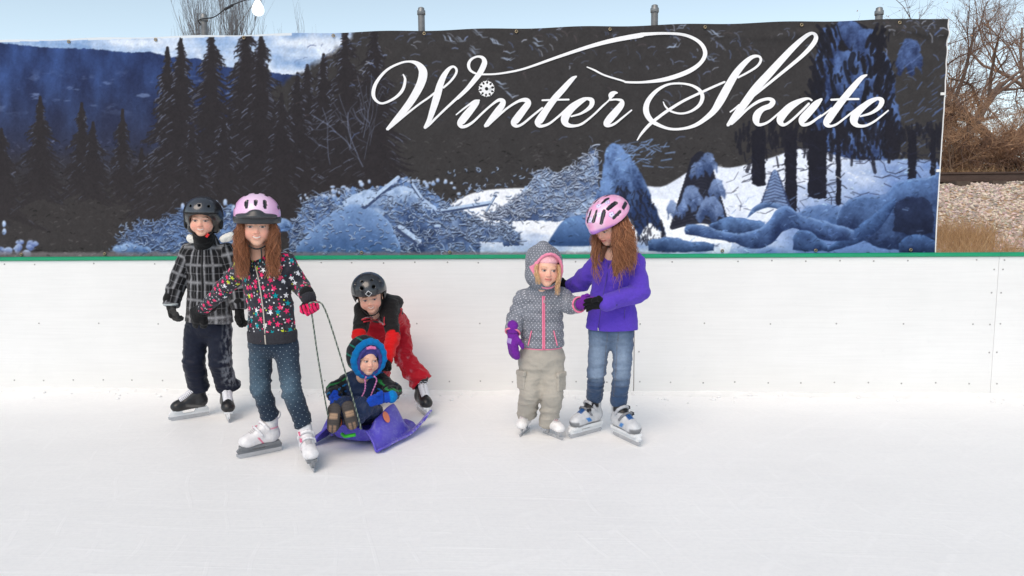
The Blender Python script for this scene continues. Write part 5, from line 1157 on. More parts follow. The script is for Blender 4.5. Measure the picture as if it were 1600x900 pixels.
# ================================================================== boy in plaid
def boy_plaid():
    root = person(325, 650, 'boy in black and grey plaid jacket, black helmet and navy trousers, at the far left')
    s1 = skate(root, 299, 653, -50, 'hockey', .98); s2 = skate(root, 354, 653, 30, 'hockey', .98, lean=4)
    Y = 4.47; hf = headfr(at(317, 344, 4.40), 15, 2, 2, 1.0)
    J = joints(dict(hip=(326, 503, Y+.02), waist=(327, 468, Y), chest=(326, 424, Y), neck=(322, 379, Y-.01), hem=(327, 503, Y), shl=(297, 396, Y), shr=(356, 396, Y), ell=(274, 450, Y-.03), wrl=(267, 478, Y-.09), hdl=(269, 498, Y-.10), elr=(370, 448, Y+.02), wrr=(374, 484, Y-.02), hdr=(376, 503, Y-.03),
        hpl=(307, 516, Y+.02), hpr=(344, 516, Y+.02), knl=(303, 565, Y), knr=(344, 565, Y)))
    J['anl'] = ankle(s1); J['anr'] = ankle(s2); J['toel'] = s1.w((.06, 0, .09)); J['toer'] = s2.w((.06, 0, .09))
    body(root, hf, J, iris=(62, 66, 70), brow=(150, 112, 84), hair=(120, 84, 60), smile=1.1)
    def snow(P):
        k = sstep(J['hip'][2]+.10, J['hip'][2]-.02, P[:, 2])*(.25+.75*sstep(J['hip'][0]-.06, J['hip'][0]+.1, P[:, 0])); k = np.maximum(k, sstep(J['hip'][2]+.14, J['hip'][2]+.02, P[:, 2])*.35); return np.repeat((k*.42)[:, None], 3, 1)
    j, V, F = jacket(root, J, 'plaid_jacket', m_plaid, snow, rc=.125, rwst=.137, rh=.150, flat=.68, rs=.062, re=.056, rwr=.048, amp=.004, seed=4, nkf=.97, nkr=.078)
    zipper(root, V, [(J['neck'][0]+.004, J['neck'][2]-.03), (J['chest'][0]+.004, J['chest'][2]), (J['waist'][0]+.004, J['waist'][2]), (J['hem'][0]+.004, J['hem'][2]+.02)], mat('placket', L(26, 26, 28), .8), .005, 'placket', j)
    for k, (x, y, w_, tilt) in enumerate([(298, 374, .052, .4), (355, 372, .070, -.45)]):
        c = Vol(.005); p = at(x, y, Y-.075); R = rotz(-.3 if k == 0 else .35)@roty(tilt); c.ell(p, (w_*.62, .012, .024), .01, R=R); c.ell(p+R@np.array([0, .03, .012]), (w_*.7, .034, .015), .02, R=R)
        organic(c, 'fleece_collar', m_fleece, j, None, col=L(226, 224, 218), disp=lambda P, n: .003*vnoise(P*90))
    g = Vol(.006); g.cone(hf.w((0, .0, -.098)), J['neck']+[0, -.01, -.0], .060, .070, .02); g.cone(hf.w((0, -.030, -.106)), hf.w((0, .03, -.11)), .034, .05, .02); organic(g, 'neck_gaiter', m_fleece, root, None, col=L(22, 22, 24), disp=lambda P, n: folds(P, n, .004, (10, 10, 45), 3))
    # helmet
    v = Vol(.0042); v.ell((0, .018, .045), (.112, .126, .100), 0); v.ell((0, .040, .0), (.106, .098, .10), .03)
    for s in (-1, 1): v.cone((s*.088, .022, .01), (s*.076, .018, -.058), .030, .024, .02, flat=((1, 0, 0), .7))
    v.ell((0, -.105, -.030), (.068, .098, .070), .010, op='sub'); v.box((0, .02, -.16), (.2, .2, .075), .01, .012, op='sub'); v.box((0, -.10, -.045), (.062, .07, .078), .03, .01, op='sub')
    v.ell((0, .02, .02), (.082, .096, .090), .004, op='sub')
    vt = Vents()
    for x, z in ((-.052, .088), (.0, .094), (.05, .088)): vt.cut(v, (x, -.14, z), (x, -.05, z), .0068)
    for x in (-.03, .03): vt.cut(v, (x, .0, .16), (x, .07, .15), .008)
    def hc(P):
        x, y, z = P.T; up = sstep(.042, .048, z+.12*np.abs(y)*0)*sstep(.085, .078, np.abs(x)); return paint(np.tile(np.array(L(24, 24, 27)), (len(P), 1)), (up, L(50, 53, 60)), (vt.mask(P), L(8, 8, 9)))
    h, HV, _ = organic(v, 'helmet', m_gloss, root, hf, col=hc)
    r = Vol(.004); pts = [(.108*math.sin(a), .018-.126*math.cos(a), .046) for a in np.linspace(-1.05, 1.05, 12)]; r.chain([np.array(p) for p in pts], [.0062]*12, .002); organic(r, 'helmet_rim', m_matte, h, hf, col=L(18, 18, 20))
    for s in (-1, 1):
        e = Vol(.004); e.ell((s*.100, .02, -.018), (.014, .034, .040), .01); organic(e, 'ear_pad', m_matte, h, hf, col=L(20, 20, 22))
    st = strap_under_chin(root, hf, h, .074, .0055, -.106, -.050, ends=False)
    b_ = MB(); b_.box(hf.w((.036, -.066, -.088)), (.007, .004, .012), hf.R@roty(.6)); b_.build('red_buckle', mat('red_plastic', L(220, 30, 34), .35), h)
    # gloves
    fr = hand(root, 'glove', J['wrl'], (J['hdl']-J['wrl'])+[.012, -.005, 0], (.35, -1, .0), (30, 30, 31), .5, 1.05, cuff=.045, cuff_r=.044, palm_col=(60, 60, 60), fat=1.25)
    c = Vol(.005); c.chain([J['wrl']+[-.012, 0, .012], J['wrl']+[.014, -.004, .012]], [.036, .036], .005, flat=((0, 0, 1), .36)); organic(c, 'glove_cuff_trim', m_fleece, root, None, col=L(176, 184, 186))
    hand(root, 'glove', J['wrr'], (0, 0, -1), (-.25, -1, .0), (30, 30, 31), .45, 1.0, cuff=.05, cuff_r=.042, fat=1.2)
    # trousers
    xr = J['knr'][0]
    def pc(P):
        c = np.tile(np.array(L(22, 27, 44)), (len(P), 1)); n = ridge3(P*np.array([40, 40, 22]))*.4+.6*fbm(P*np.array([120, 120, 50]), 3); k = sstep(.1, .5, n+.08)*sstep(xr+.005, xr+.06, P[:, 0]+.10*(J['knr'][2]-P[:, 2]))*sstep(J['anr'][2]-.02, J['anr'][2]+.04, P[:, 2]); return paint(c, (k*.36, L(190, 196, 206)))
    def ex(v): v.ell(J['anr']+np.array([.050, .03, -.01]), (.034, .040, .050), .02)
    trousers(root, J, .076, .070, .064, m_nylon, pc, hiprad=.135, hipflat=.7, amp=.0038, seed=6, cuff=.030, extra=ex)
# ================================================================== girl in the starry hoodie
def girl_stars():
    root = person(445, 715, 'girl in star-print hoodie, dotted jeans and pink helmet, pulling the sled by its rope')
    s1 = skate(root, 409, 710, -50, 'strap_pink', .97); s2 = skate(root, 484, 727, 28, 'strap_pink', .97, lean=-3)
    Y = 3.78; hf = headfr(at(402, 353, 3.73), 19, 2, 1.5, 1.03)
    J = joints(dict(hip=(425, 524, Y), waist=(423, 480, Y), chest=(414, 436, Y), neck=(405, 401, Y), hem=(426, 531, Y-.005), shl=(385, 414, Y+.02), shr=(445, 411, Y), ell=(349, 452, 3.93), wrl=(319, 483, 4.06), hdl=(294, 502, 4.10), elr=(470, 446, 3.84), wrr=(482, 465, 3.70), hdr=(489, 478, 3.66),
        hpl=(407, 538, Y), hpr=(447, 538, Y), knl=(408, 606, 3.80), knr=(455, 610, 3.70)))
    J['anl'] = ankle(s1); J['anr'] = ankle(s2); J['toel'] = s1.w((.06, 0, .09)); J['toer'] = s2.w((.06, 0, .09))
    body(root, hf, J, k=.72, iris=(74, 84, 86), brow=(128, 84, 60), smile=1.2)
    j, V, F = jacket(root, J, 'star_hoodie', m_star, None, rc=.118, rwst=.120, rh=.130, flat=.70, rs=.056, re=.048, rwr=.037, amp=.0032, seed=8, h=.0055)
    zm = mat('pale_zip', L(196, 186, 176), .5, .2, 300)
    zipper(root, V, [(J['neck'][0]+.006, J['neck'][2]-.045), (J['chest'][0]+.004, J['chest'][2]), (J['waist'][0]-.006, J['waist'][2]), (J['hem'][0]-.004, J['hem'][2]+.045)], zm, .0034, 'zip', j)
    hb = Vol(.006); hb.cone(J['hem']+[0, 0, .036], J['hem']+[0, 0, -.004], .132, .131, .0, flat=((0, 1, 0), .70)); hb.box(J['hem']+[0, 0, -.12], (.3, .3, .11), .002, .006, op='sub'); hb.box(J['hem']+[0, 0, .165], (.3, .3, .11), .002, .006, op='sub')
    _, HV, _ = organic(hb, 'hem_band', m_knit, j, None, col=L(52, 52, 58), disp=lambda P, n: .0012*np.sin(P[:, 0]*700))
    zipper(root, HV, [(J['hem'][0]-.003, J['hem'][2]+.043), (J['hem'][0]-.001, J['hem'][2]-.006)], zm, .0034, 'zip_end', j)
    for s in (-1, 1):
        x0 = J['waist'][0]+s*.062; z0 = J['hem'][2]+.12; zipper(root, V, [(x0+s*.022, z0+.0), (x0+s*.032, z0-.045), (x0+s*.034, z0-.07)], mat('pocket_edge', L(40, 40, 46), .8), .0032, 'pocket_edge', j)
    for k, s in enumerate('lr'):   # ribbed cuffs
        e, w_ = J['el'+s], J['wr'+s]; d = (w_-e)/np.linalg.norm(w_-e); c = Vol(.005); c.cone(w_-d*.022, w_+d*.008, .041, .037, .004); organic(c, 'sleeve_cuff', m_knit, j, None, col=L(46, 46, 52), disp=lambda P, n: .001*np.sin(P[:, 0]*500))
    hd = Vol(.007)                 # the hood lying on her back
    hd.ell(J['neck']+[0, .062, .005], (.090, .040, .055), .02); hd.cone(J['neck']+[-.066, .01, -.020], J['neck']+[-.022, -.062, -.062], .024, .016, .02); hd.cone(J['neck']+[.066, .01, -.020], J['neck']+[.026, -.062, -.062], .024, .016, .02)
    organic(hd, 'hood', m_star, j, None, disp=lambda P, n: folds(P, n, .004, (14, 14, 14), 5), bones=[(J['neck']+[0, .05, -.1], J['neck']+[0, .05, .1], .09)])
    # helmet
    v = Vol(.0042); v.ell((0, .020, .060), (.113, .130, .104), 0); v.box((0, .02, -.075), (.3, .3, .110), .01, .006, op='sub'); v.ell((0, .02, .03), (.098, .112, .100), .004, op='sub')
    vt = Vents()
    for x, z in ((-.046, .112), (.0, .116), (.046, .112)): vt.cut(v, (x, -.112+abs(x)*.4, z-.012), (x*.96, -.082+abs(x)*.3, z+.016), .0098)
    for x, z in ((-.05, .158), (0, .166), (.05, .158)): vt.cut(v, (x, -.01, z), (x, .05, z), .0105)
    for x in (-.108, .108): vt.cut(v, (x, -.02, .095), (x, .03, .10), .0105)
    h, _, _ = organic(v, 'helmet', m_gloss, root, hf, col=lambda P: paint(np.tile(np.array(L(238, 206, 234)), (len(P), 1)), (sstep(-.02, .08, np.abs(P[:, 0])-.03)*.55, L(222, 140, 206)), (vt.mask(P), L(22, 22, 25))))
    v = Vol(.0045); v.ell((0, .020, .040), (.1165, .134, .105), 0); v.box((0, .02, -.090), (.3, .3, .104), .01, .006, op='sub'); v.box((0, .02, .145), (.3, .3, .096), .01, .006, op='sub'); v.ell((0, .02, .03), (.097, .110, .099), .004, op='sub')
    organic(v, 'lower_shell', m_plast, h, hf, col=L(52, 54, 58))
    v = Vol(.0045); v.ell((0, -.035, .052), (.100, .098, .026), 0); v.ell((0, -.10, .068), (.036, .022, .020), .015); v.ell((0, .02, .02), (.096, .108, .07), .004, op='sub'); v.box((0, .12, .05), (.3, .10, .2), .01, .01, op='sub'); v.box((0, -.06, .005), (.2, .2, .033), .004, .008, op='sub')
    organic(v, 'visor', m_plast, h, hf, col=L(60, 62, 66))
    strap_under_chin(root, hf, h, .066, .0042, -.110, -.058)
    # hair
    r = np.random.RandomState(4); n = 2200; side = np.where(np.arange(n) < n/2, -1., 1.); y0 = r.uniform(-.050, .085, n); cl = r.uniform(0, 6.28, 34)[(np.floor((y0+.05)/.135*16.9).astype(int)+17*(side > 0))]; ph = cl+r.randn(n)*.35; ln_ = r.uniform(.11, .285, n); w1 = r.uniform(.013, .024, n); ins = r.uniform(-.010, .027, n)
    def course(_, t, r_):
        b = np.sin(math.pi*min(t*1.25, 1))*.018; x = side*(.066+ins*1.1*(.2+.8*t)+b*(.5+ins*16)*.8)+w1*np.sin(ph+t*(9+2*np.sin(cl*3)))*t**.7
        y = y0-(.055+.5*np.maximum(y0, 0)*.3)*t+w1*np.cos(ph+t*8)*t; z = .042-t*ln_-.02*t
        return hf.w(np.stack([x+.004*np.sin(ph*7+t*19), np.maximum(y, -.125), z], -1))
    V_, F_, c_ = lockset(np.zeros(n), course, 15, .0013, 5, (104, 64, 44), (196, 130, 90)); 
    hv = Vol(.008)
    for s in (-1, 1): hv.chain([np.array((s*.070, .02, .03)), np.array((s*.082, .01, -.05)), np.array((s*.092, -.03, -.12)), np.array((s*.088, -.05, -.17))], [.016, .020, .016, .008], .02)
    hv.ell((0, .06, -.02), (.085, .05, .09), .02); Vh, Fh = hv.mesh(); Vh = hf.w(Vh); ch = np.tile(lin((104, 68, 48)), (len(Vh), 1))
    mkmesh('hair', np.vstack([Vh, V_]), np.vstack([Fh, F_+len(Vh)]), hair_m, root, col=np.vstack([ch, c_]))
    # gloves
    hand(root, 'glove', J['wrl'], (J['hdl']-J['wrl']), (.5, -.3, -.9), (28, 28, 30), .30, 1.30, cuff=.045, cuff_r=.047, fat=1.35, thumb_curl=.3, label='black glove reaching to the boy')
    hand(root, 'glove', J['wrr'], (.40, -.30, -.85), (-1, -.2, -.3), (26, 26, 28), .62, 1.02, cuff=.03, cuff_r=.038, fat=1.15, label='black glove with hot pink palm gripping the rope', colf=lambda P, c: paint(c, (sstep(.030, .038, P[:, 0])*sstep(-.75, -.5, np.cos(P[:, 1]*2*math.pi/.0175)), L(236, 44, 104))))
    # jeans
    def jc(P):
        c = np.tile(np.array(L(36, 49, 66)), (len(P), 1)); k = 0
        for q in (J['knl'], J['knr']): k = k+gauss(P*np.array([1, 1, .8]), (q+np.array([0, -.04, .01]))*np.array([1, 1, .8]), .055)+.6*gauss(P*np.array([1, 1, .5]), (q+np.array([0, -.05, .14]))*np.array([1, 1, .5]), .06)
        return paint(c, (np.clip(k, 0, 1)*.55*(.6+.6*(vnoise(P*np.array([30, 30, 70]))*.5+.5)), L(96, 122, 140)))
    o, V, F = trousers(root, J, .064, .054, .046, m_dotjean, jc, hiprad=.118, hipflat=.72, amp=.0042, seed=11, h=.006, spots=[(J['knl']+[0, -.03, -.03], .05, .006), (J['knr']+[0, -.03, -.03], .05, .006)])
    return J
# ================================================================== boy bending over the sled
def boy_red():
    root = person(625, 640, 'crouching child in black shirt, red sleeves and red trousers, leaning over the toddler')
    s2 = skate(root, 659, 646, 27, 'hockey', .98, lean=5); s1 = skate(root, 588, 634, -12, 'hockey', .98)
    hf = headfr(at(578, 463, 4.46), 14, 11, -7, .97)
    J = joints(dict(hip=(612, 508, 4.90), waist=(605, 492, 4.78), chest=(589, 478, 4.60), neck=(582, 476, 4.52), hem=(610, 499, 4.86), shl=(567, 486, 4.52), shr=(608, 481, 4.54), ell=(562, 522, 4.38), wrl=(561, 545, 4.28), hdl=(562, 562, 4.22), elr=(614, 526, 4.40), wrr=(604, 566, 4.26), hdr=(601, 580, 4.18),
        hpl=(600, 518, 4.88), hpr=(622, 512, 4.90), knl=(592, 572, 4.66), knr=(633, 562, 4.72)))
    J['anl'] = ankle(s1); J['anr'] = ankle(s2); J['toel'] = s1.w((.06, 0, .09)); J['toer'] = s2.w((.06, 0, .09))
    body(root, hf, J, k=.72, iris=(52, 70, 90), brow=(120, 88, 66), smile=1.5)
    zc = J['elr'][2]+.03
    def sc(P):                     # black shirt, red undershirt sleeves
        c = np.tile(np.array(L(32, 30, 31)), (len(P), 1)); red = 0
        for s in 'lr': q = J['sh'+s]+(J['el'+s]-J['sh'+s])*.98; d = J['el'+s]-J['sh'+s]; d /= np.linalg.norm(d); red = np.maximum(red, sstep(-.003, .003, (P-q)@d)*sstep(.15, .10, np.linalg.norm(P-J['el'+s], axis=1)*.5)*(np.linalg.norm(P-J['el'+s], axis=1) < .22)*(P[:, 1] < 4.66))
        return paint(c, (red, L(214, 26, 30)))
    v0 = dict(rc=.104, rwst=.104, rh=.106, flat=.82, rs=.053, re=.045, rwr=.036)
    j, V, F = jacket(root, J, 'black_shirt', m_fleece, sc, amp=.005, seed=21, disp=None, nkf=.6, nkr=.05, extra=lambda v: (v.ell(J['shr']+[.02, .08, .02], (.055, .075, .046), .04), v.ell(J['shl']+[-.0, .05, .0], (.05, .06, .044), .04)), **v0)
    # red and white emblem across the chest
    em = MB(); rr = random.Random(3)
    def onchest(x, z): return [x, surf(V, x, z, .014)-.003, z]
    cx, cz = at(585, 502, 4.4)[0], J['chest'][2]-.075
    def stroke3(pts, w_, m_, lift=0):
        q = MB(); P = cubic([onchest(cx+a, cz+b_) for a, b_ in pts], 5); P = np.array(P); P[:, 1] -= lift; q.tube(P, w_, 5); q.build('shirt_print', m_, j, smooth=True)
    redp = mat('print_red', L(196, 40, 56), .6); wh = mat('print_grey', L(150, 120, 126), .6)
    stroke3([(-.075, .018), (-.055, .026), (-.03, .016), (-.005, .004), (.02, -.006), (.06, -.014)], .007, wh); stroke3([(-.075, .018), (-.055, .024), (-.03, .015), (-.005, .003), (.02, -.007), (.06, -.015)], .0055, redp, .003)
    stroke3([(-.06, .008), (-.02, -.004), (.03, -.018)], .005, redp, .002); stroke3([(.055, .03), (.058, .0), (.066, -.012)], .003, redp)
    # helmet, round vents, spade badge
    v = Vol(.0042); v.ell((0, .016, .046), (.112, .128, .106), 0); v.cone((0, .03, .0), (0, .05, -.02), .098, .092, .03)
    v.box((0, -.12, -.078), (.3, .10, .110), .01, .008, op='sub'); v.box((0, .0, -.14), (.3, .3, .110), .01, .006, op='sub'); v.ell((0, .02, .0), (.094, .106, .110), .004, op='sub')
    vt = Vents()
    for x, z in ((-.036, .088), (.036, .088)): vt.cut(v, (x, -.15, z), (x, -.06, z), .0105)
    for x, y, z in ((-.03, -.065, .128), (.03, -.065, .128)): vt.cut(v, (x, y-.03, z+.02), (x, y+.01, z-.01), .0075)
    for x, y, z in ((-.03, .02, .15), (.03, .02, .15), (-.075, -.04, .125), (.075, -.04, .125)): vt.cut(v, (x*1.1, y, z+.02), (x, y, z-.02), .008)
    h, HV, _ = organic(v, 'helmet', m_gloss, root, hf, col=lambda P: paint(np.tile(np.array(L(40, 42, 47)), (len(P), 1)), (vt.mask(P), L(8, 8, 9))))
    def shell(x, z): return hf.w((x, .016-.1295*math.sqrt(max(0, 1-(x/.112)**2-((z-.046)/.106)**2)), z))
    lm = MB()                      # badge: white outlined square on its corner round a spade
    sq = [(0, .020), (.019, .002), (0, -.016), (-.019, .002), (0, .020)]
    lm.tube([shell(a*1.0, .052+b_) for a, b_ in sq], .0022, 5); lm.build('badge_outline', mat('badge_white', L(230, 230, 232), .4), h)
    sp = MB(); sp.tube(np.array([shell(a, .052+b_) for a, b_ in ((-.006, -.002), (0, .004), (.006, -.002))]), .0036, 6); sp.tube(np.array([shell(0, .052+b_) for b_ in (.013, .006, -.001, -.008)]), [.0008, .0036, .0040, .0012], 6); sp.build('badge_spade', mat('badge_black', L(10, 10, 11), .3), h, smooth=True)
    strap_under_chin(root, hf, h, .072, .0042, -.110, -.052, ends=False)
    # hands resting on the sled back and toddler
    hand(root, 'glove', J['wrl'], J['hdl']-J['wrl'], (.9, -.3, 0), (24, 24, 26), .3, .95, cuff=.03, cuff_r=.036, fat=1.2)
    hand(root, 'glove', J['wrr'], J['hdr']-J['wrr'], (-.9, -.3, 0), (24, 24, 26), .3, .98, cuff=.03, cuff_r=.037, fat=1.2)
    kr = J['knr']
    def pc(P):
        c = np.tile(np.array(L(186, 22, 40)), (len(P), 1)); k = sstep(.15, .55, fbm(P*np.array([34, 34, 22]), 4))*gauss(P, kr+[.01, -.05, -.06], .12); return paint(c, (np.clip(k, 0, 1)*.55, L(232, 190, 200)))
    trousers(root, J, .074, .062, .074, m_nylon, pc, extra=lambda v: v.cone(J['waist']+[0, -.05, -.02], at(584, 520, 4.72), .085, .075, .03), hiprad=.118, hipflat=.9, amp=.0075, seed=23, f=(12, 12, 26), top=J['waist'], cuff=.012, spots=[(kr+[0, -.04, -.10], .09, .010)])

# ================================================================== toddler in the sled
def toddler():
    root = person(563, 690, 'toddler in navy snowsuit and bright blue fleece hood sitting in the purple sled')
    Y = 4.14; hf = headfr(at(572, 561, 4.06), 36, 2, 4, .86)
    J = joints(dict(hip=(566, 638, Y), waist=(566, 622, Y), chest=(566, 604, Y), neck=(571, 588, Y-.01), hem=(566, 640, Y), shl=(545, 598, Y), shr=(592, 596, Y), ell=(524, 611, 4.06), wrl=(522, 620, 3.96), hdl=(524, 630, 3.90), elr=(613, 611, 4.07), wrr=(605, 621, 3.97), hdr=(592, 626, 3.92),
        hpl=(550, 642, 4.06), hpr=(580, 642, 4.06), knl=(536, 634, 3.93), knr=(568, 636, 3.92)))
    fl = Fr(at(521, 654, 3.74), rotz(8*D2)@rotx(-12*D2)@roty(5*D2), 1.06); fR = Fr(at(547, 650, 3.77), rotz(20*D2)@rotx(-12*D2)@roty(-10*D2), 1.06)
    J['anl'] = fl.w((0, .075, -.03)); J['anr'] = fR.w((0, .075, -.03)); J['toel'] = fl.w((0, .035, .02)); J['toer'] = fR.w((0, .035, .02))
    body(root, hf, J, k=.66, iris=(66, 80, 94), brow=(190, 150, 120), teeth=False, smile=0, look=(.004, 0), chub=1.0, blush=.8)
    navy = L(32, 46, 76)
    def sc(P):
        c = np.tile(np.array(navy), (len(P), 1)); d = np.minimum(np.minimum(seg_d(P, J['shl'], J['ell']), seg_d(P, J['shr'], J['elr'])), np.minimum(seg_d(P, J['ell'], J['wrl']), seg_d(P, J['elr'], J['wrr'])))
        arm = sstep(.066, .056, d)*np.maximum(sstep(J['shl'][0]+.015, J['shl'][0]-.005, P[:, 0]), sstep(J['shr'][0]-.015, J['shr'][0]+.005, P[:, 0])); c = paint(c, (arm, L(26, 28, 32)))
        st = ((P[:, 2]*1.0+np.abs(P[:, 0]-J['chest'][0])*.35)*27.0+.35*vnoise(P*16)) % 1.0; k = np.floor((P[:, 2]+np.abs(P[:, 0]-J['chest'][0])*.35)*27.0+.35*vnoise(P*16)) % 3
        m_ = arm*sstep(.14, .10, np.abs(st-.5))*(vnoise(P*np.array([22, 22, 22])+9) > -.15); cols = np.where((k == 0)[:, None], lin((20, 110, 170)), np.where((k == 1)[:, None], lin((34, 120, 60)), lin((24, 92, 168)))); c = c*(1-m_[:, None])+cols*m_[:, None]; return c
    j, V, F = jacket(root, J, 'snowsuit_top', m_nylon, sc, rc=.099, rwst=.108, rh=.104, flat=.8, rs=.052, re=.050, rwr=.040, amp=.0055, seed=31, h=.0055, f=(16, 16, 22), nkf=1.0, nkr=.066, wrcut=-.004)
    trousers(root, J, .062, .056, .050, m_nylon, lambda P: np.tile(np.array(navy), (len(P), 1)), hiprad=.10, hipflat=.9, amp=.006, seed=33, f=(18, 18, 22), h=.006, cuff=.0, name='snowsuit_trousers')
    # hoods: outer dark striped, bright fleece roll, purple hat with a pink panel, purple inner
    v = Vol(.005); v.ell((0, .036, .022), (.120, .118, .132), 0); v.ell((0, -.10, -.005), (.070, .125, .098), .012, op='sub'); v.ell((0, .02, .0), (.095, .092, .11), .006, op='sub'); v.box((0, 0, -.22), (.2, .2, .10), .01, .01, op='sub')
    def hc(P): k = ((P[:, 2]*14+P[:, 0]*8) % 1.0); c = np.tile(np.array(L(28, 32, 40)), (len(P), 1)); return paint(c, (sstep(.10, .06, np.abs(k-.5))*.8, L(30, 130, 110)), (sstep(-.035, -.05, P[:, 1]), L(8, 106, 168)))
    hd = organic(v, 'hood', m_fleece, root, hf, col=hc, disp=lambda P, n: folds(P, n, .003, (18, 18, 18), 4))[0]
    v = Vol(.005); pts = [(.104*math.sin(a)*(1-.10*max(0, -math.cos(a))), -.050-.012*math.cos(a), .002+.128*math.cos(a)*(1. if math.cos(a) > 0 else .84)) for a in np.linspace(0, 2*math.pi, 17)]; v.chain([np.array(p) for p in pts], [.021]*17, .012); organic(v, 'fleece_roll', m_fleece, hd, hf, col=L(8, 112, 178), disp=lambda P, n: .0022*vnoise(P*70))
    v = Vol(.005); pts = [(.077*math.sin(a), -.060-.010*math.cos(a), -.006+.099*math.cos(a)) for a in np.linspace(0, 2*math.pi, 17)]; v.chain([np.array(p) for p in pts], [.0105]*17, .01)
    v.ell((0, .018, .035), (.083, .096, .083), .01); v.ell((0, -.12, -.02), (.068, .09, .083), .008, op='sub')
    organic(v, 'knit_cap', m_knit, root, hf, col=lambda P: paint(np.tile(np.array(L(70, 66, 132)), (len(P), 1)), (sstep(.036, .028, np.abs(P[:, 0]))*sstep(.078, .084, P[:, 2]), L(232, 130, 180))), disp=lambda P, n: .001*vnoise(P*150))
    for s, x1 in ((-1, -.062), (1, -.012)):      # braided ties
        p0 = hf.w((s*.028-.006, -.098, -.095)); z0 = p0[2]; P = [p0]
        for t in np.linspace(.15, 1, 6):
            x = p0[0]+(x1*.9-(s*.012))*t+.012*math.sin(t*4+s); z = z0-.155*t*(1 if s > 0 else .86); P.append(np.array([x, min(surf(V, x, z, .016)-.006, p0[1]+.02), z]))
        P = cubic(P, 6); mb = MB(); k = len(P); q = np.linspace(0, 1, k)
        for ph, cc in ((0, 0), (math.pi, 1)): pass
        mb.tube(P, .0042+.0013*np.sin(q*60), 6); mb.build('braided_tie', mat('tie_pink', L(212, 130, 186), .9, .45, 220), hd, smooth=True)
        mb = MB()
        for a in np.linspace(-.6, .6, 6): e = P[-1]; mb.tube([e, e+[.012*a, -.004, -.014], e+[.022*a, -.003, -.032]], [.003, .0028, .0012], 5)
        mb.build('tassel', mat('tie_pink'), hd, smooth=True)
    # mittens
    def blue(P, c): return paint(c, (sstep(.004, .002, np.abs(P[:, 0]-.028))*.7, L(24, 34, 80)))
    hand(root, 'mitten', J['wrl'], J['hdl']-J['wrl']+[0, 0, -.02], (.8, -.5, 0), (24, 68, 176), .5, .80, True, cuff=.030, cuff_r=.036, colf=lambda P, c: paint(blue(P, c), (sstep(.12, .3, vnoise(P*55))*.5, L(20, 40, 110))))
    hand(root, 'mitten', J['wrr'], J['hdr']-J['wrr']+[-.05, 0, .0], (-.1, -.2, .9), (24, 72, 180), .25, .92, True, cuff=.028, cuff_r=.038, colf=lambda P, c: paint(blue(P, c), (sstep(-.006, -.014, P[:, 0]), L(10, 120, 190))))
    # boots with their soles to the camera; local: x right, -y out of the sole, z to the toe
    for k, (f, sd_) in enumerate(((fl, -1), (fR, 1))):
        v = Vol(.0045); v.cone((0, .012, -.040), (0, .012, .040), .026, .029, .01); v.cone((0, .03, -.036), (0, .035, .030), .026, .026, .02); v.cone((0, .040, -.022), (0, .100, -.026), .030, .033, .02)
        v.box((0, -.050, 0), (.1, .050, .2), .001, .006, op='sub'); v.cone((0, .11, -.026), (0, .15, -.028), .026, .03, .005, op='sub')
        def bc(P): c = np.tile(np.array(L(40, 38, 40)), (len(P), 1)); return paint(c, (sstep(.050, .056, P[:, 1])*sstep(.085, .078, P[:, 1]), L(206, 74, 40)), (sstep(.004, .002, np.abs(P[:, 1]-.068)), L(226, 160, 60)))
        bt = organic(v, 'snow_boot', m_matte, root, f, col=bc)[0]
        v = Vol(.004); v.cone((0, .004, -.042), (0, .004, -.012), .0300, .0290, .01, flat=((0, 1, 0), .5)); v.cone((0, .004, -.012), (0, .004, .044), .0290, .0345, .01, flat=((0, 1, 0), .5))
        def so(P):
            x, y, z = P.T; c = np.tile(np.array(L(62, 56, 54)), (len(P), 1)); tan = sstep(.022, .019, np.abs(x))*sstep(-.004, .0, z)*sstep(.030, .026, z)*sstep(.012, .016, z+.03-.6*np.abs(np.abs(x)-.008))
            heel = sstep(.020, .017, np.abs(x))*sstep(-.030, -.034, z+.6*np.abs(x)*0)*sstep(.0, .004, np.abs(x)-.002); wn = .5+.5*vnoise(P*140); return paint(c, (tan*(.75+.25*wn), L(168, 138, 112)), (heel*.85, L(140, 112, 92)), (sstep(.0, .4, np.sin(z*520))*.25, L(36, 32, 32)))
        organic(v, 'sole', m_matte, bt, f, col=so, disp=lambda P, n: .0010*np.sin(P[:, 2]*520)*(np.abs(n[:, 1]) > .6))
toddler_done = False
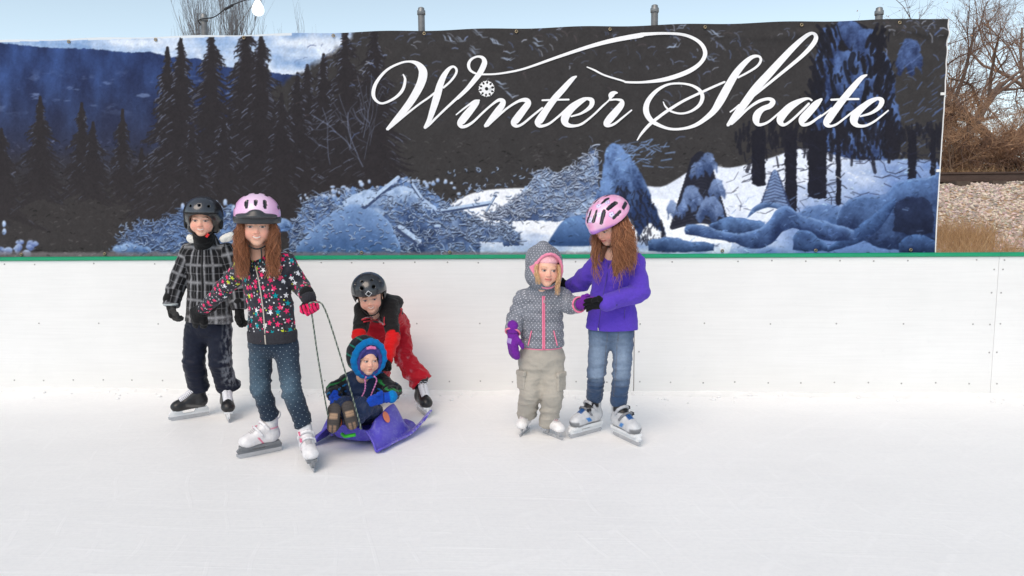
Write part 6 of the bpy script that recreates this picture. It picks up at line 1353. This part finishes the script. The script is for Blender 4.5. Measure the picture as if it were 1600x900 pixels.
# ================================================================== the sled
def make_sled():
    A0 = gr(548, 699); B0 = gr(652, 655); hd = math.atan2(B0[0]-A0[0], B0[1]-A0[1])
    hd = 15*D2; base = gr(560, 690); root = empty('sled', base, 'purple plastic toddler sled with moulded seat and orange sticker', 'sled')
    fr = Fr(base, rotz(-hd), 1.0)      # local x to the right, y to the back of the sled, z up
    ny, nx = 90, 96; t = np.linspace(0, 1, ny); u = np.linspace(-1, 1, nx); U, T = np.meshgrid(u, t); A = np.abs(U)
    # cross-section from the middle outwards: seat pan, side wall, rim, sloping flank, flared runner edge
    wall = .085+.085*sstep(-.06, .20, T)+.035*sstep(.2, .55, T); drop = sstep(.86, .62, T); wall = wall*drop+.05*(1-drop)
    front = sstep(.0, .22, T)
    hw = .130+.016*np.sin(T*3.1)                                   # half width at the rim
    X = np.where(A < .36, A/.36*(hw-.03), np.where(A < .5, hw-.03+.03*(A-.36)/.14, np.where(A < .80, hw+(.075)*(A-.5)/.30, hw+.075+(.030+.050*sstep(.15, .9, T))*(A-.80)/.20)))*np.sign(U)
    pan = .030+.045*(1-front); zz_r = wall*front+.105*(1-front)
    Z = np.where(A < .36, pan+.012*(A/.36)**3, np.where(A < .5, pan+.012+(zz_r-pan-.012)*sstep(.36, .5, A), np.where(A < .80, zz_r+(.024-zz_r)*(np.maximum(A-.5, 0)/.30)**1.5, .024+(.012+.070*sstep(.45, 1, T))*sstep(.80, 1.0, A)*1.0)))
    Z = Z-.018*sstep(.86, .80, A)*sstep(.74, .80, A)
    # front edge arches up in the middle, the back closes as a seat back
    Z = Z+.055*sstep(.20, .0, T)*np.clip(1-(A/.55)**2, 0, 1)
    back = sstep(.50, .60, T)*sstep(.76, .68, T)*sstep(.50, .34, A); Z = Z+(.05-.03*A)*back
    Yl = -.16+T*.50+.06*(1-A)*0-.05*sstep(.3, .0, T)*np.clip(1-(A/.8)**2, 0, 1)*-1+.05*sstep(.8, 1.0, A)*sstep(.2, 1, T)-.03*back
    for _ in range(3):
        for Q in (X, Z): Q[1:-1] = (Q[:-2]+2*Q[1:-1]+Q[2:])/4; Q[:, 1:-1] = (Q[:, :-2]+2*Q[:, 1:-1]+Q[:, 2:])/4
    Z = Z+.0025*vnoise(np.stack([X*14, Yl*14, X*0], -1)); P = np.stack([X, Yl, Z], -1).reshape(-1, 3); a = np.arange(nx*ny).reshape(ny, nx); F = np.stack([a[:-1, :-1], a[:-1, 1:], a[1:, 1:], a[1:, :-1]], -1).reshape(-1, 4)
    M, nt, b = newmat('sled_plastic'); f1 = noise(nt, 5, 3); sc = noise(nt, 18, 5, .75, dist=2.5)
    c = ramp(nt, f1, [(.35, L(78, 66, 184)), (.65, L(96, 84, 202))]); g = N(nt, 'ShaderNodeAttribute'); g.attribute_name = 'Col'
    c = mixc(nt, mathn(nt, 'MULTIPLY', g.outputs['Fac'], ramp(nt, sc, [(.50, (0, 0, 0)), (.66, (1, 1, 1))])), c, L(214, 216, 232)); ln(nt, c, b.inputs['Base Color']); b.inputs['Roughness'].default_value = .36; b.inputs['Subsurface Weight'].default_value = .05
    snow = (sstep(.76, .84, A)*sstep(.1, .3, T)*.9+.15).reshape(-1)
    o = mkmesh('shell', fr.w(P), F, M, root, col=np.repeat(snow[:, None], 3, 1)); md = o.modifiers.new('thickness', 'SOLIDIFY'); md.thickness = .010; md.offset = -1
    # sticker on the right flank
    i = int(.36*ny); jx = int((.60+1)/2*nx); c0 = P[i*nx+jx]; d1 = P[i*nx+jx+3]-c0; d2 = P[(i+4)*nx+jx]-c0; d2 = d2-d1*(d1@d2)/(d1@d1); d1 /= np.linalg.norm(d1); d2 /= np.linalg.norm(d2); nn = np.cross(d1, d2); nn = nn*(1 if nn[0] > 0 else -1)
    V = [c0+nn*.006]; k = 24; V += [c0+nn*.006+d1*.034*math.cos(q)+d2*.026*math.sin(q) for q in np.linspace(0, 2*math.pi, k, endpoint=False)]
    mkmesh('sticker', fr.w(np.array(V)), [[0, 1+n_, 1+(n_+1) % k] for n_ in range(k)], mat('sticker_orange', L(238, 132, 96), .5, .1, 60), root)
    mb = MB()
    for s in (-1, 1):
        q = MB(); q.lathe(fr.w((s*.062, -.175, .088)), [(.009, -.004), (.011, 0), (.009, .005), (.005, .006)], 12); q.build('rope_eyelet', mat('eyelet', L(60, 52, 140), .4), root, smooth=True)
    q = MB(); q.tube(fr.w(cubic([(.0, -.17, .098), (.03, -.19, .094), (.055, -.185, .098), (.085, -.17, .102)], 5)), [.010]*16, 8); q.build('green_handle', mat('green_plastic', L(60, 200, 50), .4), root, smooth=True)
    return root, fr
def make_rope(J):
    hnd = J['hdr']+np.array([.0, -.005, .0])
    pL0 = at(487, 490, hnd[1]-.01); pL1 = at(497, 560, hnd[1]+.03); pL2 = at(511, 642, 3.72); pL3 = at(514, 652, 3.78)
    pR0 = at(507, 482, hnd[1]-.0); pR1 = at(533, 560, hnd[1]+.03); pR2 = at(562, 660, 3.735); pR3 = at(563, 669, 3.76)
    path = cubic([pL3, pL2, pL1, pL0, hnd+[-.012, -.02, .012], hnd+[.02, -.02, .022], pR0, pR1, pR2, pR3], 26); n = len(path)
    s = np.r_[0, np.cumsum(np.linalg.norm(np.diff(path, axis=0), axis=1))]; m_ = int(s[-1]/.004); sp = np.linspace(0, s[-1], m_); P = np.stack([np.interp(sp, s, path[:, d]) for d in range(3)], -1)
    T = np.gradient(P, axis=0); T /= np.linalg.norm(T, axis=1)[:, None]; A = np.cross(T, [0, 1., 0]); A /= np.linalg.norm(A, axis=1)[:, None]; B = np.cross(T, A)
    root = None
    root = empty('tow_rope', P[0], 'dark green and white twisted rope looped from the girl\'s fist to the sled', 'rope')
    for k, c in enumerate([(84, 98, 90), (158, 166, 154), (80, 92, 86)]):
        an = sp*2*math.pi/.030+k*2*math.pi/3; C = P+.0022*(np.cos(an)[:, None]*A+np.sin(an)[:, None]*B); V, F = strands(C[None], np.full((1, m_), .0025), 6)
        mkmesh('strand', V, F, mat('rope_%d' % k, L(*c), .9, .2, 200), root)
# ================================================================== little girl in the grey puffer
def girl_small():
    root = person(846, 684, 'small girl in grey dotted puffer jacket with pink-lined hood, beige trousers and purple mittens')
    s1 = skate(root, 820, 677, -16, 'figure', .76); s2 = skate(root, 864, 683, 38, 'figure', .76)
    Y = 4.15; hf = headfr(at(852, 421, 4.09), 17, 1, 4, .93)
    J = joints(dict(hip=(846, 560, Y), waist=(847, 512, Y), chest=(848, 480, Y), neck=(848, 450, Y), hem=(847, 541, Y), shl=(819, 469, Y), shr=(877, 465, Y-.01), ell=(806, 497, Y-.02), wrl=(801, 519, Y-.08), hdl=(799, 540, Y-.09), elr=(891, 477, Y-.07), wrr=(905, 476, 4.0), hdr=(915, 473, 3.96),
        hpl=(829, 562, Y), hpr=(864, 562, Y), knl=(828, 612, 4.13), knr=(863, 615, 4.12)))
    J['anl'] = ankle(s1, .12); J['anr'] = ankle(s2, .12); J['toel'] = s1.w((.06, 0, .09)); J['toer'] = s2.w((.06, 0, .09))
    body(root, hf, J, k=.66, iris=(62, 76, 90), brow=(196, 150, 110), teeth=False, smile=.6, look=(.0025, .0), blush=.9, chub=.6)
    def quilt(P, n):
        q = np.zeros(len(P)); best = np.full(len(P), 9.)
        for a, b_, r_ in [(J['hem'], J['neck'], .10), (J['shl'], J['ell'], .03), (J['ell'], J['wrl'], .03), (J['shr'], J['elr'], .03), (J['elr'], J['wrr'], .03)]:
            ab = b_-a; l = np.linalg.norm(ab); t = (P-a)@ab/l; d = seg_d(P, a, b_)-r_; m_ = d < best; best[m_] = d[m_]; q[m_] = np.abs(np.sin(math.pi*t[m_]/.052+.4))**.55
        return .008*(q-.6)+.0022*vnoise(P*np.array([34, 34, 60]))
    j, V, F = jacket(root, J, 'puffer_jacket', m_puff, None, rc=.112, rwst=.120, rh=.126, flat=.76, rs=.055, re=.050, rwr=.045, seed=41, h=.005, disp=quilt, nkf=1.05, nkr=.070, rel=2)
    pk = mat('pink_trim', L(240, 128, 160), .5, .06, 60)
    x = J['neck'][0]; zt, zb = J['neck'][2]-.035, J['hem'][2]+.004
    mb = MB(); P = []
    for z in np.linspace(zt, zb, 16): P.append([x+.006, surf(V, x+.006, z, .010), z])
    P = np.array(P); k = np.array([.25, .5, .25]); P[1:-1, 1] = np.convolve(P[:, 1], k, 'same')[1:-1]; W3 = .0085
    pts = []
    for p in P: pts += [p+[-W3, -.003, 0], p+[-W3*.5, -.0075, 0], p+[W3*.5, -.0075, 0], p+[W3, -.003, 0]]
    n = len(P); mb.add(np.array(pts), [[i*4+q, (i+1)*4+q, (i+1)*4+q+1, i*4+q+1] for i in range(n-1) for q in range(3)]); mb.build('zip_placket', pk, j, smooth=True)
    mb = MB(); mb.tube(P+[0, -.0085, 0], .0018, 5); zt_ = mb.build('zip', mat('zip_rose', L(206, 90, 124), .4), j, smooth=True)
    mb = MB(); p = P[1]; mb.tube([p+[.003, -.012, 0], p+[.004, -.014, -.018]], [.003, .0035], 6); mb.build('zip_pull', m_zip, zt_)
    for s in (-1, 1):
        mb = MB(); q = []
        for t in np.linspace(0, 1, 8): xx = x+s*(.066+.020*t)-(.004 if s > 0 else -.004); z = J['hem'][2]+.105-.085*t; q.append([xx, surf(V, xx, z, .010)-.002, z])
        mb.tube(cubic(q, 3), .0038, 6); mb.build('pocket_piping', pk, j, smooth=True)
    # pink hem and cuffs
    ring = V[np.abs(V[:, 2]-(J['hem'][2]+.003)) < .010]; ring = ring[np.hypot(ring[:, 0]-J['hem'][0], (ring[:, 1]-J['hem'][1])/.76) > .09]; an = np.arctan2(ring[:, 1]-J['hem'][1], ring[:, 0]-J['hem'][0]); rad = np.hypot(ring[:, 0]-J['hem'][0], ring[:, 1]-J['hem'][1])
    q = []
    for a in np.linspace(-math.pi, math.pi, 37): w_ = np.exp(-(((an-a+math.pi) % (2*math.pi)-math.pi)/.15)**2); r_ = (rad*w_).sum()/(w_.sum()+1e-9); q.append([J['hem'][0]+r_*math.cos(a), J['hem'][1]+r_*math.sin(a), J['hem'][2]-.001])
    mb = MB(); mb.tube(q, .0045, 6); mb.build('hem_piping', pk, j, smooth=True)
    for s in 'lr':
        e, w_ = J['el'+s], J['wr'+s]; d = (w_-e)/np.linalg.norm(w_-e); A = np.cross(d, [0, 0, 1.]) if abs(d[2]) < .8 else np.cross(d, [0, 1., 0]); A /= np.linalg.norm(A); B = np.cross(d, A)
        mb = MB(); mb.tube([w_+.041*(A*math.cos(a)+B*math.sin(a)) for a in np.linspace(0, 2*math.pi, 19)], .0055, 6); mb.build('cuff_piping', pk, j, smooth=True)
    # hood
    v = Vol(.005); v.ell((0, .035, .028), (.114, .112, .122), 0); v.cone((-.03, .03, .09), (-.02, .01, .150), .065, .022, .05); v.ell((0, .03, -.05), (.112, .10, .08), .03)
    v.ell((.010, -.11, -.002), (.082, .130, .100), .010, op='sub'); v.ell((0, .015, .0), (.096, .096, .108), .006, op='sub'); v.box((0, 0, -.25), (.2, .2, .12), .01, .01, op='sub')
    hm = [m_puff, mat('pink_lining', L(236, 140, 170), .9, .08, 60, sheen=.4)]
    def mi(C): return (np.linalg.norm((C-np.array([0, .02, .01]))/np.array([1.0, 1.02, 1.12]), axis=1) < .106).astype(int)
    hd = organic(v, 'hood', hm, j, hf, disp=lambda P, n: folds(P, n, .003, (20, 20, 20), 4), bones=[(hf.w((0, .04, -.12)), hf.w((-.02, .03, .16)), .1)], midx=mi)[0]
    v = Vol(.0045); pts = []
    for a in np.linspace(0, 2*math.pi, 21): pts.append(np.array([.008+.084*math.sin(a), -.052-.014*math.cos(a)+.010*abs(math.sin(a)), -.004+.103*math.cos(a)]))
    v.chain(pts, [.0085]*21, .004); organic(v, 'hood_edge', hm[1], hd, hf)
    # hair at the face and a wool hat under the hood
    v = Vol(.005); v.ell((0, .018, .038), (.080, .094, .078), .01); v.box((0, 0, -.085), (.2, .2, .125), .01, .01, op='sub'); organic(v, 'headband', m_knit, root, hf, col=L(240, 184, 192))
    r = np.random.RandomState(8); n = 300; side = np.where(np.arange(n) < 130, -1., 1.); y0 = r.uniform(-.045, .03, n); ph = r.uniform(0, 6.28, n); l_ = np.where(side > 0, r.uniform(.08, .18, n), r.uniform(.07, .12, n)); ins = r.uniform(-.004, .014, n)
    def course(_, t, r_): return hf.w(np.stack([side*(.064+ins+.008*math.sin(t*3))+.006*np.sin(ph+t*7)*t-.012*side*t, y0-.040*t-.03*t*(y0 > -.02)-.01, .035-t*l_], -1))
    V_, F_, c_ = lockset(np.zeros(n), course, 9, .0015, 6, (196, 152, 108), (240, 206, 164)); mkmesh('hair', V_, F_, hair_m, root, col=c_)
    # mittens and trousers
    hand(root, 'mitten', J['wrl'], (-.02, -.01, -1), (.5, -.8, 0), (112, 40, 150), .18, 1.14, True, cuff=.030, cuff_r=.040, label='purple mitten with a lilac patch hanging down', colf=lambda P, c: paint(c, (sstep(.014, .011, np.abs(P[:, 0]-.040))*sstep(.0, .004, P[:, 2]+.0)*sstep(.024, .021, np.abs(P[:, 1])), L(176, 150, 214)), (sstep(.004, .002, np.abs(P[:, 0]-.002))*.6, L(60, 24, 90))))
    hand(root, 'mitten', J['wrr'], J['hdr']-J['wrr']+[.01, -.02, 0], (0, -.2, 1), (112, 40, 150), .35, .90, True, cuff=.028, cuff_r=.036, label='purple mitten held by the older girl')
    m_canvas = attr_cloth('canvas', .85, .1, .05, 120, 300, .3); tan = L(172, 166, 156)
    def seam(P):
        c = np.tile(np.array(tan), (len(P), 1)); return c
    o, TV, F = trousers(root, J, .068, .064, .058, m_canvas, seam, hiprad=.119, hipflat=.74, amp=.0048, seed=43, f=(10, 10, 22), cuff=.028, spots=[(J['knl']+[0, 0, -.08], .06, .004), (J['knr']+[0, 0, -.08], .06, .004)])
    for s, sg in (('l', -1), ('r', 1)):     # cargo pockets
        c = J['kn'+s]*.72+J['hp'+s]*.28+np.array([sg*.050, -.026, .02]); v = Vol(.004); R = rotz(sg*.9); v.box(c, (.036, .009, .052), .006, .006, R=R); v.box(c+[0, -.004, .044], (.039, .011, .014), .005, .002, R=R); organic(v, 'cargo_pocket', m_canvas, o, None, col=tan, disp=lambda P, n: folds(P, n, .0022, (30, 30, 40), 2))

# ================================================================== older girl in purple
def girl_purple():
    root = person(947, 686, 'girl in purple fleece jacket, blue jeans and flowered pink helmet, holding the small girl\'s hand')
    s1 = skate(root, 917, 679, -48, 'strap_blue', 1.04); s2 = skate(root, 977, 688, 30, 'strap_blue', 1.04, lean=-2)
    Y = 4.11; hf = headfr(at(951, 351, 4.02), -46, 29, 0, 1.0)
    J = joints(dict(hip=(955, 508, Y), waist=(957, 470, Y), chest=(962, 430, Y), neck=(953, 396, Y-.02), hem=(956, 514, Y), shl=(938, 411, Y), shr=(991, 412, Y), ell=(908, 440, 4.22), wrl=(890, 447, 4.27), hdl=(876, 447, 4.28), elr=(1000, 456, 4.02), wrr=(947, 474, 3.93), hdr=(925, 474, 3.93),
        hpl=(937, 524, Y), hpr=(974, 524, Y), knl=(932, 585, 4.11), knr=(971, 586, 4.09)))
    J['anl'] = ankle(s1); J['anr'] = ankle(s2); J['toel'] = s1.w((.06, 0, .09)); J['toer'] = s2.w((.06, 0, .09))
    body(root, hf, J, k=.70, iris=(50, 56, 58), brow=(110, 76, 54), teeth=False, smile=.5)
    pur = L(92, 66, 186)
    j, V, F = jacket(root, J, 'purple_fleece_jacket', m_fleece, lambda P: np.tile(np.array(pur), (len(P), 1)), rc=.122, rwst=.128, rh=.148, flat=.66, rs=.060, re=.056, rwr=.044, amp=.0048, seed=51, f=(8, 8, 18), h=.0055, nkf=.85, nkr=.062, spots=[(J['wrr']+[.08, 0, 0], .06, .006)])
    dz = mat('purple_zip', L(62, 40, 140), .5, .2, 300)
    xz = [(J['neck'][0]-.012, J['neck'][2]-.05), (J['chest'][0]-.055, J['chest'][2]), (J['waist'][0]-.070, J['waist'][2]), (J['hem'][0]-.082, J['hem'][2]+.012)]
    zz = zipper(root, V, xz, dz, .0032, 'zip', j); mb = MB(); p = np.array([xz[-1][0], surf(V, *xz[-1])-.006, xz[-1][1]]); mb.tube([p+[0, 0, .012], p+[.001, 0, -.006]], .0035, 6); mb.build('zip_pull', m_zip, zz)
    zipper(root, V, [(J['waist'][0]+.055, J['waist'][2]-.02), (J['waist'][0]+.058, J['waist'][2]-.085)], dz, .0022, 'pocket_seam', j)
    e, w_ = J['elr'], J['wrr']; d = (w_-e)/np.linalg.norm(w_-e); c = Vol(.005); c.cone(w_-d*.018, w_-d*.002, .047, .045, .003); organic(c, 'sleeve_hem', m_fleece, j, None, col=pur)
    hand(root, 'glove', J['wrr'], J['hdr']-J['wrr'], (.1, -.5, .9), (24, 24, 26), .22, 1.02, cuff=.03, cuff_r=.036, fat=1.1, label='black glove holding the small girl\'s mitten')
    hand(root, 'glove', J['wrl'], J['hdl']-J['wrl'], (.0, -.2, .9), (24, 24, 26), .3, .98, cuff=.03, cuff_r=.036, fat=1.1, label='black glove behind the small girl\'s shoulder')
    # helmet
    v = Vol(.0042); v.ell((0, .020, .048), (.112, .134, .102), 0); v.cone((0, -.09, .045), (0, -.112, .030), .05, .026, .04); v.box((0, -.02, -.085), (.3, .3, .110), .01, .010, op='sub', R=rotx(.10)); v.ell((0, .02, .0), (.096, .112, .118), .005, op='sub')
    vt = Vents()
    for sg in (-1, 1):
        for x, z in ((.022, .118), (.060, .098)): vt.cut(v, (sg*x, -.125+x*.35, z-.028), (sg*x, -.072+x*.3, z+.018), .0095)
        for x, z in ((.030, .150), (.074, .118)): vt.cut(v, (sg*x, -.035, z+.002), (sg*(x+.004), .030, z+.0), .0105)
        vt.cut(v, (sg*.103, -.045, .068), (sg*.112, .01, .078), .0095); vt.cut(v, (sg*.106, .045, .080), (sg*.085, .10, .082), .0105)
    vt.cut(v, (0, -.06, .148), (0, -.01, .158), .0095); vt.cut(v, (0, .05, .155), (0, .10, .13), .010)
    fl = [(-.085, -.050, .085), (-.045, -.085, .112), (-.092, .005, .095), (.045, -.085, .110), (.0, -.108, .092), (-.05, -.03, .142), (.088, -.04, .085), (-.098, .055, .07), (.05, .0, .143), (-.105, -.03, .055), (.02, -.045, .150)]
    def hc(P):
        c = np.tile(np.array(L(240, 170, 210)), (len(P), 1)); c = paint(c, (sstep(.0, .5, vnoise(P*22)+.2)*.5, L(246, 214, 236)), (sstep(.02, .002, P[:, 2]+.05*np.abs(P[:, 0])-.03)*sstep(-.02, -.08, P[:, 1])*.8, L(150, 90, 200)), (sstep(.055, .04, P[:, 2])*sstep(-.03, .02, P[:, 1])*.5, L(236, 120, 180)))
        for i, f in enumerate(fl):
            f = np.array(f)*1.02; q = P-f; n_ = f-np.array([0, .02, .04]); n_ /= np.linalg.norm(n_); a = np.cross(n_, [0, 0, 1.]); a /= np.linalg.norm(a)+1e-9; b_ = np.cross(n_, a); x, y = q@a, q@b_; rr = np.hypot(x, y); th = np.arctan2(y, x); R_ = .0165*(.68+.32*np.abs(np.cos(2.5*th+i))); near = np.abs(q@n_) < .02
            c = paint(c, (sstep(R_+.0025, R_+.0008, rr)*near*.8, L(140, 110, 196)), (sstep(R_, R_-.002, rr)*near, L(226, 218, 240)), (sstep(.0045, .003, rr)*near, L(150, 120, 200)))
        return paint(c, (vt.mask(P), L(22, 20, 26)))
    h = organic(v, 'helmet', m_gloss, root, hf, col=hc)[0]
    v = Vol(.005); v.ell((0, .022, .026), (.100, .116, .030), .01); v.ell((0, .02, .0), (.086, .100, .09), .004, op='sub'); organic(v, 'helmet_liner', m_matte, h, hf, col=L(24, 24, 26))
    strap_under_chin(root, hf, h, .070, .0045, -.108, -.050, ends=False)
    for s in (-1, 1): mb = MB(); mb.tube(hf.w(cubic([(s*.084, .045, .01), (s*.080, .01, -.03), (s*.074, -.018, -.045)], 5)), .0042, 6); mb.build('side_strap', m_web, h, smooth=True)
    # long brown hair falling forward and down the back; locks start under the helmet and hang straight down
    r = np.random.RandomState(14); n = 4000; an = r.uniform(-2.5, 2.5, n); rad = .078+r.uniform(-.004, .012, n)
    st = np.stack([np.sin(an)*rad, .022+np.cos(an)*rad*1.12, r.uniform(-.02, .03, n)], -1); st = st[(st[:, 1] > -.036)]; n = len(st); W0 = hf.w(st); an = np.arctan2(st[:, 0], st[:, 1]-.022); cl = r.uniform(0, 6.28, 44)[np.clip(((an+2.6)/5.2*43).astype(int), 0, 43)]; ph = cl+r.randn(n)*.4; l_ = r.uniform(.11, .24, n)+.10*r.rand(n)*(np.abs(st[:, 0]) < .07); w1 = r.uniform(.011, .024, n); dx = r.randn(n)*.012
    cen = hf.w((0, .02, 0)); back = W0[:, 1] > cen[1]+.02
    def course(_, t, r_):
        P = W0.copy(); P[:, 2] -= l_*t; out = math.sin(min(1, t*1.4)*math.pi*.5)
        P[:, 0] += (W0[:, 0]-cen[0])*.10*out+w1*np.sin(ph+t*(9+2*np.sin(cl*3)))*t+dx*t+.016*t; P[:, 1] += np.where(back, .030*out, -.052*out)+w1*.6*np.cos(ph+t*7)*t
        # lie on the chest and back, not in them
        yc = J['chest'][1]; zin = P[:, 2] < J['neck'][2]; P[:, 1] = np.where(zin & ~back, np.minimum(P[:, 1], yc-.092+.3*np.abs(P[:, 0]-J['chest'][0])*0), np.where(zin & back, np.maximum(P[:, 1], yc+.085), P[:, 1])); return P
    V_, F_, c_ = lockset(np.zeros(n), course, 15, .0013, 7, (100, 62, 44), (200, 138, 96))
    hv = Vol(.008); hv.ell(hf.w((0, .035, -.03)), (.082, .075, .07), .02); q = hf.w((.04, .02, -.03)); hv.chain([q, q+[.01, -.05, -.10], q+[-.005, -.07, -.19], q+[-.02, -.075, -.25]], [.040, .040, .030, .012], .03, flat=((0, 1, 0), .6)); q = hf.w((-.05, .0, -.03)); hv.chain([q, q+[-.0, -.02, -.08], q+[-.012, -.03, -.17]], [.022, .024, .010], .03)
    hv.cone(hf.w((.0, .07, -.02)), hf.w((0, .07, -.02))+[0.02, .03, -.2], .06, .03, .03, flat=((0, 1, 0), .5))
    hv.ell(hf.w((0, -.075, -.05)), (.045, .05, .045), .01, op='sub')
    Vh, Fh = hv.mesh(); mkmesh('hair', np.vstack([Vh, V_]), np.vstack([Fh, F_+len(Vh)]), hair_m, root, col=np.vstack([np.tile(lin((110, 72, 50)), (len(Vh), 1)), c_]))
    # jeans
    def jc(P):
        c = np.tile(np.array(L(50, 72, 104)), (len(P), 1)); k = 0
        for s in 'lr': q = J['kn'+s]; k = k+gauss(P*np.array([1, 1, .42]), (q+np.array([0, -.05, .12]))*np.array([1, 1, .42]), .060)+.4*gauss(P, q+np.array([0, -.05, 0]), .05)
        zt = J['hem'][2]-.02; wh = gauss(P*np.array([.4, 1, 6]), np.array([J['hip'][0], J['hip'][1]-.07, zt-.03])*np.array([.4, 1, 6]), .07)*.0
        st = .6+.4*vnoise(P*np.array([22, 22, 90])); c = paint(c, (np.clip(k, 0, 1)*.85*np.clip(.75+.35*(st-.6), 0, 1), L(150, 168, 190)))
        for s in 'lr':
            a, b_ = J['hp'+s], J['an'+s]; t = (P[:, 2]-b_[2])/(a[2]-b_[2]); xc = b_[0]+(a[0]-b_[0])*t; c = paint(c, (sstep(.0035, .0015, np.abs(P[:, 0]-xc-.036*(1 if s == 'l' else -1)))*.5, L(96, 92, 92)))
        return c
    o, TV, F = trousers(root, J, .063, .051, .047, m_cloth, jc, hiprad=.124, hipflat=.66, amp=.0042, seed=53, f=(9, 9, 30), h=.006, cuff=-.004, spots=[(J['knl']+[0, -.03, -.02], .05, .006), (J['knr']+[0, -.03, -.02], .05, .006)])
    for s in 'lr':
        b_ = J['an'+s]; k_ = J['kn'+s]; d = (b_-k_)/np.linalg.norm(b_-k_); v = Vol(.005); v.cone(b_-d*.040, b_-d*.008, .0500, .0495, .003, flat=((0, 1, 0), .98)); v.cone(b_-d*.02, b_+d*.05, .040, .042, .003, op='sub'); organic(v, 'rolled_cuff', m_cloth, o, None, col=L(50, 72, 104), disp=lambda P, n: folds(P, n, .002, (12, 12, 60), 3))
boy_plaid(); JB = girl_stars(); boy_red(); toddler(); make_sled(); make_rope(JB); girl_small(); girl_purple()
